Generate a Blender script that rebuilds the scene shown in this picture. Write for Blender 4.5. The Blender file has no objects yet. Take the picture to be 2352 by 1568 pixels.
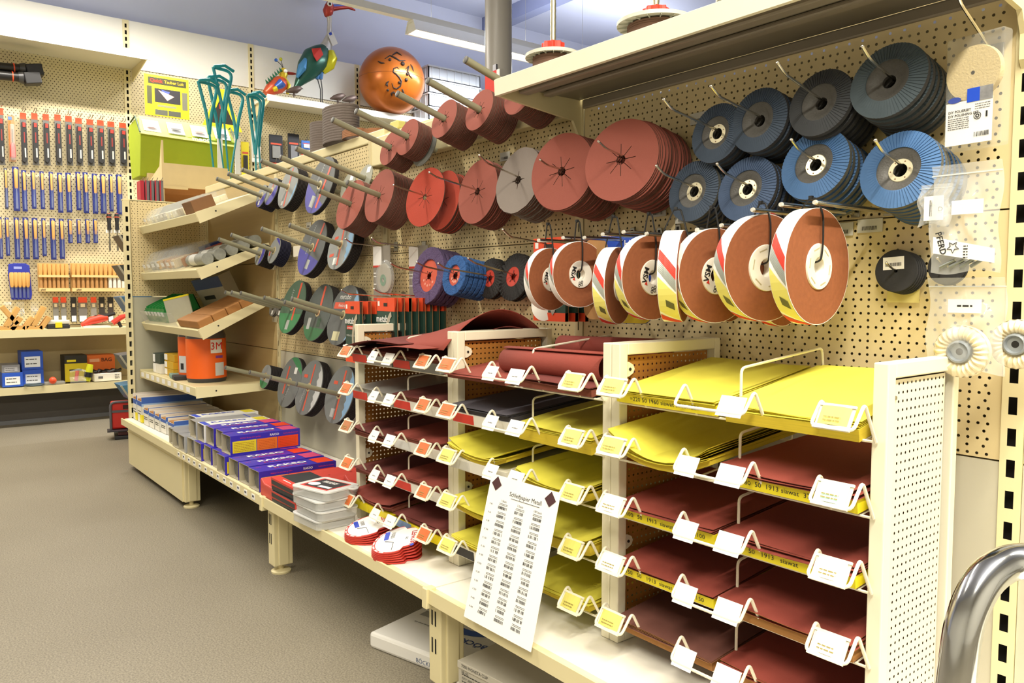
import bpy, bmesh, math, random
from mathutils import Vector, Matrix
random.seed(7)
SC = bpy.context.scene
COL = SC.collection
R = math.radians
# ------------------------------------------------------------------ camera (solved from the photograph, 2352 x 1568)
FPX, YAW, PITCH = 1808.92, .90429, .06497
CAM = Vector((.47958, -1.38185, .93623))
FW = Vector((-math.sin(YAW)*math.cos(PITCH), math.cos(YAW)*math.cos(PITCH), -math.sin(PITCH)))
RT = FW.cross(Vector((0, 0, 1))).normalized()
UP = RT.cross(FW)
cd = bpy.data.cameras.new('camera'); cam = bpy.data.objects.new('camera', cd); COL.objects.link(cam)
cd.sensor_fit = 'HORIZONTAL'; cd.sensor_width = 36; cd.lens = 36*FPX/2352; cd.clip_start = .02
cam.matrix_world = Matrix(((RT.x, UP.x, -FW.x, CAM.x), (RT.y, UP.y, -FW.y, CAM.y), (RT.z, UP.z, -FW.z, CAM.z), (0, 0, 0, 1)))
SC.camera = cam
# ------------------------------------------------------------------ light and exposure
wd = bpy.data.worlds.new('world'); SC.world = wd; wd.use_nodes = True
wd.node_tree.nodes['Background'].inputs[0].default_value = (.90, .93, 1, 1)
wd.node_tree.nodes['Background'].inputs[1].default_value = .30
SC.view_settings.view_transform = 'Standard'; SC.view_settings.look = 'None'
SC.view_settings.exposure = .25; SC.view_settings.gamma = 1; SC.view_settings.use_curve_mapping = False
LAMPS = [  # x, y0, y1, z, watts, colour: suspended strip lamps, all running across the aisle
    (.85, -2.9, -1.5, 2.75, 78, (1, .93, .78)), (.85, -1.3, .1, 2.75, 78, (1, .93, .78)),
    (-2.2, -2.6, -1.2, 3.09, 42, (1, .92, .78)), (-2.2, -1.0, .4, 3.09, 16, (1, .92, .78)),
    (-5.15, -2.3, -.9, 3.09, 40, (1, .93, .82)), (-5.15, -.85, .55, 3.09, 54, (1, .93, .82)), (-5.15, 2.0, 3.4, 3.09, 66, (.95, .97, 1)), (-5.15, 3.7, 5.1, 3.09, 50, (.95, .97, 1))]
for lx, y0, y1, lz, watts, lc in LAMPS:
    ld = bpy.data.lights.new('strip_lamp_light', 'AREA'); ld.shape = 'RECTANGLE'; ld.size = .10; ld.size_y = y1-y0
    ld.energy = watts; ld.color = lc
    lo = bpy.data.objects.new('strip_lamp_light', ld); COL.objects.link(lo); lo.location = (lx, (y0+y1)/2, lz-.075)
    ud = bpy.data.lights.new('added_uplight', 'AREA'); ud.shape = 'RECTANGLE'; ud.size = .14; ud.size_y = y1-y0; ud.energy = watts*.17; ud.color = lc   # added upward light, brightens the ceiling and upper wall
    uo = bpy.data.objects.new('added_uplight', ud); COL.objects.link(uo); uo.location = (lx, (y0+y1)/2, lz+.085); uo.rotation_euler = (math.pi, 0, 0)

# ------------------------------------------------------------------ helpers
def at(px, py, X=None, Y=None, Z=None):
    """world point seen at photo pixel px,py on the plane X=, Y= or Z="""
    v = FW + RT*((px-1176)/FPX) - UP*((py-784)/FPX)
    t = (X-CAM.x)/v.x if X is not None else (Y-CAM.y)/v.y if Y is not None else (Z-CAM.z)/v.z
    return CAM + v*t

def lin(h):
    o = []
    for i in (1, 3, 5):
        c = int(h[i:i+2], 16)/255
        o.append(c/12.92 if c <= .04045 else ((c+.055)/1.055)**2.4)
    return o

_MC = {}
def m(h, rough=.5, metal=0., var=.06, scale=30., bump=0., alpha=1., coat=0., trans=0., emit=0., stretch=None):
    key = (h, rough, metal, var, scale, bump, alpha, coat, trans, emit, stretch)
    if key in _MC: return _MC[key]
    mt = bpy.data.materials.new('surface_'+h[1:]); mt.use_nodes = True; nt = mt.node_tree; b = nt.nodes['Principled BSDF']
    c = lin(h)
    b.inputs['Roughness'].default_value = rough; b.inputs['Metallic'].default_value = metal
    b.inputs['Alpha'].default_value = alpha; b.inputs['Coat Weight'].default_value = coat
    b.inputs['Transmission Weight'].default_value = trans
    tc = nt.nodes.new('ShaderNodeTexCoord'); nz = nt.nodes.new('ShaderNodeTexNoise'); nz.inputs['Scale'].default_value = scale; nz.inputs['Detail'].default_value = 3
    if stretch:
        mp = nt.nodes.new('ShaderNodeMapping'); mp.inputs['Scale'].default_value = stretch
        nt.links.new(tc.outputs['Object'], mp.inputs[0]); nt.links.new(mp.outputs[0], nz.inputs['Vector'])
    else: nt.links.new(tc.outputs['Object'], nz.inputs['Vector'])
    mx = nt.nodes.new('ShaderNodeMix'); mx.data_type = 'RGBA'
    mx.inputs[6].default_value = [x*(1-var) for x in c]+[1]; mx.inputs[7].default_value = [min(1, x*(1+var)) for x in c]+[1]
    nt.links.new(nz.outputs['Fac'], mx.inputs[0]); nt.links.new(mx.outputs[2], b.inputs['Base Color'])
    if emit:
        b.inputs['Emission Color'].default_value = c+[1]; b.inputs['Emission Strength'].default_value = emit
    if bump:
        bp = nt.nodes.new('ShaderNodeBump'); bp.inputs['Strength'].default_value = bump; bp.inputs['Distance'].default_value = .002
        nt.links.new(nz.outputs['Fac'], bp.inputs['Height']); nt.links.new(bp.outputs[0], b.inputs['Normal'])
    _MC[key] = mt
    return mt

class MB:
    def __init__(s): s.v = []; s.f = []; s.mi = []; s.m = 0
    def add(s, vs, fs, M=None):
        o = len(s.v)
        s.v += [(M @ Vector(p)) if M else Vector(p) for p in vs]
        for f in fs: s.f.append([o+i for i in f]); s.mi.append(s.m)
        return s
    def box(s, x0, x1, y0, y1, z0, z1, M=None):
        return s.add([(x0,y0,z0),(x1,y0,z0),(x1,y1,z0),(x0,y1,z0),(x0,y0,z1),(x1,y0,z1),(x1,y1,z1),(x0,y1,z1)],
                     [(3,2,1,0),(4,5,6,7),(0,1,5,4),(1,2,6,5),(2,3,7,6),(3,0,4,7)], M)
    def cb(s, c, d, M=None):
        return s.box(c[0]-d[0]/2, c[0]+d[0]/2, c[1]-d[1]/2, c[1]+d[1]/2, c[2]-d[2]/2, c[2]+d[2]/2, M)
    def quad(s, *p): return s.add(p, [tuple(range(len(p)))])
    def prism(s, poly, h0, h1, M=None):
        """poly in local xz, extruded along y from h0 to h1"""
        n = len(poly)
        vs = [(x, h0, z) for x, z in poly]+[(x, h1, z) for x, z in poly]
        return s.add(vs, [tuple(range(n)), tuple(range(2*n-1, n-1, -1))]+[((i+1) % n, i, n+i, n+(i+1) % n) for i in range(n)], M)
    def lathe(s, prof, n=24, M=None, closed=False):
        vs = []; fs = []; k = len(prof)
        for i in range(n):
            a = 2*math.pi*i/n
            vs += [(r*math.cos(a), r*math.sin(a), h) for r, h in prof]
        for i in range(n):
            j = (i+1) % n
            for q in range(k if closed else k-1):
                w = (q+1) % k
                fs.append((i*k+q, j*k+q, j*k+w, i*k+w))
        return s.add(vs, fs, M)
    def tube(s, pts, r, n=6, cap=True):
        pts = [Vector(p) for p in pts]; rad = r if isinstance(r, (list, tuple)) else [r]*len(pts)
        rings = []; nrm = None
        for i, p in enumerate(pts):
            t = (pts[min(i+1, len(pts)-1)]-pts[max(i-1, 0)]).normalized()
            if nrm is None:
                nrm = t.orthogonal().normalized()
            nrm = (nrm-t*nrm.dot(t))
            if nrm.length < 1e-6: nrm = t.orthogonal()
            nrm.normalize(); b = t.cross(nrm)
            rings.append([p+(nrm*math.cos(2*math.pi*k/n)+b*math.sin(2*math.pi*k/n))*rad[i] for k in range(n)])
        vs = [q for g in rings for q in g]; fs = []
        for i in range(len(pts)-1):
            for k in range(n):
                l = (k+1) % n
                fs.append((i*n+k, i*n+l, (i+1)*n+l, (i+1)*n+k))
        if cap: fs += [tuple(range(n-1, -1, -1)), tuple((len(pts)-1)*n+k for k in range(n))]
        return s.add(vs, fs)
    def cyl(s, p0, p1, r, n=12): return s.tube([p0, p1], r, n)
    def grid(s, fn, nu, nv, M=None):
        vs = [fn(i/nu, j/nv) for j in range(nv+1) for i in range(nu+1)]
        return s.add(vs, [(j*(nu+1)+i, j*(nu+1)+i+1, (j+1)*(nu+1)+i+1, (j+1)*(nu+1)+i) for j in range(nv) for i in range(nu)], M)
    def sphere(s, c, r, nu=16, nv=10, sc=(1, 1, 1)):
        c = Vector(c)
        return s.grid(lambda u, v: c+Vector((r*sc[0]*math.cos(2*math.pi*u)*math.sin(math.pi*v), r*sc[1]*math.sin(2*math.pi*u)*math.sin(math.pi*v), -r*sc[2]*math.cos(math.pi*v))), nu, nv)
    def mesh(s, name, mats, smooth=False):
        me = bpy.data.meshes.new(name); me.from_pydata([tuple(p) for p in s.v], [], s.f)
        for mt in (mats if isinstance(mats, (list, tuple)) else [mats]): me.materials.append(mt)
        for p, i in zip(me.polygons, s.mi): p.material_index = i
        if smooth:
            for p in me.polygons: p.use_smooth = True
            me.set_sharp_from_angle(angle=R(38))
        me.update()
        return me
    def obj(s, name, mats, parent=None, smooth=False, bevel=0, solid=0):
        o = bpy.data.objects.new(name, s.mesh(name, mats, smooth)); COL.objects.link(o)
        if parent: o.parent = parent
        if solid:
            md = o.modifiers.new('solid', 'SOLIDIFY'); md.thickness = solid; md.offset = 0
        if bevel:
            md = o.modifiers.new('bevel', 'BEVEL'); md.width = bevel; md.segments = 2; md.limit_method = 'ANGLE'; md.angle_limit = R(40)
        return o

def meshobj(name, me, parent=None):
    o = bpy.data.objects.new(name, me); COL.objects.link(o)
    if parent: o.parent = parent
    return o
def tag(o, label, cat, group=None, kind=None):
    if label: o['label'] = label
    if cat: o['category'] = cat
    if group: o['group'] = group
    if kind: o['kind'] = kind
    return o
def thing(name, label, cat, loc=(0, 0, 0), rotz=0, group=None, rot=None):
    o = bpy.data.objects.new(name, None); COL.objects.link(o); o.empty_display_size = .02
    o.location = loc; o.rotation_euler = rot if rot else (0, 0, rotz)
    return tag(o, label, cat, group)
def struct(o, name=None):
    o['kind'] = 'structure'
    return o
def dup(root, loc=None, rot=None, label=None, group=None, parent=None):
    r = root.copy(); COL.objects.link(r)
    if parent is not None: r.parent = parent
    if loc is not None: r.location = loc
    if rot is not None: r.rotation_euler = rot
    if label: r['label'] = label
    if group: r['group'] = group
    for ch in list(root.children): dup(ch, parent=r)
    return r
_TX = {}
def txt(body, size, parent, M, mt, name='lettering', bold=0., sx=1., align='CENTER'):
    """flat lettering in the local xz plane, reading along +x, facing -y"""
    key = (body, bold, align)
    if key not in _TX:
        cu = bpy.data.curves.new('lettering', 'FONT'); cu.body = body; cu.size = 1; cu.align_x = align; cu.align_y = 'CENTER'; cu.resolution_u = 2; cu.offset = bold
        ob = bpy.data.objects.new('lettering', cu)
        me = bpy.data.meshes.new_from_object(ob)
        _TX[key] = [tuple(v.co) for v in me.vertices], [tuple(p.vertices) for p in me.polygons]
        bpy.data.objects.remove(ob)
    vs, fs = _TX[key]
    b = MB(); b.add([(x*size*sx, 0, y*size) for x, y, z in vs], fs, M)
    return b.obj(name, mt, parent)
def T(x=0, y=0, z=0): return Matrix.Translation((x, y, z))
def RX(a): return Matrix.Rotation(R(a), 4, 'X')
def RY(a): return Matrix.Rotation(R(a), 4, 'Y')
def RZ(a): return Matrix.Rotation(R(a), 4, 'Z')
def strokes(b, x0, x1, z0, z1, y, n, fill=.55, M=None, seed=1):
    """printed bar code: n little bars"""
    rr = random.Random(seed); w = (x1-x0)/n
    for i in range(n):
        if rr.random() < .85: b.add([(x0+i*w, y, z0), (x0+i*w+w*fill*rr.uniform(.5, 1.3), y, z0), (x0+i*w+w*fill*rr.uniform(.5, 1.3), y, z1), (x0+i*w, y, z1)], [(0, 1, 2, 3)], M)
    return b
def lines(b, x0, x1, zs, h, y, M=None, seed=1):
    """rows of small print as short dashes"""
    rr = random.Random(seed)
    for z in zs:
        x = x0
        while x < x1:
            w = rr.uniform(1.5, 5)*h; e = min(x+w, x1)
            b.add([(x, y, z), (e, y, z), (e, y, z+h), (x, y, z+h)], [(0, 1, 2, 3)], M); x = e+h*.7
    return b

CREAM = m('#e6daac', .42, 0, .03, 6); CREAMD = m('#d3c497', .45, 0, .04, 8); WHITE = m('#f2f1ea', .45, 0, .02); BLACK = m('#1b1a1a', .5, 0, .1)
DARK = m('#262422', .7, 0, .1); CHROME = m('#d4d0c4', .22, 1., .05); STEEL = m('#a9a69a', .35, .9, .08, 60)
TUBE = m('#8d8a70', .45, 0, .04, 20); INK = m('#222222', .6, 0, 0); REDINK = m('#d43a2b', .5, 0, 0); BLUEINK = m('#2846c0', .5, 0, 0)
PAPER = m('#f4f3ef', .6, 0, .02); CARD = m('#b08455', .8, 0, .1, 40); RED = m('#985245', .85, 0, .12, 900, .25); REDC = m('#9c5446', .85, 0, .25, 500, .5)
GREYAB = m('#8d827a', .85, 0, .12, 900, .2); EDGE = m('#644a3f', .85, 0, .2, 200); YEL = m('#e2d950', .6, 0, .05, 12); ORANGE = m('#ef5a24', .5, 0, .04)
YELP = m('#eedc1c', .5, 0, .05); GREYP = m('#7e7d78', .6, 0, .05); WOOD = m('#d9a860', .6, 0, .2, 14, 0, stretch=(1, 1, .12)); SLOT = m('#15130f', .8, 0, .1)
CLEAR = m('#e9ecec', .08, 0, .02, 9, 0, .22); MILKY = m('#dfe0dc', .35, 0, .03, 20, 0, .62); KRAFT = m('#a57b4c', .85, 0, .12, 30)
# ------------------------------------------------------------------ the room
def floor_mat():
    mt = bpy.data.materials.new('floor_vinyl'); mt.use_nodes = True; nt = mt.node_tree; b = nt.nodes['Principled BSDF']; b.inputs['Roughness'].default_value = .55
    tc = nt.nodes.new('ShaderNodeTexCoord'); n1 = nt.nodes.new('ShaderNodeTexNoise'); n2 = nt.nodes.new('ShaderNodeTexNoise')
    n1.inputs['Scale'].default_value = 220; n1.inputs['Detail'].default_value = 3; n2.inputs['Scale'].default_value = 1.3; n2.inputs['Detail'].default_value = 6
    rp = nt.nodes.new('ShaderNodeValToRGB'); rp.color_ramp.elements[0].position = .36; rp.color_ramp.elements[1].position = .66
    rp.color_ramp.elements[0].color = lin('#736c5c')+[1]; rp.color_ramp.elements[1].color = lin('#968e7c')+[1]
    mx = nt.nodes.new('ShaderNodeMix'); mx.data_type = 'RGBA'; mx.blend_type = 'MULTIPLY'; mx.inputs[0].default_value = .35
    r2 = nt.nodes.new('ShaderNodeValToRGB'); r2.color_ramp.elements[0].position = .3; r2.color_ramp.elements[1].position = .7
    r2.color_ramp.elements[0].color = (.55, .52, .47, 1); r2.color_ramp.elements[1].color = (1, 1, 1, 1)
    for n in (n1, n2): nt.links.new(tc.outputs['Object'], n.inputs['Vector'])
    nt.links.new(n1.outputs['Fac'], rp.inputs[0]); nt.links.new(n2.outputs['Fac'], r2.inputs[0])
    nt.links.new(rp.outputs[0], mx.inputs[6]); nt.links.new(r2.outputs[0], mx.inputs[7]); nt.links.new(mx.outputs[2], b.inputs['Base Color'])
    bp = nt.nodes.new('ShaderNodeBump'); bp.inputs['Strength'].default_value = .15; bp.inputs['Distance'].default_value = .001
    nt.links.new(n1.outputs['Fac'], bp.inputs['Height']); nt.links.new(bp.outputs[0], b.inputs['Normal'])
    return mt
struct(MB().box(-6.35, 3, -5, 7, -.1, 0).obj('floor', floor_mat()))
CEILM = m('#c6cce3', .7, 0, .05, 2)
struct(MB().box(-6.35, 3, -5, 7, 3.75, 3.85).obj('ceiling', CEILM))
wf = struct(MB().box(-6.35, -6.28, -5, 7, 0, 3.75).obj('wall_far', m('#cfd4e8', .8, 0, .04, 3)))
struct(MB().box(3, 3.1, -5, 7, 0, 3.75).obj('wall_right', m('#d9d6cb', .8, 0, .04, 3)))
struct(MB().box(-6.28, 3, -5.1, -5, 0, 3.75).obj('wall_front', m('#d9d6cb', .8, 0, .04, 3)))
struct(MB().box(-6.28, 3, 6.9, 7, 0, 3.75).obj('wall_back', m('#c3c8dd', .8, 0, .04, 3)))
for i, yy in enumerate((1.6, 3.6, 5.6)):
    struct(MB().box(-6.28, 3, yy-.06, yy+.06, 3.6, 3.75).obj('trim_%d' % (i+1), m('#7e86a8', .7, 0, .05, 4)))
cc = at(1145, 200, Y=1.4)
c = thing('round_column', 'round grey painted column rising behind the perforated wall', 'column', (cc.x, 1.4, 0))
MB().lathe([(.0, 0), (.077, 0), (.077, 3.75), (0, 3.75)], 28).obj('shaft', m('#a9a49b', .35, 0, .04, 5), c, True)
pl = at(1138, 158, Y=1.32)
MB().cb((pl.x-cc.x+.0, -.082, pl.z), (.03, .012, .045)).obj('plate', m('#77767a', .4, .5, .05), c)
# suspended strip lamps
for i, (lx, y0, y1, lz, w, lc) in enumerate(LAMPS):
    vis = (i == 6)
    t = thing('strip_lamp', 'lit white strip lamp hanging above the orange ball' if vis else 'white strip lamp hung from the ceiling over the aisle, lamp %s' % ('first', 'second', 'third', 'fourth', 'fifth', 'sixth', 'seventh', 'eighth')[i], 'lamp', (lx, y0, lz), 0, 'suspended strip lamps')
    L = y1-y0
    MB().prism([(-.085, -.07), (-.045, .02), (.045, .02), (.085, -.07), (.07, -.07), (.04, 0), (-.04, 0), (-.07, -.07)], 0, L).obj('housing', WHITE, t)
    MB().cyl((0, .03, -.045), (0, L-.03, -.045), .013, 10).obj('tube', m('#fffdf5', .4, 0, 0, emit=6.), t)
    for yy in (.012, L-.012): MB().prism([(-.08, -.068), (-.042, .015), (.042, .015), (.08, -.068)], yy-.006, yy+.006).obj('end_cap', WHITE, t)
    for yy in (.2, L-.2): MB().cyl((0, yy, .02), (0, yy, 3.75-lz), .0015, 5).obj('hanging_wire', STEEL, t)
for k, lx in enumerate((.85, -2.2, -5.15)):
    tag(MB().box(lx-.03, lx+.03, -3.2, 6.5, (2.75 if k == 0 else 3.09)+.022, (2.75 if k == 0 else 3.09)+.075).obj('lamp_trunking', WHITE),
        'long white lamp trunking rail ' + ('above the perforated end panel side of the aisle', 'above the middle of the shelving', 'near the far display wall')[k], 'rail')

# ------------------------------------------------------------------ perforated sheets
def perf(rows, hole_r):
    """rows: (z0, z1, x0, x1, n) strips of n cells, each with an octagonal hole; sheet in the xz plane facing -y"""
    b = MB()
    for z0, z1, x0, x1, n in rows:
        w = (x1-x0)/n; zc = (z0+z1)/2
        for i in range(n):
            a, e = x0+i*w, x0+(i+1)*w; xc = (a+e)/2
            o = [(xc+hole_r*math.cos(R(22.5+45*k)), 0, zc+hole_r*math.sin(R(22.5+45*k))) for k in range(8)]
            b.add(o+[(e, 0, z1), (a, 0, z1), (a, 0, z0), (e, 0, z0)],
                  [(7, 11, 8, 0), (0, 8, 1), (1, 8, 9, 2), (2, 9, 3), (3, 9, 10, 4), (4, 10, 5), (5, 10, 11, 6), (6, 11, 7)])
    return b
PEGM = m('#dfcc9b', .5, 0, .03, 5)
def peg_rows(w, h, mar=.012):
    n = int(round(h/.0125)); rows = []
    for k in range(n):
        rows.append((k*h/n, (k+1)*h/n, mar, w-mar, int((w-2*mar)/.0143) if k % 2 == 0 else int((w-2*mar)/.0244)))
    b = perf(rows, .0026)
    b.quad((0, 0, 0), (mar, 0, 0), (mar, 0, h), (0, 0, h)); b.quad((w-mar, 0, 0), (w, 0, 0), (w, 0, h), (w-mar, 0, h))
    b.quad((0, 0, 0), (0, .02, 0), (w, .02, 0), (w, 0, 0)); b.quad((0, 0, h), (w, 0, h), (w, .02, h), (0, .02, h))
    return b
PEG = peg_rows(.966, .397).mesh('peg_panel', PEGM)
def slot_strip(h, w, hole_w=.0125, hole_h=.028, pitch=.05):
    """upright front with rectangular slots, xz plane"""
    b = MB(); n = int(h/pitch); x0, x1, a, e = -w/2, w/2, -hole_w/2, hole_w/2
    for k in range(n):
        z0 = k*pitch; z1 = z0+pitch; p = z0+(pitch-hole_h)/2; q = p+hole_h
        b.quad((x0, 0, z0), (x1, 0, z0), (x1, 0, p), (x0, 0, p)); b.quad((x0, 0, q), (x1, 0, q), (x1, 0, z1), (x0, 0, z1))
        b.quad((x0, 0, p), (a, 0, p), (a, 0, q), (x0, 0, q)); b.quad((e, 0, p), (x1, 0, p), (x1, 0, q), (e, 0, q))
    b.quad((x0, 0, n*pitch), (x1, 0, n*pitch), (x1, 0, h), (x0, 0, h))
    b.quad((x0, 0, 0), (x0, .03, 0), (x0, .03, h), (x0, 0, h)); b.quad((x1, 0, 0), (x1, 0, h), (x1, .03, h), (x1, .03, 0))
    b.quad((x0, 0, h), (x1, 0, h), (x1, .03, h), (x0, .03, h))
    b.m = 1; b.quad((x0, .029, 0), (x1, .029, 0), (x1, .029, h), (x0, .029, h))
    return b
UPR = slot_strip(1.5, .032).mesh('upright', [CREAM, SLOT])
UPM = slot_strip(1.44, .030, .0035, .022).mesh('upright', [CREAM, SLOT])
ZD, ZL, ZS, ZT, DEP = .268, .6636, 1.0633, 1.463, .464
BAYL = {0: 'perforated bay beside the chrome handle, past the right upright', -1: 'perforated bay with flap discs and brown cloth rolls under the top shelf', -2: 'perforated bay with red fibre discs above the sandpaper racks',
        -3: 'perforated bay with grey cutting discs on grey tubes', -4: 'plain tan corner bay behind the sloping shelves'}
TAN = m('#c9b27f', .5, 0, .1, 8, 0, stretch=(.15, 1, 5)); GREYPANEL = m('#c8c3ae', .5, 0, .03, 4)
for k in (0, -1, -2, -3, -4):
    t = thing('shelving_bay', BAYL[k], 'shelving', (k, 0, 0))
    if k != 0: meshobj('upright', UPM, t).location = (0, -.002, .02)
    else:
        u = meshobj('upright', UPR, t); u.location = (0, -.002, .02-.0405)
    if k == 0: u2 = meshobj('upright', UPR, t); u2.location = (1, -.002, .02)
    for z0, peg in ((ZL, k != -4), (ZS, k != -4)):
        if peg: meshobj('peg_panel', PEG, t).location = (.017, .001, z0+.0015)
        else: MB().box(.017, .983, .001, .02, z0+.0015, z0+.3985).obj('back_panel', TAN, t)
    MB().box(.017, .983, .001, .02, .03, ZL-.0015).obj('base_panel', GREYPANEL if k != -4 else TAN, t)
    MB().box(.002, .998, .045, .06, .03, ZT-(.07 if k == -1 else 0)).obj('core_panel', m('#8f8364', .6, 0, .05), t)
    if k in (-3, -4): MB().box(0, 1, -.004, .062, ZT+.002, ZT+.04).obj('top_cap', CREAM, t, bevel=.004)
    else: MB().box(0, 1, .001, .06, ZT+.002, ZT+.022).obj('top_cap', CREAM, t)
    # base bracket and leg (at the left upright of the bay)
    if k != -4:
        lg = MB(); lg.box(-.045, .005, -DEP+.035, -DEP+.10, .028, ZD-.034); lg.box(-.049, .009, -DEP+.05, -DEP+.085, .03, ZD-.036)
        o = lg.obj('leg', CREAM, t, bevel=.003)
        for zz in (.10, .165):
            for xx in (-.030, -.016): MB().box(xx-.0025, xx+.0025, -DEP+.0342, -DEP+.036, zz, zz+.035).obj('leg_slot', SLOT, o)
        MB().lathe([(0, 0), (.032, 0), (.033, .006), (.028, .010), (.009, .012), (.008, .03)], 20, T(-.02, -DEP+.068, 0)).obj('levelling_foot', CREAM, t, True)
        MB().box(-.038, -.002, -DEP+.10, .0, ZD-.115, ZD-.034).obj('base_bracket', CREAMD, t)
    # price strip clip between two base shelves
    if k in (-1, -2): MB().prism([(-.010, ZD-.045), (.010, ZD-.045), (.012, ZD+.002), (-.008, ZD+.002)], -DEP-.006, -DEP+.02).obj('strip_clip', CREAM, t, bevel=.002)
# plinth of the corner bay
t = thing('plinth_panel', 'cream kick plate with a lip closing the base of the corner bay', 'panel', (-4, -.435, 0))
MB().box(.02, .99, 0, .012, .03, ZD-.036).obj('plate', CREAM, t)
MB().prism([(-.02, .225), (-.02, .2), (.0, .19), (.004, .2), (-.008, .208), (-.008, .23)], .02, .97, RZ(-90)).obj('lip', CREAM, t)
# base shelves
SHL = {0: 'cream base shelf under the chrome handle', -1: 'cream base shelf carrying the leaning price sheet', -2: 'cream base shelf with round red and white blade packs', -3: 'cream base shelf with purple and white steel wool cartons', -4: 'cream base shelf with blue, white and yellow cartons'}
DECK = m('#f7f3e6', .4, 0, .03, 4)  # near white deck: strong lamplight on the cream top put into its colour
for k in (0, -1, -2, -3, -4):
    t = thing('base_shelf', SHL[k], 'shelf', (k, -DEP, ZD))
    MB().box(.003, .997, .022, DEP-.002, -.032, -.004).obj('deck', DECK, t)
    MB().prism([(0, -.032), (.0, 0), (.006, 0), (.008, -.004), (.014, -.007), (.022, -.004), (.022, -.032)], .003, .997, Matrix(((0, 1, 0, 0), (1, 0, 0, 0), (0, 0, 1, 0), (0, 0, 0, 1)))).obj('front_lip', CREAM, t)
    if k == -3:
        for i in range(13):
            o = MB().cb((.06+i*.072, -.0008, -.016), (.028, .001, .018)).obj('price_label', PAPER, t)
            MB().cb((.06+i*.072, -.0016, -.014), (.015, .0006, .006)).obj('print', m('#4a4a55', .6, 0, 0), o)
# ------------------------------------------------------------------ end panel at the far side of the corner bay
t = thing('end_panel', 'cream perforated end panel with slotted front upright beside the sloping shelves', 'panel', (-4.012, 0, 0), R(-90))
# local x -> -Y (towards the aisle), local y -> +X ; visible face looks to +X so mirror with rotation
MB().box(-.02, .40, -.012, 0, .04, .90).obj('lower_panel', m('#b9b59f', .5, 0, .03, 4), t)
eb = perf([(k*.0125+.905, k*.0125+.9175, .0, .385, 27 if k % 2 == 0 else 16) for k in range(40)], .0022).obj('peg_panel', PEGM, t)
MB().box(-.02, .40, -.03, -.024, .905, 1.405).obj('core_panel', m('#8f8364', .6, 0, .05), t)
o = MB(); sb = slot_strip(1.37, .03, .012, .028)
u = sb.obj('upright', [CREAM, SLOT], t); u.rotation_euler = (0, 0, R(180)); u.location = (.405, .014, .03)
MB().box(0, .42, -.03, .0, 1.402, 1.41).obj('top_cap', CREAM, t)
# ------------------------------------------------------------------ top shelf of the flap disc bay
t = thing('top_shelf', 'cream metal top shelf carrying belt spools above the flap discs', 'shelf', (-1, 0, 1.388))
MB().box(.004, .996, -.262, -.008, .022, .028).obj('tray', m('#8f887a', .45, .2, .04, 6), t)
MB().prism([(-.272, -.006), (-.262, -.006), (-.262, .022), (-.258, .03), (-.266, .034), (-.274, .03)], .004, .996, RZ(90) @ Matrix.Scale(-1, 4, (0, 1, 0))).obj('price_rail', m('#f5eed6', .4, 0, .02), t)  # rail whiter than the cream parts: bright light put into its colour
for y0, y1, dz in ((-.215, -.185, .018), (-.14, -.115, .012), (-.012, -.004, .024)):
    MB().box(.02, .98, y0, y1, .022-dz, .0215).obj('rib', m('#9b9284', .4, .3, .04, 6), t, bevel=.004)
for xx in (.0, .992):
    MB().prism([(-.266, .028), (-.266, -.004), (-.03, -.03), (-.012, -.062), (-.012, -.10), (0, -.115), (0, .028)], xx, xx+.008, RZ(90) @ Matrix.Scale(-1, 4, (0, 1, 0))).obj('bracket', CREAM, t)
# cross rail that carries the upper row of fibre disc tubes
t = thing('cross_rail', 'cream box rail across the perforated wall behind the upper fibre discs', 'rail', (-2.04, 0, 1.368))
MB().box(0, 1.02, -.038, -.002, 0, .098).obj('rail', CREAM, t, bevel=.004)
MB().box(-.004, .012, -.042, 0, -.004, .1).obj('end_plate', CREAMD, t, bevel=.003)
# sloping shelves in the corner bay
def tilt_shelf(zf, zb, yf, label, flat=False, surf=None):
    t = thing('sloping_shelf' if not flat else 'corner_shelf', label, 'shelf', (-3.985, yf, zf), 0, rot=(math.atan2(zb-zf, -.015-yf), 0, 0))
    L = math.hypot(zb-zf, -.015-yf)
    MB().box(.004, .966, .0, L-.015, -.006, 0).obj('deck', surf or m('#dccf9f', .5, 0, .06, 8), t)
    MB().box(.0, .97, -.006, .003, -.034, .004).obj('front_lip', CREAM, t, bevel=.002)
    for xx in (-.004, .966):
        o = MB().prism([(-.004, -.042), (L-.02, -.03), (L-.02, .003), (-.004, .008)], xx, xx+.008, RZ(90) @ Matrix.Scale(-1, 4, (0, 1, 0))).obj('side_plate', CREAM, t)
        if xx > 0: MB().cyl((xx+.0085, .08, -.015), (xx+.0078, .08, -.015), .004, 8).obj('screw', DARK, o)
    if flat:
        for i in range(9):
            MB().cb((.06+i*.1, -.0068, -.014), (.05, .001, .022)).obj('price_label', PAPER, t)
    return t
SH1 = tilt_shelf(1.262, 1.398, -.345, 'uppermost sloping cream shelf holding clear trays')
SH2 = tilt_shelf(1.022, 1.155, -.345, 'second sloping cream shelf holding clear bins and rolls')
SH3 = tilt_shelf(.762, .915, -.345, 'third sloping cream shelf holding green bins and brown bars')
SH4 = tilt_shelf(.512, .514, -.362, 'level cream corner shelf carrying the orange canisters', True)
for i, z in enumerate((1.355, 1.09, .85)):
    tag(MB().prism([(-.0, .05), (.07, .05), (.075, -.03), (.05, -.06), (0, -.06)], 0, .004, T(-3.06, -.006, z)).obj('divider_plate', m('#e0d9c0', .3, 0, .02, 9, 0, .6)), 'pale rounded divider plate at the back of the %s sloping shelf' % ('uppermost', 'second', 'third')[i], 'divider')
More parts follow.
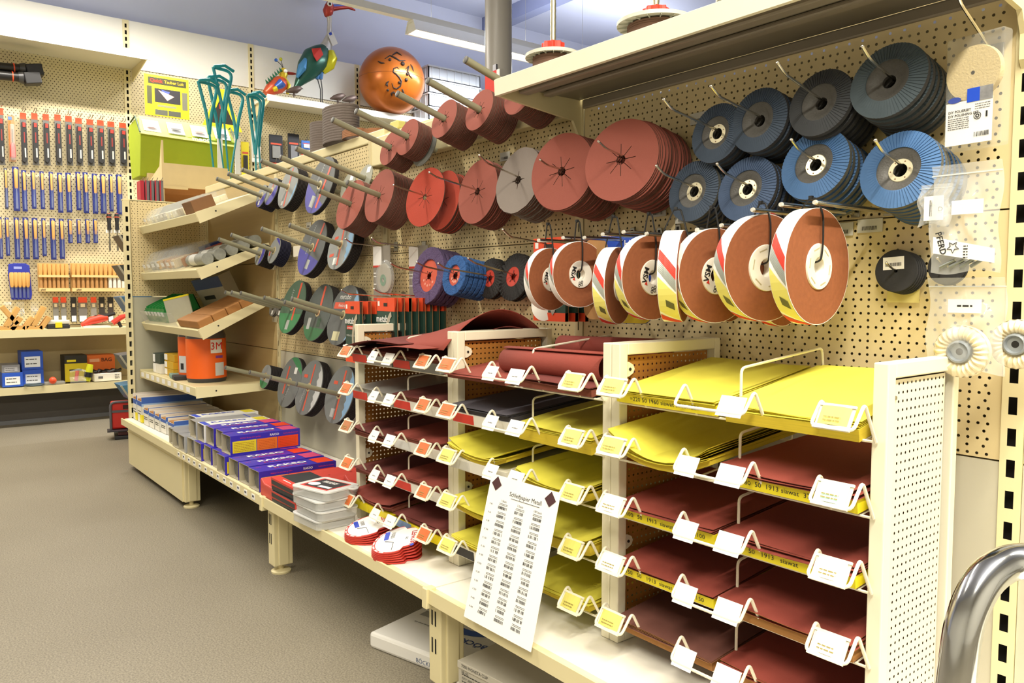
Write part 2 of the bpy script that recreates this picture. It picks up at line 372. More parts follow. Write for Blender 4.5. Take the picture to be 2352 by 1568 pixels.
# ------------------------------------------------------------------ sandpaper racks
def fillet(pts, r=.006, k=3):
    pts = [Vector(p) for p in pts]; out = [pts[0]]
    for i in range(1, len(pts)-1):
        a, p, b = pts[i-1], pts[i], pts[i+1]; da = (a-p); db = (b-p); q = min(r, da.length*.45, db.length*.45)
        s, e = p+da.normalized()*q, p+db.normalized()*q
        for j in range(k+1):
            t = j/k; out.append(s*(1-t)**2+p*2*t*(1-t)+e*t*t)
    return out+[pts[-1]]
WIRE = m('#efe9d2', .4, 0, .03); RACKM = m('#f0ead0', .4, 0, .03, 5); BROWN = m('#a8702c', .7, 0, .15, 30)
RZ0, RH = ZD-.003, .837
def rack_sheet(mt, depth): 
    n = int(depth/.0125)
    return perf([(k*.0125, (k+1)*.0125, 0, n*.0125, n) for k in range(42)], .0022).mesh('peg_sheet', mt)
SHB = rack_sheet(BROWN, .262); SHW = rack_sheet(m('#efe8cd', .5, 0, .03, 5), .175)
ZW = [.728-.1065*k for k in range(5)]
PAIRS = [(.027, .094), (.207, .34), (.45, .512)]
ORL = m('#d9713a', .5, 0, .08, 60); YLL = m('#e6dc74', .5, 0, .08, 60); GRL = m('#bfe6d3', .5, 0, .08, 60); BRL = m('#b9764a', .5, 0, .08, 60)
_w = 'W'
LAB = {1: [(ORL, ORL), (ORL, ORL), (BRL, ORL), (ORL, ORL), (ORL, ORL)], 2: [(ORL, YLL), (ORL, YLL), (YLL, YLL), (YLL, YLL), (YLL, YLL)], 3: [(YLL, YLL), (YLL, GRL), (PAPER, PAPER), (PAPER, PAPER), (YLL, PAPER)]}
UX = {1: -1.614, 2: -1.10, 3: -.565}
UW = {1: .513, 2: .534, 3: .525}
UL = {1: 'cream sandpaper rack with orange label tabs beside the grey cutting discs', 2: 'cream sandpaper rack of mostly yellow paper behind the leaning price sheet', 3: 'cream sandpaper rack with perforated white end panel beside the chrome handle'}
tray_mesh = {}
def wire_tray(u):
    w = UW[u]; sc = w/.525; b = MB()
    # wires in tray coordinates: origin X0, tray height
    b.tube([(.026, -.327, 0), (w-.013, -.327, 0)], .0022, 6); b.tube([(.026, -.05, .03), (w-.026, -.05, .03)], .0022, 6)
    for x in (.027, .094, .15, .207, .34, .4, .45, .492): b.tube(fillet([(x*sc, -.327, 0), (x*sc, -.045, .03), (x*sc, -.045, .045)], .008), .0018, 5)
    for x1, x2 in PAIRS:
        a, e = x1*sc, x2*sc
        b.tube(fillet([(a, -.327, 0), (a, -.36, .056), (a, -.388, .022), (e, -.388, .022), (e, -.36, .056), (e, -.327, 0)], .009, 4), .0026, 8)
    x = .273*sc
    b.tube(fillet([(x, -.30, .002), (x, -.30, .082), (x, -.06, .104), (x, -.05, .03)], .01, 4), .0024, 6)
    return b.mesh('wire_tray', WIRE, True), sc
LABM = {}
def label_holder(parent, x0, x1, mt, printed, seed):
    # tilted carrier in front of the wire
    M = T(0, -.391, .020) @ RX(-32)
    h = MB(); h.box(x0, x1, .0, .0016, 0, .036, M); h.box(x0-.001, x1+.001, -.003, .001, .0, .006, M); h.box(x0-.001, x1+.001, -.002, .001, .034, .038, M)
    o = h.obj('label_holder', WIRE, parent)
    # slightly bowed paper insert
    p = MB(); p.grid(lambda a, c: M @ Vector((x0+.004+(x1-x0-.008)*a, -.0016-.0025*math.sin(math.pi*a), .006+.028*c)), 6, 1)
    pi = p.obj('paper_insert', mt, o)
    lines(MB(), x0+.012, x1-.014, [.016, .011], .0016, -.0052, M, seed).obj('print', m('#9a8d4a', .6), pi)['kind'] = 'stuff'
for u in (1, 2, 3):
    t = thing('sandpaper_rack', UL[u], 'rack', (UX[u], 0, RZ0)); w = UW[u]
    TM, sc = wire_tray(u)
    for side, xs in ((0, 0.0), (1, w-.022)):
        rear = -.10 if (u == 3 and side == 1) else -.022
        fr = MB(); fr.box(xs, xs+.0215, -.322, -.300, 0, RH-RZ0); fr.box(xs, xs+.0215, rear-.018, rear, 0, RH-RZ0)
        fr.box(xs, xs+.0215, -.300, rear-.018, RH-RZ0-.022, RH-RZ0); fr.box(xs, xs+.0215, -.300, rear-.018, 0, .022)
        f = fr.obj('side_frame', RACKM, t, bevel=.002)
        if side == 0:
            s = meshobj('peg_sheet', SHB, f); s.rotation_euler = (0, 0, R(90)); s.location = (xs+.010, -.301, .022)
        if u == 3 and side == 1:
            s = meshobj('peg_sheet', SHW, f); s.rotation_euler = (0, 0, R(90)); s.location = (xs+.016, -.299, .022)
            MB().box(xs+.004, xs+.006, -.299, rear-.018, .022, RH-RZ0-.022).obj('shade_liner', m('#3a2410', .8, 0, .1), f)  # sheet coloured dark to put shade behind the holes
            for yy, zz in ((-.292, .03), (-.13, .04), (-.292, RH-RZ0-.05)): MB().cyl((xs+.015, yy, zz), (xs+.0185, yy, zz), .003, 8).obj('screw', STEEL, f)
        if side == 0:
            for zz in (RH-RZ0-.05, .19):
                q = MB().prism([(-.3, zz-.014), (-.29, zz-.014), (-.278, zz-.008), (-.274, zz), (-.278, zz+.008), (-.29, zz+.014), (-.3, zz+.014)], xs+.012, xs+.0145, RZ(90) @ Matrix.Scale(-1, 4, (0, 1, 0))).obj('fixing_tab', RACKM, f)
                MB().cyl((xs+.0145, -.287, zz), (xs+.016, -.287, zz), .003, 8).obj('screw', DARK, q)
    for k, z in enumerate(ZW):
        tr = meshobj('wire_tray', TM, t); tr.location = (0, 0, z-RZ0)
        l0, l1 = LAB[u][k]
        label_holder(tr, .033*sc, .088*sc, l0, True, k); label_holder(tr, .456*sc, .507*sc, l1, True, k+9)
        for x0, tw in ((.212, .04), (.292, .046)):
            if u == 3 and k == 0 and x0 < .25: continue
            M = T(0, -.391, .016) @ RX(-30)
            o = MB().box(x0*sc, (x0+tw)*sc, -.002, -.0012, .0, .034, M).obj('price_card', PAPER, tr)
            if u < 3: lines(MB(), (x0+tw*.3)*sc, (x0+tw*.7)*sc, [.016], .002, -.0025, M, k).obj('print', m('#8a8a88', .6, 0, 0), o)
# ------------------------------------------------------------------ paper stacks
def slab(w, l, h, fn, nu=10, nv=8):
    """curved slab: fn(u, v) -> lift"""
    b = MB()
    top = lambda u, v: (w*(u-.5), l*v, fn(u, v)+h)
    bot = lambda u, v: (w*(u-.5), l*v, fn(u, v))
    b.grid(top, nu, nv)
    o = len(b.v); b.grid(lambda u, v: bot(1-u, v), nu, nv); b.m = 1
    for i in range(nu):
        u0, u1 = i/nu, (i+1)/nu
        b.quad(bot(u0, 0), bot(u1, 0), top(u1, 0), top(u0, 0)); b.quad(bot(u1, 1), bot(u0, 1), top(u0, 1), top(u1, 1))
    for j in range(nv):
        v0, v1 = j/nv, (j+1)/nv
        b.quad(bot(1, v0), bot(1, v1), top(1, v1), top(1, v0)); b.quad(bot(0, v1), bot(0, v0), top(0, v0), top(0, v1))
    return b
YELE = m('#cdb52c', .8, 0, .35, 8, 0, stretch=(1, 1, 160)); REDE = m('#7c4030', .85, 0, .35, 8, 0, stretch=(1, 1, 160)); KRE = m('#9a6a35', .85, 0, .3, 8, 0, stretch=(1, 1, 140))
DRED = m('#6f302a', .85, 0, .12, 900, .2); MRED = m('#6d4238', .85, 0, .12, 900, .2); BLK = m('#55525a', .85, 0, .12, 700, .2); SILV = m('#b6b4ae', .35, .4, .1, 10)
WBOX = m('#e6e2d6', .6, 0, .05)
TIER = ('top', 'second', 'third', 'fourth', 'lowest'); UN = {1: 'orange tab rack', 2: 'price sheet rack', 3: 'end panel rack'}
def stack(u, k, c, mt, em, h=.022, curl=0., n=4, wrap=None, dy=0., cname='', lift=0., slope=.1, box=None, wdt=.226, ln=.28, shift=0., front=0.):
    x0 = UX[u]+(.030 if c == 0 else .270)*UW[u]/.525; z = ZW[k]+.004
    lab = '%s, %s tier, %s' % (cname, TIER[k], UN[u])
    t = thing('sandpaper_stack', lab, 'sandpaper', (x0+wdt/2+shift, -.338+dy, z), 0, 'sandpaper stacks in the racks')
    sl = math.atan(slope)
    t.rotation_euler = (sl, 0, 0)
    zb = 0
    if box:
        o = MB().box(-wdt/2+.002, wdt/2-.002, -.004, ln-.02, 0, .025).obj('carton', box[0], t)
        MB().box(-wdt/2+.002, -wdt*.12, -.0052, -.0041, .002, .023).obj('printed_band', box[1], o)
        if len(box) > 2: txt(box[2], .015, o, T(.045, -.0052, .012), INK)
        zb = .025
    if wrap:
        o = slab(wdt-.002, ln*.9, h*.75, lambda a, v: zb+curl*(2*a-1)**2, 8, 4).obj('wrapped_pack', [em, m('#e7d61f', .5, 0, .04)], t)
        txt(wrap, .0105, o, T(0, -.0008, zb+h*.38), INK, align='CENTER', sx=1.15)
        base = zb+h*.75
        rest = h*.25
    else:
        base = zb; rest = h
        slab(wdt-.004, ln-.004, h*.7, lambda a, v: zb+curl*(2*a-1)**2+front*(1-v)**3, 10, 5).obj('sheet_pack', [mt, em], t)
        base = zb+h*.7; rest = h*.3
    rr = random.Random(u*100+k*10+c)
    for i in range(n):
        ox, oy, a = rr.uniform(-.004, .004), rr.uniform(-.009, .004), rr.uniform(-.02, .02); e = rr.uniform(.6, 1.4); zz = base+rest*i/n+.0006
        cc2 = curl*e*(1+.25*i/n)
        s = slab(wdt-.002, ln, .0007, lambda p, v: .0012*math.sin(5*p+3*v+i+u)+(lift*(i/n))*abs(2*p-1)**2.5*(1-v)+max(0, cc2)*(2*p-1)**2+front*(1-v)**3, 10, 6).obj('sheet', [mt, em], t)
        s.location = (ox, oy, zz); s.rotation_euler = (0, 0, a)
    return t
REDS = m('#8e3e32', .85, 0, .12, 900, .25)
Y_, R_, D_ = (YEL, YELE), (REDS, REDE), (DRED, REDE)
stack(3, 0, 0, *Y_, h=.024, wrap='=220 50 1960 siawat 3718.0220', cname='yellow sanding sheets with printed front edge', slope=.16, n=3, lift=.004)
stack(3, 0, 1, *Y_, h=.026, cname='tall pile of pale yellow sanding sheets', slope=.16, n=6, lift=.004, front=-.006)
stack(3, 1, 0, *Y_, h=.018, curl=.028, cname='bowed yellow sanding sheets', n=6, dy=-.012)
stack(3, 1, 1, *R_, h=.026, wrap='=80  50  1913 siawat  3713.0080', cname='lifted red sanding sheets over a yellow pack', n=3, lift=.016)
stack(3, 2, 0, *R_, h=.024, wrap='=100   50   1913  siawat     3713.0100', cname='flat red sanding sheets over a yellow pack beside the post', n=3, lift=.006)
stack(3, 2, 1, *R_, h=.024, wrap='+120   50   1913   siawat       3713.0120', cname='curling red sanding sheets over a yellow pack', n=4, lift=.010)
stack(3, 3, 0, *R_, h=.022, wrap='=150   50   1913  siawat     3713.0150', cname='neatly squared red sanding sheets over a yellow pack', n=4, lift=.002)
stack(3, 3, 1, REDS, KRE, h=.024, cname='red sanding sheets with brown kraft edges', n=5, lift=.008)
stack(3, 4, 0, MRED, KRE, h=.022, cname='brownish red sanding sheets with kraft edges', n=4)
stack(3, 4, 1, REDS, KRE, h=.024, cname='bright red sanding sheets', n=5, lift=.006)
stack(2, 0, 0, *R_, h=.010, cname='slanting red sanding sheets poking out', n=4, lift=.002, dy=-.02, slope=.14)
stack(2, 0, 1, *D_, h=.020, cname='dark red sanding sheets under the paper roll', n=5, slope=.12)
stack(2, 1, 0, BLK, m('#4a474c', .85, 0, .3, 8, 0, stretch=(1, 1, 160)), h=.016, cname='charcoal grey sanding sheets in a white and red carton', n=4, lift=.004, box=(WBOX, REDINK, 'Vitex'))
stack(2, 1, 1, *Y_, h=.034, cname='thick pile of yellow sanding sheets', n=6, lift=.002, front=-.006)
stack(2, 2, 0, *Y_, h=.016, curl=.022, cname='bowed yellow sanding sheets over a white pack', n=5, box=(WBOX, m('#d5d3ca', .5)), dy=-.012)
stack(2, 2, 1, *Y_, h=.02, curl=.012, cname='yellow sanding sheets with curled far edge', n=6, lift=.004)
stack(2, 3, 0, *Y_, h=.018, curl=.014, cname='sagging yellow sanding sheets', n=5, dy=-.008)
stack(2, 3, 1, *Y_, h=.03, curl=.010, cname='yellow sanding sheets behind the corner of the price sheet', n=5)
stack(2, 4, 0, *Y_, h=.016, curl=.008, cname='yellow sanding sheets just above the base shelf', n=4, box=(WBOX, INK, '1:200'))
stack(2, 4, 1, *Y_, h=.014, curl=.006, cname='yellow sanding sheets low beside the price sheet', n=4)
stack(1, 0, 0, *D_, h=.012, cname='dark red sanding sheets over a red carton', n=3, box=(m('#8f8c85', .5, 0, .05), REDINK), slope=.14)
stack(1, 0, 1, *D_, h=.012, cname='dark red sanding sheets below the arched sheet', n=3, box=(GREYP, REDINK), slope=.14)
stack(1, 1, 0, SILV, m('#9a9992', .4, .3, .1), h=.012, cname='silver foil wrapped sanding paper in a red carton', n=1, box=(SILV, REDINK))
stack(1, 1, 1, *D_, h=.014, cname='dark red sanding sheets in a white and red box', n=3, box=(WBOX, REDINK, 'VSM'))
stack(1, 2, 0, *D_, h=.018, cname='dark red sanding sheets with lifted corner', n=5, lift=.012)
stack(1, 2, 1, *R_, h=.012, cname='red sanding sheets in a white printed box', n=4, box=(WBOX, m('#dcdcd8', .5), 'VSM'), lift=.006)
stack(1, 3, 0, *D_, h=.014, cname='dark red sanding sheets bowed upward', n=4, curl=-.004)
stack(1, 3, 1, *R_, h=.012, cname='red sanding sheets in a red and white box', n=4, box=(WBOX, REDINK, 'VSM'))
stack(1, 4, 0, *R_, h=.016, cname='arched red sanding sheets over a yellow pack', n=4, curl=.01, box=(YELP, YELP), slope=.14)
stack(1, 4, 1, *D_, h=.014, cname='dark red sanding sheets near the round blade packs', n=4, box=(YELP, m('#7f9fc8', .5)))
# loose arched sheets and paper rolls on top of the racks
def loose(name, label, pts, x0, x1, mt, back, th=.0009):
    """sheet swept along x with a profile in (y, z)"""
    t = MB(); n = len(pts)-1
    prof = [Vector((0, p[0], p[1])) for p in pts]
    t.grid(lambda u, v: prof[int(round(v*n))]+Vector((x0+(x1-x0)*u, 0, 0)), 6, n)
    o = t.obj(name, [mt], None, True, solid=th)
    return tag(o, label, 'sandpaper')
def bow(ax, ay, bx, by, h, n=14, lean=0.):
    return [(ax+(bx-ax)*i/n+lean*math.sin(math.pi*i/n), ay+(by-ay)*i/n+h*math.sin(math.pi*i/n)) for i in range(n+1)]
# arched sheets run along x, so build them as bow over x instead
def arch(label, xa, xb, za, zb, h, y0, y1, mt, tip=0., n=16, twist=0.):
    b = MB()
    b.grid(lambda u, v: Vector((xa+(xb-xa)*u+twist*v, y0+(y1-y0)*v, za+(zb-za)*u+h*(math.sin(math.pi*u**.9)**1.2)*(.35+.65*v)+tip*(1-u)**3*(1-v))), n, 8)
    return tag(b.obj('loose_sanding_sheet', [mt], None, True, solid=.0012), label, 'sandpaper')
arch('dark maroon sanding sheet lying bowed over the top tray beside the package cards', -1.585, -1.26, .775, .80, .036, -.375, -.06, DRED)
def tunnel(label, x0, x1, y0, y1, za, zb, h0, h1, mt, skew=0.):
    b = MB(); b.grid(lambda u, v: Vector((x0+(x1-x0)*u+skew*v, y0+(y1-y0)*v, za+(zb-za)*v+(h0+(h1-h0)*u**1.4)*math.sin(math.pi*v)**.85)), 14, 16)
    return tag(b.obj('loose_sanding_sheet', [mt], None, True, solid=.0012), label, 'sandpaper')
tunnel('brick red sanding sheet arching high into a tunnel at the back', -1.44, -1.105, -.345, -.03, .792, .808, .012, .088, REDS, .02)
tunnel('red brown sanding sheet curving inside the high arch', -1.38, -1.115, -.27, -.04, .792, .806, .006, .045, DRED, .015)
arch('red sanding sheet with a drooping pointed corner over the orange tab', -1.37, -1.13, .788, .796, .010, -.395, -.25, REDS, tip=-.006)
def paper_roll(label, p0, p1, r, turns=1.6, th=.0012):
    p0, p1 = Vector(p0), Vector(p1); b = MB(); n = 40
    def fn(u, v):
        a = 2*math.pi*turns*u+R(-100); q = r*(.72+.28*u) if u < .85 else r
        return p0+(p1-p0)*v+Vector((0, q*math.cos(a), q*math.sin(a)))
    b.grid(fn, n, 3)
    return tag(b.obj('sandpaper_roll', [REDS], None, True, solid=th), label, 'sandpaper')
paper_roll('rolled red sanding paper resting over the orange and yellow label tabs', (-.93, -.285, .779), (-.61, -.285, .784), .031)
paper_roll('flatter rolled red sanding paper at the back of the top tray', (-.93, -.12, .806), (-.61, -.12, .813), .026, 1.3)
# laminated price sheet leaning on the trays
b0, b1, t0 = at(1065, 1400, Z=.266), at(1220, 1480, Z=.266), Vector((-.80, -.405, .548))
ang = math.atan2((-.405)-(-.478), .548-.266)
t = thing('price_sheet', 'white laminated price sheet with rows of barcodes leaning on the wire trays', 'sign', (-.722, -.478, .2655), 0, rot=(-ang, 0, R(1.5)))
W2, H2 = .105, .297
MB().box(-W2, W2, 0, .0012, 0, H2).obj('sheet', PAPER, t)
txt('Schleifpapier Metall', .0125, t, T(.012, -.0006, H2-.030), INK)
MB().box(-.03, .056, -.0008, -.0003, H2-.0385, H2-.0378).obj('rule', INK, t)
for sx in (-.082, .082): MB().add([(sx, -.0008, H2-.032), (sx+.016, -.0008, H2-.018+0), (sx, -.0008, H2-.002), (sx-.016, -.0008, H2-.018)], [(0, 1, 2, 3)]).obj('abrasive_sample', m('#4a2a2c', .9, 0, .2, 400), t)
for i, s in enumerate(('1 Stück', '5 Stück', '100 Stück')): txt(s, .006, t, T(-.05+i*.052, -.0006, H2-.048), INK)
for r_ in range(13):
    z = H2-.062-r_*.0176
    txt('K %d' % (40, 60, 80, 100, 120, 150, 180, 220, 240, 280, 320, 400, 600)[r_], .005, t, T(-.088, -.0006, z+.002), INK)
    for c_ in range(3):
        bc = MB(); strokes(bc, -.064+c_*.052, -.036+c_*.052, z-.003, z+.003, -.0006, 16, .6, None, r_*3+c_); lines(bc, -.062+c_*.052, -.036+c_*.052, [z+.0055, z+.008], .0009, -.0006, None, r_+c_)
        o = bc.obj('barcode', INK, t); o['kind'] = 'stuff'
# ------------------------------------------------------------------ discs on hooks
def frame(d, roll=0):
    """matrix whose local z looks along d"""
    z = Vector(d).normalized(); x = Vector((1, 0, 0)); x = (x-z*x.dot(z)).normalized(); y = z.cross(x)
    return Matrix(((x.x, y.x, z.x, 0), (x.y, y.y, z.y, 0), (x.z, y.z, z.z, 0), (0, 0, 0, 1))) @ Matrix.Rotation(R(roll), 4, 'Z')
def fibre_disc(rad, front, slits=8, hole=.011, th=.0009, sl=.03):
    """fibre disc: real centre hole with radial slits, abrasive front, brown edge and back"""
    ang = []
    for k in range(slits):
        a = 2*math.pi*k/slits; w = .0021
        ang += [(a-.13*8/slits*.6, hole), (a-w/hole*.8, hole), (a-w/sl*.35, sl), (a+w/sl*.35, sl), (a+w/hole*.8, hole), (a+.13*8/slits*.6, hole)]
        for q in (.33, .5, .67): ang.append((a+2*math.pi/slits*q, hole))
    ang.sort(); n = len(ang); b = MB()
    pt = lambda i, o, z: ((rad if o else ang[i][1])*math.cos(ang[i][0]), (rad if o else ang[i][1])*math.sin(ang[i][0]), z)
    for i in range(n):
        j = (i+1) % n
        b.m = 0; b.quad(pt(i, 0, th), pt(i, 1, th), pt(j, 1, th), pt(j, 0, th))
        b.m = 1; b.quad(pt(i, 1, 0), pt(j, 1, 0), pt(j, 1, th), pt(i, 1, th)); b.quad(pt(j, 0, 0), pt(j, 1, 0), pt(i, 1, 0), pt(i, 0, 0)); b.quad(pt(j, 0, 0), pt(i, 0, 0), pt(i, 0, th), pt(j, 0, th))
    return b.mesh('fibre_disc', [front, EDGE], False)
def rod_pts(X, cy, cz, tilt, tipy):
    tn = math.tan(R(tilt))
    return Vector((X, 0, cz+cy*tn)), Vector((X, tipy, cz-(tipy-cy)*tn)), Vector((0, -math.cos(R(tilt)), math.sin(R(tilt))))
def tube_hook(X, cy, cz, tilt, tipy, label, rooty=-.002, r=.009, group='grey tube hooks'):
    rt, tp, d = rod_pts(X, cy, cz, tilt, tipy); rt = rt+d*(abs(rooty)/math.cos(R(tilt)))
    t = thing('tube_hook', label, 'hook', rt, 0, group)
    L = (tp-rt).length
    MB().tube([(0, 0, 0), d*(L-.004)], r, 14).obj('tube', TUBE, t, True)
    MB().tube([d*(L-.004), d*(L-.001), d*L], [r*1.0, r*1.02, r*.85], 14).obj('end_cap', m('#5b5a55', .5, 0, .05), t, True)
    return t
def wire_hook(X, cy, cz, tilt, tipy, label, r=.0024, plate=True, group='bent wire hooks', up=.010):
    rt, tp, d = rod_pts(X, cy, cz, tilt, tipy)
    t = thing('wire_hook', label, 'hook', rt, 0, group); L = (tp-rt).length
    e = d*(L-.03)
    MB().tube(fillet([d*.004, e, e+Vector((0, -.022, .010+up))], .01, 3), r, 8).obj('wire', CHROME, t, True)
    MB().sphere(e+Vector((0, -.022, .010+up)), r*1.3, 8, 6).obj('tip', CHROME, t, True)
    if plate: MB().box(-.012, .012, -.003, -.0005, -.012, .02).obj('back_plate', STEEL, t, bevel=.001)
    return t
def put(me, pos, d, roll, name, label, cat, group):
    o = meshobj(name, me); M = frame(d, roll); o.matrix_world = Matrix.Translation(pos) @ M
    return tag(o, label, cat, group)
def pile(me, X, cy, cz, tilt, n, step, label, group, name='fibre_disc', cat='sanding disc', drop=.006, swing=4., yaw=0., seed=0, spread=.002, back=.012):
    rr = random.Random(seed); rt, tp, d = rod_pts(X, cy, cz, tilt, cy)
    if step < .0046 and drop == .006: drop = .0012; spread = .0006
    L = (tp-rt).length; rmax = max(v.co.length for v in me.vertices); back = max(back, rmax*math.tan(R(tilt+1.5))+.006); n = max(1, min(n, int((L-back)/step)))
    out = []
    for i in range(n):
        s = L-step*i; p = rt+d*s+Vector((rr.uniform(-spread, spread), 0, -drop+rr.uniform(-spread, spread)))
        a = yaw*(1-i/max(1, n))+swing*.4*math.sin(i*.45+seed); q = .8*math.sin(i*.6+seed*2)
        dd = Matrix.Rotation(R(a), 3, 'Z') @ Matrix.Rotation(R(q), 3, 'X') @ d
        out.append(put(me, p, dd, 8+rr.uniform(-3, 3), name, label, cat, group))
    return out
F115 = fibre_disc(.0575, RED, 8, .0118, .0022, .024); F180 = fibre_disc(.090, RED, 8, .011, .0024, .036); F180C = fibre_disc(.090, REDC, 8, .011, .0026, .03); F178O = fibre_disc(.090, m('#b0402c', .85, 0, .2, 700, .4), 8, .009, .0026, .034); F180G = fibre_disc(.087, GREYAB, 4, .011, .0024, .024)
for nm, px, n, mh in (('first', 'T1', 16, F115),):
    pass
TROW = [(-1.712, -.14, 1.380, -.336, 16, 'smallest, beside the standing sanding belts'), (-1.607, -.14, 1.397, -.313, 13, 'in front of a grey backing pad'), (-1.406, -.14, 1.417, -.293, 26, 'next after the grey backing pad'), (-1.237, -.14, 1.412, -.303, 26, 'before the red hanging card'), (-1.068, -.14, 1.425, -.305, 24, 'half hidden by the top shelf bracket')]
for i, (X, cy, cz, ty, n, w) in enumerate(TROW):
    tube_hook(X, cy, cz, 17, ty, 'grey capped tube on the cross rail, discs ' + w, -.040, group='tubes on the cross rail')
    pile(F115, X, cy, cz, 17, n, .0042, 'red fibre disc in the cross rail pile ' + w, 'fibre discs on the cross rail', seed=i, back=.05)
b = put(MB().lathe([(.012, 0), (.06, 0), (.062, .004), (.05, .012), (.012, .014)], 28).mesh('backing_pad', m('#8b8f8c', .4, 0, .05, 20, 0, .8), True), Vector((-1.607, -.078, 1.372)), Vector((0, -math.cos(R(17)), math.sin(R(17)))), 0, 'backing_pad', 'translucent grey backing pad behind a thin pile of red discs', 'sanding pad', None)
# second row
tube_hook(-2.026, -.12, 1.233, 17.5, -.238, 'short grey tube holding coarse red fibre discs', group='grey tube hooks')
pile(F180C, -2.026, -.12, 1.233, 17.5, 26, .0042, 'coarse grained red fibre disc on the tube beside the cutting discs', 'coarse red fibre discs', seed=21)
tube_hook(-1.821, -.12, 1.244, 15.5, -.237, 'short grey tube holding fine red fibre discs')
pile(F180, -1.821, -.12, 1.244, 15.5, 27, .0042, 'red fibre disc in the thick pile next to the coarse grained discs', 'red fibre discs', seed=22)
wire_hook(-1.542, -.12, 1.217, 11, -.235, 'wire hook through the orange red fibre discs', up=-.004)
pile(F178O, -1.515, -.075, 1.208, 11, 11, .005, 'orange red fibre disc hanging behind the loose front disc', 'orange red fibre discs', seed=23)
pile(F178O, -1.542, -.12, 1.217, 11, 1, .005, 'orange red fibre disc hanging loose and forward on its wire hook', 'orange red fibre discs', seed=24, yaw=6, swing=0)
wire_hook(-1.301, -.10, 1.211, 10, -.265, 'long wire hook through the salmon red discs with dark slits', up=0)
pile(F180, -1.301, -.10, 1.211, 10, 17, .0055, 'salmon red fibre disc between the orange red and the grey discs', 'salmon red fibre discs', seed=25)
wire_hook(-1.098, -.12, 1.223, 14, -.249, 'wire hook through the grey brown discs', up=.006)
pile(F180G, -1.098, -.12, 1.223, 14, 20, .0056, 'grey brown sanding disc with four slits', 'grey brown sanding discs', seed=26, drop=.008)
wire_hook(-.899, -.15, 1.215, 7, -.224, 'short ended wire hook through the thick pile of red discs', up=.0)
pile(F180, -.899, -.15, 1.215, 7, 28, .0048, 'red fibre disc with eight slits beside the grey brown discs', 'red fibre discs with eight slits', seed=27, yaw=9)
wire_hook(-.707, -.15, 1.221, 11, -.228, 'wire hook through the red discs beside the blue flap discs', up=.002)
pile(F180, -.707, -.15, 1.221, 11, 24, .0056, 'red fibre disc leaning in the pile beside the blue flap discs', 'leaning red fibre discs', seed=28, yaw=12, spread=.004)
# flap discs
def flap_mesh(rad, mt, edge, n=64):
    """ring of overlapping flaps plus backing plate"""
    b = MB(); ri = rad*.56
    for k in range(n):
        a0, a1 = 2*math.pi*k/n, 2*math.pi*(k+1.15)/n
        P = lambda r, a, z: (r*math.cos(a), r*math.sin(a), z)
        b.m = 0
        b.add([P(ri, a0, .0125), P(rad, a0, .0085), P(rad, a1, .0068), P(ri, a1, .0108), P(rad, a0, .001), P(rad, a1, .001), P(ri, a0, .004), P(ri, a1, .004)], [(0, 1, 2, 3), (0, 3, 7, 6), (1, 0, 6, 4)])
        b.m = 1; b.add([P(rad, a0, .0085), P(rad*1.004, a0, .0), P(rad*1.004, a1, .0), P(rad, a1, .0068)], [(0, 1, 2, 3)])
    return b.mesh('flap_ring', [mt, edge])
BACKP = m('#4c4a46', .55, 0, .25, 300, .4)
def back_mesh(rad, hub):
    return MB().lathe([(rad*.97, .001), (rad*.97, 0), (.013, -.003), (.011, -.003), (.011, .003), (rad*.30, .003), (rad*.36, .0055), (rad*.54, .0095), (rad*.57, .0095), (rad*.58, .004), (rad*.97, .001)], 40).mesh('backing_plate', BACKP, True)
def hub_mesh():
    b = MB(); b.lathe([(.0111, .002), (.0111, .0042), (.0185, .0042), (.0195, .003)], 28)
    return b.mesh('metal_hub', m('#d8cfae', .3, .6, .05), True)
HUB = hub_mesh()
BLUE = m('#3a4758', .75, 0, .15, 60, .3); BLUE2 = m('#435674', .75, 0, .15, 60, .3); BLUE3 = m('#456b99', .7, 0, .12, 60, .3); GREYF = m('#393c40', .75, 0, .15, 60, .3); TEALF = m('#49565e', .75, 0, .15, 60, .3)
FE = m('#39393b', .85, 0, .3, 60, .3); FE2 = m('#55554e', .85, 0, .3, 60, .3)
hubdot = m('#7a5a3a', .5, 0, .1)
FLAP = [(-.491, -.12, 1.247, -.276, 8.7, .058, BLUE, FE, 1, 4, 'dark blue flap disc with metal hub in the upper row beside the leaning red discs'), (-.395, -.12, 1.256, -.265, 8.2, .0595, BLUE, FE, 0, 7, 'dark blue flap disc with black centre in the upper row'),
        (-.275, -.12, 1.265, -.250, 13, .059, GREYF, FE, 0, 7, 'charcoal flap disc in the upper row'), (-.156, -.12, 1.279, -.208, 14, .0625, TEALF, FE, 0, 8, 'slate flap disc in the upper row beside the polishing set'),
        (-.543, -.12, 1.143, -.235, 10, .0615, BLUE, FE2, 1, 7, 'faded blue flap disc with metal hub in the lower row'), (-.419, -.12, 1.134, -.213, 13, .0625, BLUE2, FE, 1, 8, 'dusky blue flap disc with metal hub in the lower row'),
        (-.282, -.12, 1.162, -.195, 14, .0635, BLUE3, FE2, 1, 8, 'bright blue flap disc with metal hub next to last in the lower row'), (-.134, -.12, 1.137, -.203, 13, .0635, BLUE3, FE2, 1, 8, 'brightest blue flap disc in the lower row beside the clear bags')]
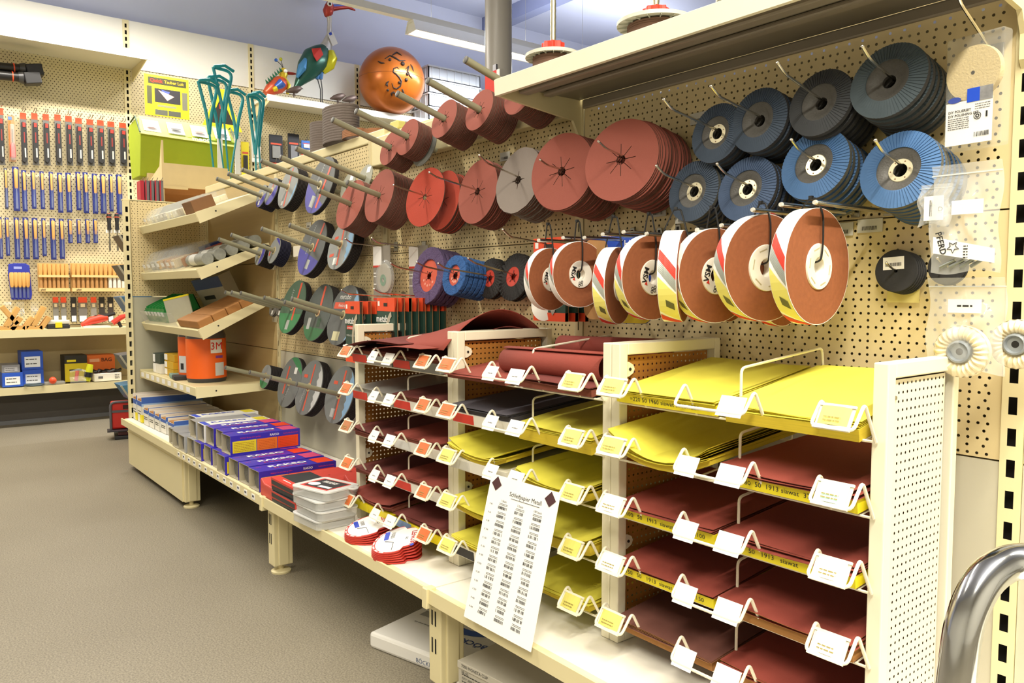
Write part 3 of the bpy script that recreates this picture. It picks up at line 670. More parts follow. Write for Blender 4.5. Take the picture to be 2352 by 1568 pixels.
for i, (X, cy, cz, ty, tl, rad, mt, ed, hb, n, lab) in enumerate(FLAP):
    wire_hook(X, cy, cz, tl, ty, 'wire hook of the ' + lab.replace(' disc ', ' discs ', 1).replace('in the ', '').replace('with metal hub ', ''), up=.004, group='wire hooks of the flap discs')
    fm = flap_mesh(rad, mt, ed); bm_ = back_mesh(rad, hb); rr = random.Random(i)
    rt, tp, d = rod_pts(X, cy, cz, tl, cy); L = (tp-rt).length
    for k in range(n):
        p = rt+d*(L-.0152*k-.010)+Vector((rr.uniform(-.0015, .0015), 0, -.0085+rr.uniform(-.001, .001)))
        if (p.y > -.02): continue
        t = thing('flap_disc', lab, 'flap disc', p, 0, 'pile of ' + lab); dd = Matrix.Rotation(R(rr.uniform(-1.5, 1.5)), 3, 'Z') @ d
        t.matrix_world = Matrix.Translation(p) @ frame(dd, rr.uniform(0, 90))
        meshobj('flap_ring', fm, t); meshobj('backing_plate', bm_, t)
        if hb and k == 0:
            h = meshobj('metal_hub', HUB, t)
            for q in range(6): MB().cyl((.0152*math.cos(q*1.047), .0152*math.sin(q*1.047), .0041), (.0152*math.cos(q*1.047), .0152*math.sin(q*1.047), .0046), .0013, 6).obj('dimple', hubdot, h)
# purple and blue cleaning discs, black corrugated discs
def coarse_disc(X, cy, cz, tilt, ty, rad, ri, th, mt, lab, n, hooklab, seed):
    rt, tp, d = rod_pts(X, cy, cz, tilt, cy); L = (tp-rt).length
    wire_hook(X, cy, cz, tilt, ty, hooklab, up=.0, group='wire hooks of the cleaning discs')
    for k in range(n):
        p = rt+d*(L-th*1.3*k-th*.5)+Vector((0, 0, -.006))
        if p.y > -.02: continue
        t = thing('cleaning_disc', lab, 'cleaning disc', p, 0, lab); t.matrix_world = Matrix.Translation(p) @ frame(d, 40*k)
        rr = random.Random(seed); b = MB(); nn = 72; prof = 7
        rows = [(rad, -th*.45), (rad, 0), (rad, th*.4), (rad*.97, th*.5), ((rad+ri)/2, th*.5), (ri*1.04, th*.5), (ri, th*.35), (ri, -th*.2)]
        jit = [[(rr.uniform(-.0009, .0009), rr.uniform(-.0009, .0009)) for _ in rows] for _ in range(nn)]
        for i in range(nn):
            a = 2*math.pi*i/nn
            b.v += [Vector(((r+jit[i][q][0])*math.cos(a), (r+jit[i][q][0])*math.sin(a), h+jit[i][q][1])) for q, (r, h) in enumerate(rows)]
        K = len(rows)
        for i in range(nn):
            j = (i+1) % nn
            for q in range(K-1): b.f.append([i*K+q, j*K+q, j*K+q+1, i*K+q+1]); b.mi.append(0)
        b.obj('abrasive_fleece', mt, t)
        c = MB().lathe([(ri*1.02, -th*.05), (ri*1.02, th*.02), (.011, th*.02), (.011, -th*.05)], 32).obj('red_plate', m('#cf5a42', .6, 0, .1, 40), t)
        if k == 0:
            for q in range(4): MB().cb((0, .014, th*.02+.0004), (.002, .012, .0006), Matrix.Rotation(R(45+90*q), 4, 'Z')).obj('slit', BLACK, c)
            for q in range(5): MB().lathe([(0, 0), (.004, 0)], 10, T(ri*.6*math.cos(3.6+q*.5), ri*.6*math.sin(3.6+q*.5), th*.02+.0004)).obj('printed_dot', m('#e6a18f', .6), c)
PURP = m('#5f4f74', .95, 0, .95, 420, 1.); BLUF = m('#33609e', .95, 0, .95, 460, 1.)
coarse_disc(-1.565, -.10, .987, 9.7, -.234, .088, .050, .013, PURP, 'purple open web cleaning disc with red centre plate', 5, 'wire hook through the purple cleaning discs', 1)
coarse_disc(-1.394, -.12, .985, 10, -.249, .058, .030, .013, BLUF, 'blue open web cleaning disc with red centre plate', 7, 'wire hook through the blue cleaning discs', 2)
def corrug(rad):
    b = MB(); n = 96
    def f(u, v):
        a = 2*math.pi*u; r = rad*(.42+.58*v); z = .002+.0035*math.sin(32*a+5*v)*v
        return (r*(1+.012*math.sin(32*a)*v)*math.cos(a), r*(1+.012*math.sin(32*a)*v)*math.sin(a), z+(.005*(1-v)))
    b.grid(f, n, 5); b.grid(lambda u, v: (rad*(1-.58*v)*math.cos(2*math.pi*u), rad*(1-.58*v)*math.sin(2*math.pi*u), -.003), n, 2)
    b.grid(lambda u, v: (rad*math.cos(2*math.pi*u), rad*math.sin(2*math.pi*u), -.003+.006*v), n, 1)
    return b.mesh('corrugated_ring', m('#2c2b2a', .8, 0, .4, 400, .6), True)
for X, cz, ty, tl, rad, n, lab in ((-1.322, .976, -.226, 7.4, .058, 2, 'small black corrugated disc with red centre beside the blue cleaning discs'), (-1.215, .979, -.202, 12, .066, 2, 'black corrugated disc with red centre beside the brown cloth rolls')):
    wire_hook(X, -.04, cz, tl, ty, 'wire hook of the ' + lab, up=.002, group='wire hooks of the corrugated discs'); cm = corrug(rad)
    rt, tp, d = rod_pts(X, -.04, cz, tl, -.04); L = (tp-rt).length
    for k in range(n):
        t = thing('corrugated_disc', lab, 'grinding disc', (0, 0, 0), 0, lab); t.matrix_world = Matrix.Translation(rt+d*(L-.012*k)+Vector((.004*k, 0, -.007))) @ frame(d, 30*k)
        meshobj('corrugated_ring', cm, t); c = MB().lathe([(rad*.44, .0035), (rad*.44, .0065), (.010, .0045), (.010, .0015)], 28).obj('red_plate', m('#c3402e', .6, 0, .1, 40), t)
        if k == 0:
            for q in range(5): MB().cb((0, .013, .0062), (.0014, .010, .0006), Matrix.Rotation(R(72*q), 4, 'Z')).obj('slit', BLACK, c)
# ------------------------------------------------------------------ cutting discs on grey tubes
GREYD = m('#5a5d5c', .6, 0, .1, 60); LGREY = m('#8c8f8d', .6, 0, .1, 60); DKE = m('#2b2625', .85, 0, .25, 120, .3); PURPL = m('#46429c', .5, 0, .06, 30); GRN = m('#3a8253', .5, 0, .06, 30); LBL = m('#7fa6c8', .5, 0, .06)
def cut_disc(rad, face):
    return MB().lathe([(.011, -.0012), (.011, .0012), (rad, .0012), (rad, -.0012)], 48, closed=True).mesh('cutting_disc', [face], False)
def cut_pile(X, cz, tl, ty, rad, n, step, face, deco, lab, hook, cy=-.08, roll=0, seed=0, edge=None):
    if X-rad < -3.004:                      # keep clear of the sloping shelves: slide along the line of sight
        f = (-3.002+rad-CAM.x)/(X-CAM.x); X = -3.002+rad; cy = CAM.y+(cy-CAM.y)*f; cz = CAM.z+(cz-CAM.z)*f; ty = CAM.y+(ty-CAM.y)*f
    tube_hook(X, cy, cz, tl, ty, hook, group='grey tubes of the cutting discs')
    rt, tp, d = rod_pts(X, cy, cz, tl, cy); L = (tp-rt).length; rr = random.Random(seed)
    fm, bm_ = cut_disc(rad, face), cut_disc(rad, edge or DKE)
    n = max(1, min(n, int((L-rad*math.tan(R(tl))-.005)/step)))
    for k in range(n):
        p = rt+d*(L-step*k-.0012)+Vector((rr.uniform(-.0004, .0004), 0, -.0008+rr.uniform(-.0004, .0004)))
        if k == 0:
            t = thing('cutting_disc', lab, 'cutting disc', p, 0, lab); t.matrix_world = Matrix.Translation(p) @ frame(d, roll)
            meshobj('disc', fm, t); MB().lathe([(.0112, .0013), (.0112, .0022), (.018, .0022), (.0185, .0013)], 24).obj('bush', m('#c9b98f', .4, .4, .1), t)
            for kind, mt, args in deco:
                z = .0016
                if kind == 'seg':      # segment of the face beyond a chord
                    a0, a1, off = args; pts = [(rad*.985*math.cos(R(a0+(a1-a0)*i/18)), rad*.985*math.sin(R(a0+(a1-a0)*i/18)), z) for i in range(19)]
                    MB().add(pts, [tuple(range(19))]).obj('printed_field', mt, t)
                elif kind == 'bar':    # straight printed bar x0,x1,y0,y1
                    MB().add([(args[0]*rad, args[2]*rad, z+.0002), (args[1]*rad, args[2]*rad, z+.0002), (args[1]*rad, args[3]*rad, z+.0002), (args[0]*rad, args[3]*rad, z+.0002)], [(0, 1, 2, 3)]).obj('printed_bar', mt, t)
                elif kind == 'txt':
                    s, x, y, sz, rot = args
                    txt(s, sz*rad, t, Matrix.Translation((x*rad, y*rad, z+.0004)) @ Matrix.Rotation(R(rot), 4, 'Z') @ RX(-90) @ Matrix.Scale(1, 4), mt)
                elif kind == 'zig':    # saw tooth printed field on one side
                    pts = [(rad*.98*math.cos(R(-60+120*i/16)), rad*.98*math.sin(R(-60+120*i/16)), z) for i in range(17)]
                    zz = [(rad*(.52+(.09 if i % 2 else 0)), rad*(.8-1.6*i/12), z) for i in range(13)]
                    MB().add(pts+zz, [tuple(range(len(pts)+len(zz)))]).obj('printed_field', mt, t)
        else:
            put(bm_, p, d, rr.uniform(0, 360), 'cutting_disc', lab, 'cutting disc', lab)
OR, WH, TG = m('#d2543a', .5, 0, .05), m('#e4e4e0', .5, 0, .02), m('#a9aca9', .5, 0, .03)
met = [('bar', OR, (.02, .14, -.92, .92)), ('bar', WH, (-.35, -.12, -.85, -.65)), ('txt', TG, ('metabo', -.45, .1, .2, 90))]
dp = [('seg', PURPL, (-170, -20, 0)), ('bar', OR, (.25, .38, -.1, .93)), ('bar', TG, (.02, .28, -.75, -.42)), ('txt', TG, ('PROFESSIONAL', -.28, .25, .16, 90))]
cut_pile(-2.968, 1.352, 17, -.273, .0525, 12, .0055, LGREY, [('seg', PURPL, (-150, 10, 0)), ('bar', WH, (-.3, 0, -.8, -.4))], 'small grey and violet cutting disc at the corner bay edge, upper row', 'grey tube of the smallest upper cutting discs', edge=m('#2c2a3d', .8, 0, .2))
cut_pile(-2.85, 1.361, 17.5, -.264, .0625, 12, .0055, LGREY, [('seg', PURPL, (-120, 30, 0)), ('bar', OR, (0, .12, .1, .85))], 'grey and violet cutting disc second in the upper row', 'grey tube of the second upper cutting discs', seed=2)
cut_pile(-2.67, 1.36, 16, -.268, .090, 13, .0055, LGREY, met+[('seg', LBL, (-60, 10, 0))], 'pale grey cutting disc with orange stripe in the upper row', 'grey tube of the pale grey upper cutting discs', seed=3)
cut_pile(-2.364, 1.338, 16.7, -.307, .115, 5, .004, GREYD, [('seg', PURPL, (-175, -35, 0)), ('bar', OR, (.3, .44, -.75, .85)), ('bar', TG, (-.25, .1, -.8, -.4)), ('txt', TG, ('PROFIT', -.2, .4, .2, 80))], 'large charcoal cutting disc with violet lower field in the upper row', 'grey tube of the violet field upper cutting disc', seed=4, roll=-14)
cut_pile(-2.445, 1.104, 17.5, -.28, .115, 14, .005, GREYD, dp, 'large charcoal cutting disc with violet field in the middle row', 'grey tube of the violet field middle cutting discs', seed=5, roll=-12)
cut_pile(-2.193, 1.103, 17.5, -.275, .095, 15, .005, LGREY, [('zig', LBL, ()), ('bar', OR, (-.02, .1, -.85, .85)), ('bar', WH, (-.35, -.02, -.78, -.5)), ('bar', OR, (-.6, -.3, .3, .42)), ('bar', OR, (-.75, -.4, -.4, -.28))], 'pale grey cutting disc with blue saw tooth print', 'grey tube of the saw tooth print cutting discs', seed=6, roll=8)
cut_pile(-2.997, 1.098, 18, -.262, .05, 12, .0055, LGREY, [('seg', PURPL, (-80, 60, 0))], 'small grey cutting disc at the corner bay edge, middle row', 'grey tube of the smallest middle cutting discs', seed=7)
cut_pile(-2.834, 1.107, 18, -.263, .058, 12, .0055, LGREY, [('seg', PURPL, (20, 100, 0)), ('bar', OR, (-.75, -.55, -.4, .2))], 'small grey cutting disc tilted forward in the middle row', 'grey tube of the second middle cutting discs', seed=8, edge=m('#23243d', .8, 0, .2))
cut_pile(-2.648, .869, 17.7, -.199, .115, 6, .005, m('#4a6350', .6, 0, .1, 60), [('seg', GRN, (-165, -15, 0)), ('bar', OR, (.22, .36, -.5, .9)), ('bar', TG, (-.12, .14, -.85, -.5)), ('txt', TG, ('PROFIT', -.25, .35, .2, 85))], 'large green and grey cutting disc in the lower row', 'grey tube through the green cutting disc', seed=9)
cut_pile(-2.398, .851, 17, -.215, .115, 11, .005, m('#4d5450', .6, 0, .1, 60), [('seg', m('#2f6b42', .5, 0, .06), (-150, -35, 0)), ('bar', OR, (.02, .16, -.1, .92)), ('bar', TG, (-.6, -.36, -.6, -.2)), ('bar', m('#2c4a37', .5), (.15, .4, -.5, -.2))], 'large dark grey disc with orange stripe and green foot in the lower row', 'grey tube through the dark green footed disc', seed=10)
cut_pile(-2.183, .846, 17, -.276, .115, 13, .0052, GREYD, [('zig', LBL, ()), ('bar', OR, (-.75, .45, .2, .42)), ('txt', WH, ('metabo', -.1, .6, .26, 0)), ('bar', m('#c9c49c', .5), (-.35, .12, -.85, -.55)), ('txt', WH, ('Flexiarapid', -.15, .31, .14, 0))], 'large slate grey cutting disc with white lettering and red bar', 'grey tube through the lettered slate cutting discs', seed=11)
cut_pile(-2.965, .551, 16, -.258, .054, 13, .0055, LGREY, [('seg', GRN, (-160, -30, 0))], 'small grey and green cutting disc on the lowest tube row', 'grey tube of the small lowest cutting discs', seed=12)
cut_pile(-2.69, .552, 17, -.25, .108, 5, .005, m('#6b6f6d', .6, 0, .1, 60), [('seg', GRN, (20, 110, 0)), ('bar', OR, (-.4, -.28, -.5, .6)), ('txt', TG, ('PROFI', -.05, -.5, .22, 60)), ('bar', m('#e8e8e2', .5), (.2, .45, .35, .6))], 'grey cutting disc with a green edge field on the lowest row', 'grey tube through the green edged lowest disc', seed=13)
cut_pile(-2.496, .548, 17.5, -.238, .113, 12, .005, m('#717573', .6, 0, .1, 60), [('zig', m('#c2c5c2', .5), ()), ('bar', OR, (.0, .1, -.85, .85)), ('bar', OR, (-.6, -.3, .32, .44)), ('txt', TG, ('metabo', -.3, -.3, .2, 75))], 'grey cutting disc with white saw tooth field on the lowest row', 'grey tube through the white saw tooth lowest discs', seed=14)
cut_pile(-2.222, .548, 17, -.248, .110, 10, .005, m('#6f7371', .6, 0, .1, 60), [('zig', LBL, ()), ('bar', OR, (.02, .14, -.85, .85)), ('bar', OR, (-.6, -.3, .32, .44)), ('bar', TG, (-.3, .0, -.8, -.5))], 'grey cutting disc with blue saw tooth field on the lowest row', 'grey tube through the blue saw tooth lowest discs', seed=15)
# small oval discs and small black discs of the row
OLG = m('#8f8f7e', .55, 0, .08, 40)
for X, cz, ty, rad, lab in ((-2.172, 1.322, -.312, .052, 'small olive grey disc with white tag next to the violet field disc'), (-2.042, 1.335, -.310, .052, 'small olive grey disc with white tag near the red disc piles')):
    tube_hook(X, -.08, cz, 17, ty, 'long grey tube of the ' + lab.replace(' with white tag', ''), group='grey tubes of the cutting discs')
    rt, tp, d = rod_pts(X, -.08, cz, 17, -.08)
    t = thing('cutting_disc', lab, 'cutting disc'); t.matrix_world = Matrix.Translation(rt+d*.06) @ frame(d)
    meshobj('disc', cut_disc(rad, OLG), t); MB().add([(.004, .02, .0018), (.03, .02, .0018), (.03, .042, .0018), (.004, .042, .0018)], [(0, 1, 2, 3)]).obj('tag', PAPER, t)
for X, cz, ty, lab in ((-2.93, .872, -.262, 'first'), (-2.85, .872, -.262, 'second'), (-2.76, .872, -.255, 'third')):
    tube_hook(X, -.08, cz, 17, ty, 'bare grey tube of the lower row, %s from the corner bay' % lab, group='grey tubes of the cutting discs')
    rt, tp, d = rod_pts(X, -.08, cz, 17, -.08)
    for k in range(3):
        t = thing('cutting_disc', 'tiny dark cutting disc with pale label, %s tube from the corner bay' % lab, 'cutting disc', (0, 0, 0), 0, 'tiny discs on the %s lower tube' % lab); t.matrix_world = Matrix.Translation(rt+d*(.05-.006*k)+Vector((0, 0, -.001))) @ frame(d, 20*k)
        meshobj('disc', cut_disc(.042, m('#6b6862', .6, 0, .1)), t)
        if k == 0: MB().add([(-.01, -.034, .0018), (.01, -.034, .0018), (.01, -.015, .0018), (-.01, -.015, .0018)], [(0, 1, 2, 3)]).obj('label', PAPER, t)
tag(MB().box(-2.70, -2.55, -.05, -.002, 1.075, 1.12).obj('shelf_stub', m('#e9e2cd', .5, 0, .03), None, bevel=.002), 'short pale bracket strip behind the middle row discs', 'bracket')
# ------------------------------------------------------------------ brown abrasive cloth rolls hung by cable ties
SIDEX = RZ(90)                                             # prints on a face looking to +X
TOPM = Matrix(((0, 0, -1, 0), (1, 0, 0, 0), (0, -1, 0, 0), (0, 0, 0, 1)))   # prints on a face looking up, reading along +Y
CLOTH = m('#8e5230', .85, 0, .18, 120, .2); CORE = m('#efeadb', .4, 0, .03); LYEL = m('#eae07a', .5, 0, .03)
def cloth_roll(px, py, Y, rad, wid, phi, lab, vsm=True, core=.36, rodz=1.078, ybot=True, tie=True, second=False):
    c = at(px, py, Y=Y); n = Vector((math.cos(R(phi)), math.sin(R(phi)), 0)); up = Vector((0, 0, 1)); x = up.cross(n)
    M = Matrix(((x.x, up.x, n.x, c.x), (x.y, up.y, n.y, c.y), (x.z, up.z, n.z, c.z), (0, 0, 0, 1)))
    t = thing('cloth_roll', lab, 'sandpaper roll'); t.matrix_world = M
    ri, rh = rad*core, rad*core*.40
    b = MB(); b.lathe([(ri, -wid), (ri, 0)]+[(ri+(rad-ri)*i/10, .00012*(i % 2)) for i in range(1, 10)]+[(rad, 0)], 56); b.lathe([(rad, -wid), (ri, -wid)], 56)
    b.obj('cloth_winding', CLOTH, t, False)
    MB().lathe([(rad, 0), (rad+.0008, 0), (rad+.0008, -wid), (rad, -wid)], 56).obj('outer_sleeve', PAPER, t, True)
    k = MB().lathe([(rh, -wid*.9), (rh, .0015), (rh*1.12, .0025), (ri*.98, .0025), (ri, .0), (ri, -wid*.9)], 40).obj('core', CORE, t, True)
    if vsm:
        txt('VSM', ri*.50, k, T(-ri*.64, ri*.12, .0032) @ Matrix.Rotation(R(75), 4, 'Z') @ RX(-90), INK, bold=.02)
        MB().add([(-ri*.75, -ri*.38, .0032), (-ri*.52, -ri*.46, .0032), (-ri*.58, -ri*.2, .0032)], [(0, 1, 2)]).obj('logo_triangle', REDINK, k)
        for q, (a, e) in enumerate(((-.12, -.62), (.08, -.55), (-.16, -.8), (.05, -.75))):
            MB().lathe([(ri*.06, 0), (ri*.1, 0)], 10, T(a*ri+.2*ri*0, e*ri, .0032)).obj('pictogram', INK, k)
    else:
        for q in range(6): MB().cb((0, ri*.78, .0027), (ri*.42, ri*.05, .0006), Matrix.Rotation(R(60*q+20), 4, 'Z')).obj('core_slit', m('#b9b08f', .5), k)
    def stripe(a0, a1, sh, mt, nm='sleeve_stripe', r=.0014, f0=0., f1=1.):
        MB().grid(lambda u, v: ((rad+r)*math.cos(R(a0+(a1-a0)*u+sh*v)), (rad+r)*math.sin(R(a0+(a1-a0)*u+sh*v)), -.001-(wid-.002)*(f0+(f1-f0)*v)), 6, 3).obj(nm, mt, t)
    stripe(172, 186, -26, REDINK); stripe(186, 200, -26, m('#a7aba4', .4, .3, .1))
    stripe(72, 84, -14, m('#e2675c', .5))
    if ybot: stripe(203, 250, -22, LYEL, 'sleeve_print'); stripe(254, 268, -20, REDINK)
    if ybot: stripe(216, 226, -6, m('#5f5d33', .5), 'sleeve_label', .0018, .15, .6)
    if tie:
        top = rodz+.006-c.z; yy = 0
        MB().tube(fillet([(-.004, top, -wid*.6), (0, top+.002, -wid*.25), (.002, rad*.9, .005), (.001, ri, .0065), (0, rh*.6, .004), (0, rh*.4, -.012)], .012, 4), .0017, 6).obj('cable_tie', BLACK, t, True)
        MB().cb((-.003, top+.003, -wid*.5), (.006, .005, .006)).obj('tie_head', BLACK, t)
        MB().tube(fillet([(-.004, top, -wid*.6), (.0, rad, -wid-.006), (0, rh, -wid-.004), (0, rh*.5, -wid*.5)], .01, 3), .0015, 6).obj('cable_tie', BLACK, t, True)
    return c
ROLLS = [(1266, 641, -.20, .070, .016, 4, True, .40, 'brown cloth roll with white core nearest the dark green blade cards', False),
         (1333, 630, -.20, .071, .018, -8, True, .42, 'brown cloth roll with lettered core beside the blue hanging card', False),
         (1423, 656, -.21, .078, .026, 22, False, .40, 'narrow seen cloth roll hanging in front of the blue card', True),
         (1500, 637, -.20, .083, .021, -3, True, .42, 'brown cloth roll with lettered core behind the edge on roll', True),
         (1572, 634, -.225, .084, .034, 30, False, .36, 'cloth roll turned edge on showing its white sleeve', True),
         (1645, 633, -.205, .085, .022, -11, True, .40, 'brown cloth roll with lettered core beside the large rolls', True),
         (1761, 615, -.20, .091, .028, -13, False, .44, 'large brown cloth roll with plain pale core, doubled behind', True),
         (1880, 612, -.195, .094, .029, 0, False, .40, 'largest brown cloth roll at the end of the row', True)]
for px, py, Y, rad, wid, phi, vs, co, lab, yb in ROLLS: cloth_roll(px, py, Y, rad, wid, phi, lab, vs, co, ybot=yb)
cloth_roll(1800, 640, -.115, .085, .020, 2, 'brown cloth roll half hidden behind the two large ones', False, .4)
cloth_roll(1675, 645, -.115, .078, .020, 3, 'brown cloth roll half hidden behind the lettered roll', False, .4)
RODS = [(1240, 552), (1296, 546), (1345, 546), (1387, 538), (1435, 533), (1488, 537), (1542, 536), (1604, 528), (1660, 518), (1732, 482), (1797, 470), (1875, 465)]
for i, (px, py) in enumerate(RODS):
    p = at(px, py, Y=-.235 if i > 1 else -.22)
    t = thing('straight_rod_hook', 'straight chrome rod above the cloth rolls, %s from the green cards' % ('first', 'second', 'third', 'fourth', 'fifth', 'sixth', 'seventh', 'eighth', 'ninth', 'tenth', 'eleventh', 'last')[i], 'hook', (p.x, -.002, p.z), 0, 'chrome rods of the cloth rolls')
    MB().cyl((0, -.004, 0), (0, p.y, 0), .0042, 12).obj('rod', CHROME, t, True)
    MB().tube([(0, p.y, 0), (0, p.y-.004, 0)], [.0042, .0034], 12).obj('tip', m('#efece0', .3, .4), t, True)
    pl = MB().prism([(-.008, -.008), (.008, -.008), (.009, .02), (.006, .032), (-.006, .032), (-.009, .02)], -.004, -.001).obj('back_plate', STEEL, t, bevel=.001)
    MB().cb((0, -.0045, .02), (.006, .001, .014)).obj('keyhole', SLOT, pl)
# ------------------------------------------------------------------ carded blades and packs
GREENC = m('#26463c', .45, 0, .05); ORC = m('#e8502a', .45, 0, .04)
def metabo_card(label, loc, w, h, rz=0, group=None, full=True, th=.009):
    t = thing('hanging_blade_card', label, 'blade pack', loc, R(rz), group)
    c = MB().box(0, w, 0, th, -h, 0).obj('card', GREENC, t)
    MB().box(0, w, -.0006, th+.0003, -h*.2, .0005).obj('red_header', ORC, t)
    MB().box(0, w, -.0006, th+.0003, -h-.0005, -h*.9).obj('red_footer', ORC, t)
    MB().box(0, w, th, th+.002, -h, .0).obj('card_back', KRAFT, t)
    MB().cb((w*.5, -.001, -h*.1), (w*.2, .001, h*.05)).obj('hang_hole', BLACK, t)
    if full:
        MB().box(w*.06, w*.16, -.0012, -.0007, -h*.12, -h*.05).obj('corner_mark', PAPER, t)
        txt('metabo', w*.26, t, T(w*.36, -.0008, -h*.32), PAPER, bold=.015)
        MB().box(w*.12, w*.55, -.0012, -.0007, -h*.46, -h*.40).obj('red_tag', REDINK, t)
        txt('premium', w*.1, t, T(w*.33, -.0014, -h*.43), PAPER)
        txt('Ø 125 x 22,23 mm', w*.07, t, T(w*.36, -.0008, -h*.56), PAPER)
        b = MB()
        b.grid(lambda u, v: (w*.95+w*(.35+.12*v)*math.cos(R(105+120*u)), -.002, -h*.62+w*(.62+.14*v)*math.sin(R(105+120*u))), 14, 1)
        b.obj('visible_blade', m('#d8d3c8', .3, .7, .1), t)
        MB().box(w*.7, w, -.0014, -.0008, -h*.75, -h*.5).obj('data_patch', BLACK, t)
    return t
for i in range(6):
    p = at(793, 692, Y=-.19); p2 = at(868, 684, Y=-.19)
    metabo_card('dark green carded blade with red header, pile nearest the slate cutting discs', (p.x+.012*i, -.19+.02*i, p.z), .115, .20, -3+2*i, 'first pile of green carded blades', i < 2)
for i in range(8):
    p2 = at(866, 684, Y=-.20)
    metabo_card('dark green carded blade with red header, pile below the purple discs', (p2.x+.006*i, -.20+.019*i, p2.z), .115, .20, -2+i, 'second pile of green carded blades', i < 2)
for X, Y0, Z, lab in ((at(793, 692, Y=-.19).x+.06, -.24, .913, 'wire hook carrying the first pile of green carded blades'), (at(866, 684, Y=-.2).x+.06, -.25, .915, 'wire hook carrying the second pile of green carded blades')):
    wire_hook(X, -.04, Z, 4, Y0, lab, up=.002, group='card hooks')
p = at(1226, 549, Y=-.10)
for i in range(3): metabo_card('large dark green blade card with red edges behind the first cloth roll', (p.x+.012*i, -.10+.022*i, p.z), .12, .205, 0, 'large green blade cards', i == 0)
wire_hook(p.x+.05, -.04, 1.045, 6, -.245, 'long curved wire hook above the large green blade cards', up=.006, group='card hooks')
# white disc below the green card
q = at(1250, 700, Y=-.10); o = put(MB().lathe([(0, .002), (.04, .002), (.04, -.002), (0, -.002)], 30).mesh('clear_blister', m('#f1efe6', .3, 0, .03), True), q, Vector((.2, -1, .05)), 0, 'blister_disc', 'pale round blister disc under the first cloth roll', 'disc', None)
# grey blade blisters
for i, (px, py, Y, lab) in enumerate(((857, 566, -.055, 'grey carded diamond blade with clear blister beside the saw tooth discs'), (939, 566, -.02, 'grey carded blade half hidden behind the purple discs'))):
    p = at(px, py, Y=Y); t = thing('diamond_disc_card', lab, 'blade pack', (p.x, Y, p.z), 0)
    w, h = .118, .19
    MB().box(0, w, 0, .002, -h, 0).obj('card', m('#8d877d', .5, 0, .05), t); MB().box(0, w*.5, -.0006, 0, -h*.36, -.002).obj('white_panel', PAPER, t)
    MB().box(0, w*.5, -.0008, 0, -h*.385, -h*.35).obj('red_line', REDINK, t); MB().box(0, w, -.0008, 0, -h*.985, -h*.94).obj('red_line', REDINK, t)
    MB().lathe([(0, .010), (.05, .010), (.058, .002), (.062, 0)], 30, T(w*.72, -.001, -h*.58) @ RX(90)).obj('blister', CLEAR, t, True)
    bl = MB().lathe([(.008, .004), (.05, .004), (.05, .002)], 30, T(w*.72, -.001, -h*.58) @ RX(90)).obj('blade', m('#b9b5a8', .35, .5, .1), t)
    MB().lathe([(.008, .005), (.020, .005), (.020, .004)], 20, T(w*.66, -.001, -h*.62) @ RX(90)).obj('green_ring', m('#4f8f68', .5), bl)
    for z in (-.5, -.56, -.7): lines(MB(), w*.03, w*.22, [h*z], .004, -.0008, None, i).obj('print', PAPER, t)['kind'] = 'stuff'
    wire_hook(p.x+w*.55, -.02, p.z-.004, 3, -.20, 'wire hook of the ' + lab.replace(' with clear blister', ''), up=.004, group='card hooks')
# blue and yellow card with brown card
p = at(1368, 541, Y=-.13); t = thing('blue_hanging_card', 'rounded blue and yellow hanging card behind the narrow cloth roll', 'blade pack', (p.x, -.13, p.z), R(4))
def rr_poly(x0, x1, z0, z1, r, n=5):
    o = []
    for cx, cz, a in ((x1-r, z1-r, 0), (x0+r, z1-r, 90), (x0+r, z0+r, 180), (x1-r, z0+r, 270)):
        o += [(cx+r*math.cos(R(a+90*i/n)), cz+r*math.sin(R(a+90*i/n))) for i in range(n+1)]
    return o
MB().prism(rr_poly(0, .165, -.195, 0, .03), 0, .002).obj('card', m('#2b50b8', .45, 0, .05), t)
MB().prism(rr_poly(.001, .164, -.194, -.125, .028), -.0008, .0).obj('yellow_field', m('#e0c912', .45, 0, .04), t)
MB().box(.001, .164, -.0005, 0, -.066, -.042).obj('pale_band', m('#7f9fd8', .45), t); txt('blue', .026, t, T(.105, -.0008, -.024), PAPER)
t2 = thing('brown_backing_card', 'plain brown card hanging behind the blue card', 'card', at(1342, 549, Y=-.165), R(14))
MB().prism(rr_poly(0, .06, -.178, 0, .022), 0, .002).obj('card', KRAFT, t2)
# ------------------------------------------------------------------ wall price labels
LBLC = m('#e2e0d6', .25, 0, .03, 20, 0, .75); WL = [(1392, 491, 40), (1512, 485, 46), (1605, 271, 26), (1102, 380, 24), (1160, 359, 26), (1932, 527, 40), (1998, 518, 42), (1150, 498, 26), (1062, 510, 22), (845, 478, 16), (709, 517, 10), (1570, 500, 24)]
for i, (px, py, w) in enumerate(WL):
    p = at(px, py, Y=-.004); ww = .046
    t = thing('wall_price_label', 'small clear price label clipped to the perforated wall, %s' % ('below the reddish eight slit discs', 'below the leaning red discs', 'beside the dark blue flap discs', 'above the salmon red discs', 'above the grey brown discs', 'under the rod of the largest roll', 'right of the largest roll rod', 'under the grey brown discs', 'under the salmon red discs', 'left of the orange red discs', 'above the violet field middle disc', 'under the faded blue flap discs')[i], 'price label', (p.x, -.004, p.z), 0, 'wall price labels')
    MB().cb((0, 0, 0), (ww, .001, .024)).obj('sleeve', LBLC, t)
    strokes(MB(), -.014, .014, -.008, -.001, -.0012, 12, .6, None, i).obj('barcode', m('#55534e', .6), t)['kind'] = 'stuff'
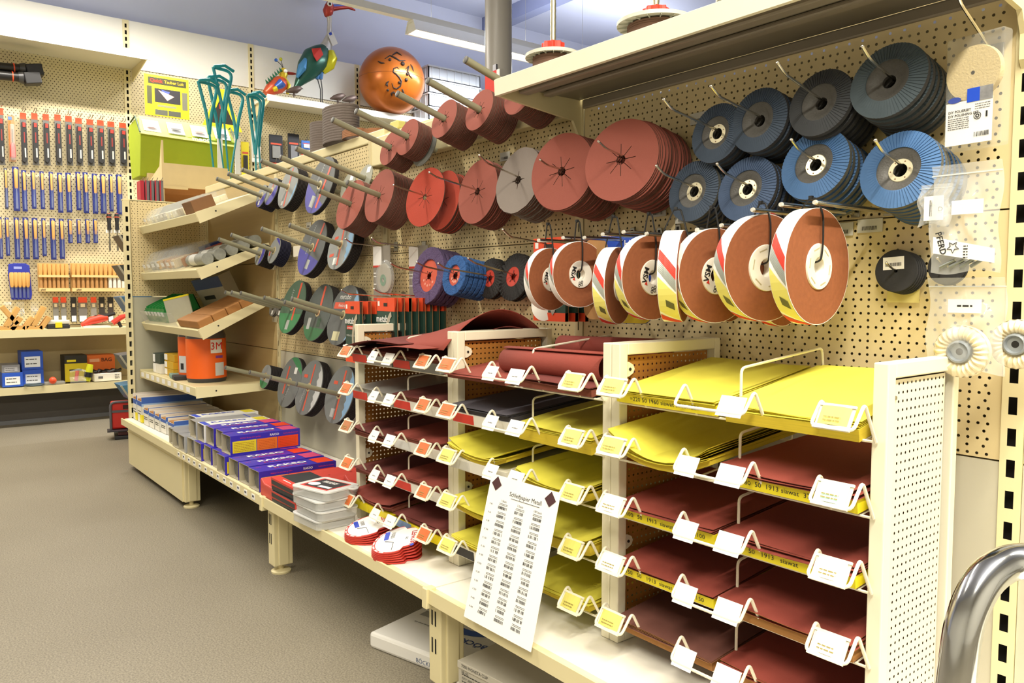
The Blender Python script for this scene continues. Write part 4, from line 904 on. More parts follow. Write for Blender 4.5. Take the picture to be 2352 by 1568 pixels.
# ------------------------------------------------------------------ right hand goods: polishing set, bags, pads
p = at(2172, 348, Y=-.085); t = thing('polishing_set_box', 'clear plastic polishing set box with round felt disc and white label', 'package', (-.078, -.082, 1.150), R(-7))
bw, bh = .085, .168
bx = MB(); bx.box(0, bw, -.012, .014, 0, bh); bx.obj('box', m('#dfe1de', .12, 0, .03, 15, 0, .14), t, bevel=.004)
MB().lathe([(.003, .009), (.040, .009), (.041, .004), (.041, 0), (.003, 0)], 40, T(bw*.48, -.001, bh*.66) @ RX(90)).obj('felt_disc', m('#cdb987', .95, 0, .12, 300, .5), t, True)
l = MB().box(.004, bw-.012, -.0135, -.0128, .006, bh*.42).obj('label', PAPER, t)
MB().box(bw*.42, bw*.64, -.0142, -.0136, bh*.40, bh*.52).obj('blue_panel', m('#1f4fd0', .4), l); MB().box(bw*.64, bw*.86, -.0142, -.0136, bh*.40, bh*.52).obj('photo_panel', m('#8e8e90', .5, 0, .9, 60), l)
MB().lathe([(0, 0), (.010, 0)], 20, T(bw*.20, -.0142, bh*.44) @ RX(90) @ Matrix.Scale(.45, 4, (0, 1, 0))).obj('logo', m('#3c51a6', .5), l)
txt('DIY POLIERSET', .0052, l, T(.008, -.0142, bh*.335), INK, align='LEFT', bold=.02); txt('DIY POLISHING SET', .0052, l, T(.008, -.0142, bh*.30), INK, align='LEFT', bold=.02)
lines(MB(), .008, .04, [bh*(.27-.018*i) for i in range(6)], .0011, -.0142, None, 3).obj('small_print', m('#5a5a5a', .6), l)['kind'] = 'stuff'
lines(MB(), .048, .07, [bh*.37, bh*.35, bh*.33], .0010, -.0142, None, 4).obj('small_print', m('#5a5a5a', .6), l)['kind'] = 'stuff'
for r0, r1 in ((.0045, .0055), (.0015, .0030)): MB().lathe([(r0, 0), (r1, 0)], 18, T(.052, -.0143, bh*.27) @ RX(90)).obj('pictogram', INK, l)
MB().box(.064, .0665, -.0143, -.0138, bh*.25, bh*.30).obj('pictogram', INK, l); strokes(MB(), .048, .070, bh*.09, bh*.13, -.0143, 16, .6, None, 5).obj('barcode', INK, l)['kind'] = 'stuff'
wire_hook(-.045, -.08, 1.335, 22, -.16, 'wire hook with upturned tip above the polishing set', up=.012, group='bag hooks')
BAGM = m('#eef0ee', .08, 0, .02, 45, .9, .24)
def bag(label, x0, x1, z0, z1, y, seed, rz=0, depth=.012):
    t = thing('zip_bag', label, 'plastic bag', ((x0+x1)/2, y, z0), R(rz)); rr = random.Random(seed); w = x1-x0; h = z1-z0
    ph = [rr.uniform(0, 6) for _ in range(6)]
    def fn(sgn):
        def f(u, v):
            puff = math.sin(math.pi*u)*math.sin(math.pi*min(1, v*1.15))
            return ((u-.5)*w+.003*math.sin(9*v+ph[0]), sgn*depth*puff+.0045*math.sin(14*u+7*v+ph[1])*puff+.0035*math.sin(19*v-11*u+ph[2])*puff+.002*math.sin(40*u+23*v+ph[3])*puff, h*v+.003*math.sin(7*u+ph[4])*(1 if v < .1 else 0))
        return f
    MB().grid(fn(-1), 26, 26).obj('front_film', BAGM, t, True); MB().grid(fn(1), 12, 12).obj('back_film', BAGM, t, True)
    MB().box(-w/2, w/2, -.001, .001, h*.90, h*.912).obj('zip_seal', m('#e2e6e6', .2, 0, .02, 9, 0, .6), t)
    return t, w, h
t, w, h = bag('clear zip bag with printed maker label and small steel tools', -.062, .032, .962, 1.118, -.165, 1)
MB().add([(-.036, -.0155, .028), (.047, -.0155, .012), (.047, -.0155, .032), (-.036, -.0155, .052)], [(0, 1, 2, 3)]).obj('paper_label', PAPER, t)
txt('PFERD', .012, t, T(-.025, -.0162, .042) @ RY(75), INK, bold=.02)
st = MB(); pts = [(.0085*(1 if i % 2 else .45)*math.cos(R(36*i+90)), .0085*(1 if i % 2 else .45)*math.sin(R(36*i+90))) for i in range(10)]
st.tube([(-.008+x, -.0162, .036+z) for x, z in pts+[pts[0]]], .0006, 4).obj('star_mark', INK, t)
lines(MB(), .006, .012, [.02+.004*i for i in range(5)], .0016, -.0162, None, 8).obj('small_print', INK, t)['kind'] = 'stuff'
MB().box(-.012, .030, -.0155, -.0150, .082, .102).obj('price_tag', PAPER, t)
for i in range(4): MB().cyl((-.03+.014*i, -.004, .008), (-.008+.012*i, -.006, .018), .0026, 8).obj('steel_bit', m('#8a8f8a', .3, .8, .1), t, True)
t, w, h = bag('small clear zip bag with a barcode sticker marked D', -.086, -.042, 1.034, 1.094, -.150, 2, 6, .006)
MB().box(-.012, .015, -.0085, -.008, .006, .042).obj('sticker', PAPER, t); txt('D', .009, t, T(.011, -.0088, .022), INK); strokes(MB(), -.004, .0, .012, .036, -.0088, 3, .5).obj('barcode', INK, t)['kind'] = 'stuff'
t, w, h = bag('clear zip bag holding a pleated cream polishing mop', -.077, .030, .815, .955, -.130, 3, 0, .016)
MB().box(-.018, .028, -.0165, -.016, .088, .108).obj('price_tag', PAPER, t); lines(MB(), -.005, .016, [.097], .0025, -.0170, None, 3).obj('print', INK, t)['kind'] = 'stuff'
def mop(label, loc, rad, M=None):
    t = thing('polishing_mop', label, 'polishing mop', loc, 0)
    b = MB(); n = 120
    def f(u, v):
        a = 2*math.pi*u; s = math.sin(math.pi*v); fold = math.cos(24*a/1.0+.6*math.sin(5*a))
        r = rad*(.42+.58*v)*(1+.02*fold*v)
        return (r*math.cos(a), -.006-.008*math.sin(math.pi*min(1, v*1.05))*(1+.35*fold), r*math.sin(a))
    b.grid(f, n, 9); b.grid(lambda u, v: (rad*(1-.58*v)*math.cos(-2*math.pi*u), .004, rad*(1-.58*v)*math.sin(-2*math.pi*u)), 40, 2)
    b.grid(lambda u, v: (rad*math.cos(2*math.pi*u), -.007+.012*v, rad*math.sin(2*math.pi*u)), 60, 1)
    b.obj('pleated_cotton', m('#efe3c2', .9, 0, .06, 60, .3), t, True)
    MB().lathe([(.004, .010), (rad*.30, .010), (rad*.36, .016), (rad*.43, .015), (rad*.45, .008)], 36, RX(90)).obj('hub', m('#9aa0a4', .4, .3, .1), t, True)
    MB().lathe([(0, .0102), (.0052, .0102)], 16, RX(90)).obj('bore', BLACK, t)
    return t
q = at(2217, 806, Y=-.118)
mop('pleated cream polishing mop with grey hub inside the clear bag', (q.x, -.128, q.z), .0385)
q = at(2338, 790, Y=-.09); mop('second cream polishing mop peeking out behind the bagged one', (q.x, -.09, q.z), .036)
for px, py, n, rad, lab in ((2060, 622, 5, .0365, 'black rubber pad with white barcode sticker'), (2176, 612, 2, .030, 'smaller black rubber pad beside the clear bags')):
    X = at(px, py, Y=-.03).x; z = at(px, py, Y=-.03).z
    wire_hook(X, -.03, z+.002, 3, -.075, 'straight wire hook through the ' + lab, r=.0018, up=.0, plate=False, group='pad hooks')
    for k in range(n):
        t = thing('rubber_pad', lab if n == 2 else (lab if k == 0 else 'plain black rubber pad behind the stickered one'), 'sanding pad', (0, 0, 0), 0, 'black rubber pads, ' + str(n)); t.matrix_world = Matrix.Translation((X+.0015*k, -.030+.0045*k, z-.001*k)) @ frame((0, -1, .05), 0)
        MB().lathe([(.0032, 0), (.0032, .0036), (rad-.001, .0036), (rad, .0026), (rad, .001), (rad-.001, 0)], 40, closed=True).obj('pad', m('#262629', .8, 0, .15, 120, .3), t, True)
        if n == 5 and k == 0:
            s = MB().box(-.022, .014, .0025, .024, .0037, .0040, RZ(3)).obj('sticker', PAPER, t); lines(MB(), -.018, .01, [-.0], .0, 0).obj if False else None
            b = MB()
            for i in range(14): b.box(-.018+.002*i, -.0172+.002*i+(.0005 if i % 3 else 0), .008, .014, .0040, .0042, RZ(3))
            o = b.obj('barcode', INK, s); o['kind'] = 'stuff'
t = thing('yellow_card', 'yellow translucent card hanging behind the black rubber pads', 'card', (-.20, -.012, .915), 0); MB().box(0, .055, 0, .001, 0, .06).obj('card', m('#e4d68a', .4, 0, .03, 9, 0, .7), t)
# ------------------------------------------------------------------ red card behind the fibre discs
p = at(1104, 182, Y=-.06); t = thing('red_tag_card', 'red card with white perforated edge behind the upper red discs', 'card', (p.x, -.045, 1.468), 0)
MB().box(0, .055, 0, .002, 0, .075).obj('card', m('#dd3226', .5), t); MB().box(.055, .066, -.0005, .0015, 0, .075).obj('white_edge', PAPER, t)
# ------------------------------------------------------------------ goods on the base shelf
def carton(X, Y0, z, w, h, L, kind, label, group=None, rz=0):
    col = {'p': m('#3a2fb0', .35, 0, .05, 10), 'w': m('#ecebe6', .35, 0, .03), 's': m('#b9bbc0', .28, .35, .05, 12)}[kind]
    t = thing('steel_wool_carton', label, 'carton', (X, Y0, z), R(rz), group); e = .0016
    b = MB()
    b.quad((-w/2, 0, 0), (-w/2, 0, h), (-w/2, L, h), (-w/2, L, 0)); b.quad((w/2, 0, 0), (w/2, L, 0), (w/2, L, h), (w/2, 0, h)); b.quad((-w/2, 0, h), (w/2, 0, h), (w/2, L, h), (-w/2, L, h)); b.quad((-w/2, 0, 0), (-w/2, L, 0), (w/2, L, 0), (w/2, 0, 0)); b.quad((-w/2, L, 0), (-w/2, L, h), (w/2, L, h), (w/2, L, 0))
    b.m = 1; i = w/2-e
    b.quad((-i, 0, e), (-i, L-.02, e), (-i, L-.02, h-e), (-i, 0, h-e)); b.quad((i, 0, e), (i, 0, h-e), (i, L-.02, h-e), (i, L-.02, e)); b.quad((-i, 0, h-e), (-i, L-.02, h-e), (i, L-.02, h-e), (i, 0, h-e)); b.quad((-i, 0, e), (i, 0, e), (i, L-.02, e), (-i, L-.02, e)); b.quad((-i, L-.02, e), (i, L-.02, e), (i, L-.02, h-e), (-i, L-.02, h-e))
    for a, c in (((-w/2, 0), (-i, e)), ): pass
    b.quad((-w/2, 0, 0), (-i, 0, e), (-i, 0, h-e), (-w/2, 0, h)); b.quad((w/2, 0, 0), (w/2, 0, h), (i, 0, h-e), (i, 0, e)); b.quad((-w/2, 0, h), (-i, 0, h-e), (i, 0, h-e), (w/2, 0, h)); b.quad((-w/2, 0, 0), (w/2, 0, 0), (i, 0, e), (-i, 0, e))
    b.obj('carton', [col, m('#b7ae97', .7, 0, .06)], t)
    MB().tube([(0, .012, h*.48), (0, .10, h*.5)], min(w, h)*.42, 14).obj('steel_wool', m('#6d6c68', .7, .4, .6, 260, 1.), t, True)
    S = T(w/2+.0005, 0, 0) @ SIDEX; TP = T(0, 0, h+.0005) @ TOPM
    red = m('#e8431f', .4, 0, .03); pink = m('#d94a7a', .4)
    if kind == 'p':
        for a, e2, mt in ((.03, .36, m('#ecd52a', .4)), (.37, .66, m('#ee7a24', .4)), (.67, .97, m('#ee4a1e', .4))):
            o = MB().box(a*L, e2*L, -.0004, 0, h*.08, h*.70, S).obj('print_panel', mt, t)
            lines(MB(), (a+.02)*L, (e2-.03)*L, [h*(.15+.085*q) for q in range(6)], .0016, -.0006, S, int(a*9)).obj('small_print', m('#9a6a1a', .6) if a < .1 else m('#c94a10', .6), o)['kind'] = 'stuff'
        txt('RAKSO', h*.16, t, S @ T(L*.62, -.0008, h*.84), PAPER, bold=.02); txt('Wählen Sie aus dem großen', h*.1, t, S @ T(L*.28, -.0008, h*.84), m('#e0406a', .5)); txt('Stahlwolle-Sortiment', h*.1, t, S @ T(L*.86, -.0008, h*.84), m('#e0406a', .5))
        txt('RAKSO', w*.36, t, TP @ T(L*.44, -.0004, w*.10), PAPER, bold=.035, sx=1.35); txt('STAHLWOLLE', w*.15, t, TP @ T(L*.44, -.0004, -w*.22), red, bold=.02, sx=1.4)
        MB().box(L*.76, L*.98, -.0003, 0, -w*.42, w*.42, TP).obj('end_field', red if (X*10) % 2 < 1 else pink, t)
        txt('200 g', w*.1, t, TP @ T(L*.08, -.0004, w*.2), m('#e0406a', .5))
    elif kind == 'w':
        txt('RAKSO', w*.36, t, TP @ T(L*.42, -.0004, w*.08), BLUEINK, bold=.03, sx=1.35); MB().box(L*.8, L*.97, -.0003, 0, -w*.4, w*.4, TP).obj('end_field', m('#e6d63a', .4), t); MB().box(L*.02, L*.1, -.0003, 0, -w*.45, w*.45, TP).obj('blue_field', BLUEINK, t)
        MB().box(L*.1, L*.5, -.0004, 0, h*.12, h*.5, S).obj('print_panel', red, t); lines(MB(), L*.3, L*.9, [h*.7], .003, -.0006, S, 4).obj('small_print', INK, t)['kind'] = 'stuff'
    else:
        txt('EDELSTAHLWOLLE', h*.2, t, S @ T(L*.5, -.0006, h*.5), m('#3b55b4', .4), bold=.01); MB().box(L*.80, L*.82, -.0004, 0, 0, h, S).obj('blue_band', BLUEINK, t); MB().box(L*.86, L*.87, -.0004, 0, 0, h, S).obj('blue_band', BLUEINK, t)
        MB().box(L*.80, L*.82, -.0004, 0, -w/2, w/2, TP).obj('blue_band', BLUEINK, t)
    return t
LOW = [(-2.118, 'p', 'steel wool carton with open end lying against the red tool rests'), (-2.222, 'p', 'purple steel wool carton, second from the red tool rests'), (-2.325, 'p', 'purple steel wool carton, third from the red tool rests'), (-2.43, 'p', 'purple carton on the shelf under the topmost purple carton'), (-2.523, 'p', 'purple carton showing its yellow print panel low in the pile'),
       (-2.63, 'p', 'purple carton low in the pile under another purple one'), (-2.73, 'p', 'purple carton low in the pile under the white one'), (-2.83, 's', 'silver carton low in the pile under the lettered silver one'), (-2.93, 's', 'silver carton at the bottom beside the purple pile'), (-3.03, 's', 'silver carton at the bottom, next to last before the blue boxes'), (-3.12, 's', 'silver carton at the bottom touching the blue and yellow boxes')]
rr = random.Random(5)
for i, (X, k, lab) in enumerate(LOW): carton(X, -.452+rr.uniform(-.004, .012), ZD-.003, .090, .068, .28, k, ('purple ' if i == 0 else '')+lab, 'steel wool cartons on the base shelf', rr.uniform(-1.5, 1.5))
UPP = [(-2.44, 'p', .0, 'topmost purple carton showing yellow, orange and red panels'), (-2.545, 'p', .012, 'purple carton upper layer, beside the topmost one'), (-2.645, 'p', .006, 'purple carton upper layer, beside the white carton'), (-2.742, 'w', .0, 'white steel wool carton with blue lettering on the upper layer'), (-2.845, 's', .0, 'lettered silver carton on the upper layer'), (-2.96, 'w', .03, 'white and silver carton lying last on the upper layer')]
for X, k, dy, lab in UPP: carton(X, -.432+dy, ZD+.0655, .092, .070, .27, k, lab, 'steel wool cartons on the base shelf', rr.uniform(-2, 2))
# red moulded sanding blocks / tool rests
t = thing('red_sanding_block', 'long red plastic sanding block beside the purple cartons', 'sanding tool', (-1.985, -.455, ZD-.003), R(-1))
prof = [(-.055, .0), (-.055, .05), (-.048, .058), (-.02, .044), (.04, .044), (.055, .036), (.055, 0)]
MB().prism(prof, 0, .34).obj('body', m('#c9473c', .45, 0, .06, 12), t, bevel=.004)
for yy in (.04, .12, .22, .30): MB().lathe([(0, .0003), (.004, .0003)], 10, T(-.005, yy, .0442)).obj('rivet', m('#8e2a24', .5), t)
MB().box(-.02, .052, .135, .137, .0437, .0446).obj('groove', m('#8e2a24', .5), t)
t = thing('red_sanding_block', 'second red plastic sanding block lying behind the black boxes', 'sanding tool', (-1.86, -.22, ZD-.003), R(-3)); MB().prism(prof, 0, .2).obj('body', m('#bf4339', .45, 0, .06, 12), t, bevel=.004)
for i in range(4):
    t = thing('flat_black_box', 'flat black and red tool box, %s of the pile beside the clear boxes' % ('bottom', 'second', 'third', 'top')[i], 'box', (-1.93+.006*(i % 2)+.012*i*0, -.458-.003*(i % 2), ZD-.003+.0205*i), R(1-1.5*(i % 2)))
    b = MB().box(0, .205, 0, .13, 0, .0195).obj('box', m('#2c3033', .45, 0, .06), t, bevel=.001)
    MB().box(.19, .2056, -.0006, .02, .001, .0185).obj('red_corner', m('#e03226', .45), t); MB().box(0, .2, -.0006, .0, .014, .0196).obj('red_edge', m('#c63a2e', .45), t)
    if i == 3:
        MB().box(.0, .2, .0, .03, .0196, .0201).obj('red_stripe', m('#d23c30', .45), t); MB().box(.15, .19, .035, .065, .0197, .0202).obj('white_label', PAPER, t); lines(MB(), .06, .12, [0], .004, 0, T(0, .014, .0206) @ RX(-90), 2).obj('print', PAPER, t)['kind'] = 'stuff'
        MB().lathe([(.0, 0), (.022, 0)], 20, T(.13, .085, .0203)).obj('round_window', BLACK, t)
for i in range(4):
    t = thing('clear_plastic_box', 'frosted clear plastic box, %s of the pile of four' % ('lowest', 'second', 'third', 'uppermost')[i], 'box', (-1.63-.006*(i == 3)+.01*(i % 2), -.418+.004*(i % 2), ZD-.003+.0275*i), R(4+(10 if i == 3 else -2*(i % 2))), 'pile of frosted boxes')
    w, d, h = .16, .125, .0265
    MB().prism(rr_poly(-w/2, w/2, -d/2, d/2, .018), 0, h-.005, Matrix(((1, 0, 0, 0), (0, 0, 1, 0), (0, 1, 0, 0), (0, 0, 0, 1)))).obj('body', m('#dddedb', .3, 0, .02, 30, 0, .55), t, bevel=.002)
    l = MB().prism(rr_poly(-w/2-.002, w/2+.002, -d/2-.002, d/2+.002, .02), h-.005, h, Matrix(((1, 0, 0, 0), (0, 0, 1, 0), (0, 1, 0, 0), (0, 0, 0, 1)))).obj('lid', m('#eeefec', .3, 0, .02, 30, 0, .75), t, bevel=.001)
    if i == 3:
        MB().box(-.06, .06, -.045, .045, h, h+.0006).obj('label', m('#c7322a', .45), l); MB().box(-.05, .055, -.038, .04, h+.0006, h+.001).obj('black_field', m('#26262a', .5), l)
        lines(MB(), -.03, .03, [.012, .018, .024], .003, 0, T(0, 0, h+.0012) @ RX(-90), 5).obj('print', PAPER, l)['kind'] = 'stuff'; MB().lathe([(0, 0), (.016, 0)], 20, T(-.032, -.014, h+.0013) @ Matrix.Scale(1.3, 4, (1, 0, 0))).obj('white_oval', PAPER, l); MB().box(.0, .05, -.03, -.016, h+.001, h+.0014).obj('white_band', PAPER, l)
        MB().lathe([(.008, 0), (.016, 0), (.016, .003), (.008, .003)], 16, T(.085, .03, h-.004), closed=True).obj('hang_tab', m('#eeefec', .3, 0, .02, 30, 0, .8), l)
# round blade packs
def blade_pack(label, c, rz, idx, top, group):
    t = thing('round_blade_pack', label, 'blade pack', (0, 0, 0), 0, group); tl = 3.6*idx   # the pile fans open towards the back
    t.matrix_world = T(c[0], c[1], ZD-.003+.0036*idx+.066*math.sin(R(tl))) @ RX(tl) @ RZ(rz)
    pts = []
    for i in range(30):
        a = 2*math.pi*i/30; r = .064 if math.sin(a) < .35 else min(.064, .047/abs(math.cos(a)) if abs(math.cos(a)) > .6 else .075)
        pts.append((r*math.cos(a), min(r*math.sin(a), .068)))
    XY = Matrix(((1, 0, 0, 0), (0, 0, 1, 0), (0, 1, 0, 0), (0, 0, 0, 1)))
    MB().prism(pts, 0, .0034, XY).obj('card', m('#c43a31', .45, 0, .05), t)
    if top:
        f = MB().prism([(x*.93, z*.93+.004) for x, z in pts], .0034, .0037, XY).obj('white_face', PAPER, t)
        Q = T(0, 0, .0042) @ RX(-90)
        txt('LENOX', .020, f, Q @ T(.008, 0, .046), m('#c03030', .5), bold=.02); txt('1000', .016, f, Q @ T(-.026, 0, -.012), INK); MB().box(-.046, -.008, -.001, 0, -.034, -.022, Q).obj('blue_bar', BLUEINK, f)
        MB().tube([Q @ Vector(p) for p in ((.0, -.0003, -.03), (.012, -.0003, -.006), (.05, -.0003, -.006))], .0007, 4).obj('outline', INK, f); st2 = MB()
        st2.lathe([(0, 0), (.006, 0)], 6, T(.046, .046, .0043)).obj('blue_star', BLUEINK, f)
        lines(MB(), .0, .012, [.026, .03], .0015, 0, Q, 6).obj('print', INK, f)['kind'] = 'stuff'
        for k in range(7):
            MB().grid(lambda u, v: ((.058+.004*v)*math.cos(R(200+20*k+14*u)), (.058+.004*v)*math.sin(R(200+20*k+14*u)), .0040), 4, 1).obj('edge_print', m('#f0d9d4', .5), t)
ca, cb = at(846, 1222, Z=.28), at(898, 1255, Z=.28)
for i in range(5): blade_pack('round red and white blade pack in the pile nearer the clear boxes', (ca.x, ca.y), -32+3*i+(0 if i == 4 else 6), i, i == 4, 'blade packs nearer the clear boxes')
for i in range(6): blade_pack('round red and white blade pack in the pile overlapping its neighbour', (cb.x+.03, cb.y), -24-3*i, i, i == 5, 'blade packs farther from the clear boxes')
# blue white yellow boxes in the corner bay
BY = [(-3.93, -.38, .075, .30, .135, 0), (-3.83, -.38, .09, .30, .135, 1), (-3.70, -.38, .085, .28, .095, 2), (-3.605, -.378, .085, .28, .09, 3), (-3.51, -.376, .085, .28, .088, 4), (-3.415, -.372, .085, .28, .084, 5), (-3.30, -.368, .10, .28, .080, 6)]
for X, Y0, w, L, h, i in BY:
    t = thing('open_display_box', ('tall white, blue and yellow open carton beside the end panel upright', 'tall white and blue open carton, second from the end panel', 'low white and blue open carton next to the tall pair', 'low white and blue open carton, fourth of the row', 'low white and blue open carton, fifth of the row', 'low white and blue open carton, sixth of the row', 'low white and blue carton with a yellow corner nearest the silver cartons')[i], 'carton', (X, Y0-.03, ZD-.003), R(rr.uniform(-1, 1)), 'open cartons in the corner bay')
    b = MB(); e = .002
    for x0, x1, y0, y1, hh in ((-w/2, w/2, 0, e, h*.8), (-w/2, w/2, L-e, L, h), (-w/2, -w/2+e, 0, L, h), (w/2-e, w/2, 0, L, h), (-w/2, w/2, 0, L, .002)): b.box(x0, x1, y0, y1, 0, hh)
    b.obj('carton', m('#e7e4da', .6, 0, .04), t)
    MB().box(-w/2+e, w/2-e, e, L-e, .002, h*.86).obj('contents', m('#b07c42', .8, 0, .15, 40), t)
    MB().box(-w/2, w/2, -.0006, 0, h*.62, h*.8).obj('blue_band', m('#3c62b4', .5), t); MB().box(w/2, w/2+.0006, 0, L, h*.72, h*.96).obj('blue_band', m('#3c62b4', .5), t); MB().box(w/2, w/2+.0006, 0, L, h*.60, h*.72).obj('pale_band', m('#9db8dc', .5), t)
    if i in (0, 1, 6): MB().box(w*.1, w/2+.001, -.0008, .03, .002, h*.3).obj('yellow_patch', YELP, t)
    lines(MB(), -w*.4, w*.3, [h*.3, h*.4], .004, -.0007, None, i).obj('print', INK, t)['kind'] = 'stuff'
# ------------------------------------------------------------------ goods under the base shelf
t = thing('flat_white_carton', 'flat white printed carton lying on the floor under the base shelf', 'carton', (-1.335, -.432, 0), R(15))
MB().box(0, .34, 0, .46, 0, .042).obj('carton', m('#e6e4de', .45, 0, .03, 4), t, bevel=.008)
UPF = lambda z: T(0, 0, z) @ RX(-90) @ RY(180)
b = MB(); b.grid(lambda u, v: (.20+(.135+.035*v*math.sin(math.pi*u))*math.cos(R(150+190*u))*1.0, .30+(.135+.035*v*math.sin(math.pi*u))*math.sin(R(150+190*u)), .0426), 20, 1); b.obj('blue_crescent', m('#2d55a8', .45), t)
txt('BÖCKER', .03, t, UPF(.0428) @ T(-.25, 0, -.11), m('#2d4c93', .5), bold=.02); txt('www.boecker.de', .012, t, UPF(.0428) @ T(-.09, 0, -.12), m('#55565a', .5)); txt('BÖCKER', .016, t, T(.2, -.0006, .015), m('#4a5a80', .5))
lines(MB(), .25, .33, [-.33, -.34, -.35, -.36, -.37], .002, 0, UPF(.0428) @ Matrix.Scale(-1, 4, (1, 0, 0)), 3).obj('small_print', m('#8a8a8c', .6), t)['kind'] = 'stuff'
MB().box(.03, .07, .16, .19, .0422, .0428).obj('grey_label', m('#9a9994', .6), t)
for i in range(2):
    t = thing('grey_carton', ('lower', 'upper')[i] + ' grey cardboard box with printed side under the base shelf', 'carton', (-.955+.004*i, -.41, .052*i), R(5+2*i), 'grey printed boxes under the shelf')
    MB().box(0, .34, 0, .33, 0, .0515).obj('box', m('#bdb7a8', .7, 0, .05, 30), t); MB().box(-.002, .342, -.002, .332, .036, .0525).obj('lid', m('#c7c1b2', .7, 0, .05, 30), t, bevel=.001)
    txt('7000 MONSTA CLIP', .010, t, T(.012, -.0026, .045), INK, align='LEFT'); txt('SB: 40', .009, t, T(.012, -.0026, .031), INK, align='LEFT'); txt('OTY 2000 ROHR', .008, t, T(.012, -.0008, .016), INK, align='LEFT'); lines(MB(), .012, .12, [.008, .024], .002, -.0008, None, 3).obj('small_print', INK, t)['kind'] = 'stuff'
    MB().box(.10, .16, -.0030, -.0024, .008, .030).obj('blue_logo', m('#3a4a8c', .5), t)
# ------------------------------------------------------------------ belt spools on the top shelf
def spool(label, c, rad, h, z, stem=None, knob=True, wound=True):
    t = thing('belt_spool', label, 'spool', (c[0], c[1], z))
    F2 = m('#d9d8c6', .4, 0, .04, 20)
    MB().lathe([(.012, 0), (rad, 0), (rad, .006), (rad-.006, .008), (.012, .008)], 44, closed=True).obj('lower_flange', F2, t, True)
    b = MB()
    for i in range(8): b.lathe([(rad*.72, .008+(h-.016)*i/8), (rad*.735, .008+(h-.016)*(i+.5)/8), (rad*.72, .008+(h-.016)*(i+1)/8)], 40)
    b.obj('wound_cord', m('#7b5d4d', .85, 0, .3, 60, .4, stretch=(1, 1, 30)), t, True)
    u = MB().lathe([(.012, h), (rad, h-.008), (rad, h-.001), (rad-.004, h+.001), (.012, h+.004)], 44).obj('upper_flange', F2, t, True)
    for i in range(18): MB().cb((rad*.86, 0, h-.007), (rad*.24, .002, .006), RZ(20*i)).obj('flange_rib', m('#b9bba9', .4), u)
    if knob:
        pts = [((.023 if i % 3 else .028)*math.cos(R(15*i)), (.023 if i % 3 else .028)*math.sin(R(15*i))) for i in range(24)]
        MB().prism(pts, h+.006, h+.028, Matrix(((1, 0, 0, 0), (0, 0, 1, 0), (0, 1, 0, 0), (0, 0, 0, 1)))).obj('red_knob', m('#e0412f', .4, 0, .05), t, bevel=.002)
        MB().lathe([(.016, h+.002), (.018, h+.008)], 20).obj('knob_foot', m('#c93a2a', .4), t)
        b = MB(); n = 40; hh = stem or .3
        b.lathe([(.0065+.0008*(i % 2), h+.02+hh*i/n) for i in range(n+1)], 12); b.obj('threaded_rod', m('#c9c2a4', .3, .8, .1), t, True)
ZSH = 1.388+.029
c1 = at(1268, 150, Y=-.13); c2 = at(1505, 60, Y=-.12); c3 = at(1700, 30, Y=-.12)
spool('cord spool with red star knob near the shelf bracket', (-.955, -.13), .066, .066, ZSH+.008)
tag(MB().lathe([(.01, 0), (.062, 0), (.062, .006), (.01, .008)], 36, T(-.955, -.13, ZSH)).obj('flange_disc', m('#e2dfc8', .4, 0, .04), None, True), 'pale flange disc under the spool near the bracket', 'disc')
spool('large cord spool with red knob beyond the first spool', (-.645, -.12), .080, .050, ZSH+.021)
tag(MB().lathe([(.01, 0), (.078, 0), (.078, .012), (.07, .02), (.01, .02)], 36, T(-.645, -.12, ZSH)).obj('flange_disc', m('#e2dfc8', .4, 0, .04), None, True), 'pale flange disc under the large spool', 'disc')
spool('third cord spool almost hidden by the shelf front', (-.40, -.12), .075, .052, ZSH, stem=.2)
tag(MB().lathe([(.01, 0), (.05, 0), (.05, .03), (.046, .034), (.01, .034)], 30, T(-.775, -.13, ZSH)).obj('flange_disc', m('#ece6cf', .4, 0, .04), None, True), 'small pale flange ring between the first two spools', 'disc')
# sanding belts standing on the wall top
def belt(label, px0, px1, pyt, pyb, mt, Y=.03):
    a, b_ = at(px0, pyb, Y=Y), at(px1, pyb, Y=Y); cx = (a.x+b_.x)/2; w = abs(b_.x-a.x)*.38; z0 = ZT+.041; h = at((px0+px1)/2, pyt, Y=Y).z-z0
    n = max(5, int(h/.0095)); b = MB(); pr = []
    for i in range(n): pr += [(1., h*i/n), (1.014, h*(i+.15)/n), (1.014, h*(i+.85)/n), (1., h*(i+.98)/n)]
    b.lathe([(r*w, z) for r, z in pr]+[(w*.97, h), (w*.97, 0)], 34, T(cx, Y, z0) @ Matrix.Scale(.55, 4, (0, 1, 0)))
    return tag(b.obj('sanding_belt', mt, None, True), label, 'sanding belt')
BELT = m('#6d625b', .85, 0, .15, 200, .3); BELB = m('#9a6a48', .85, 0, .15, 200, .3)
belt('tall dark grey sanding belts standing in front on the wall top', 748, 822, 248, 352, BELT, .02); belt('dark grey sanding belts at the end of the standing row', 716, 752, 282, 360, BELT, .05)
belt('brown sanding belts standing next to the tall grey ones', 790, 842, 300, 345, BELB, .01); belt('low brown sanding belts standing beside the cross rail', 828, 880, 300, 334, BELB, .045)
tag(MB().prism(rr_poly(0, .06, 0, .03, .01), 0, .03, T(-1.965, .0, ZT+.024)).obj('yellow_block', m('#d9d07a', .5, 0, .05), None, bevel=.003), 'pale yellow sponge block on the wall top beside the belts', 'sponge')
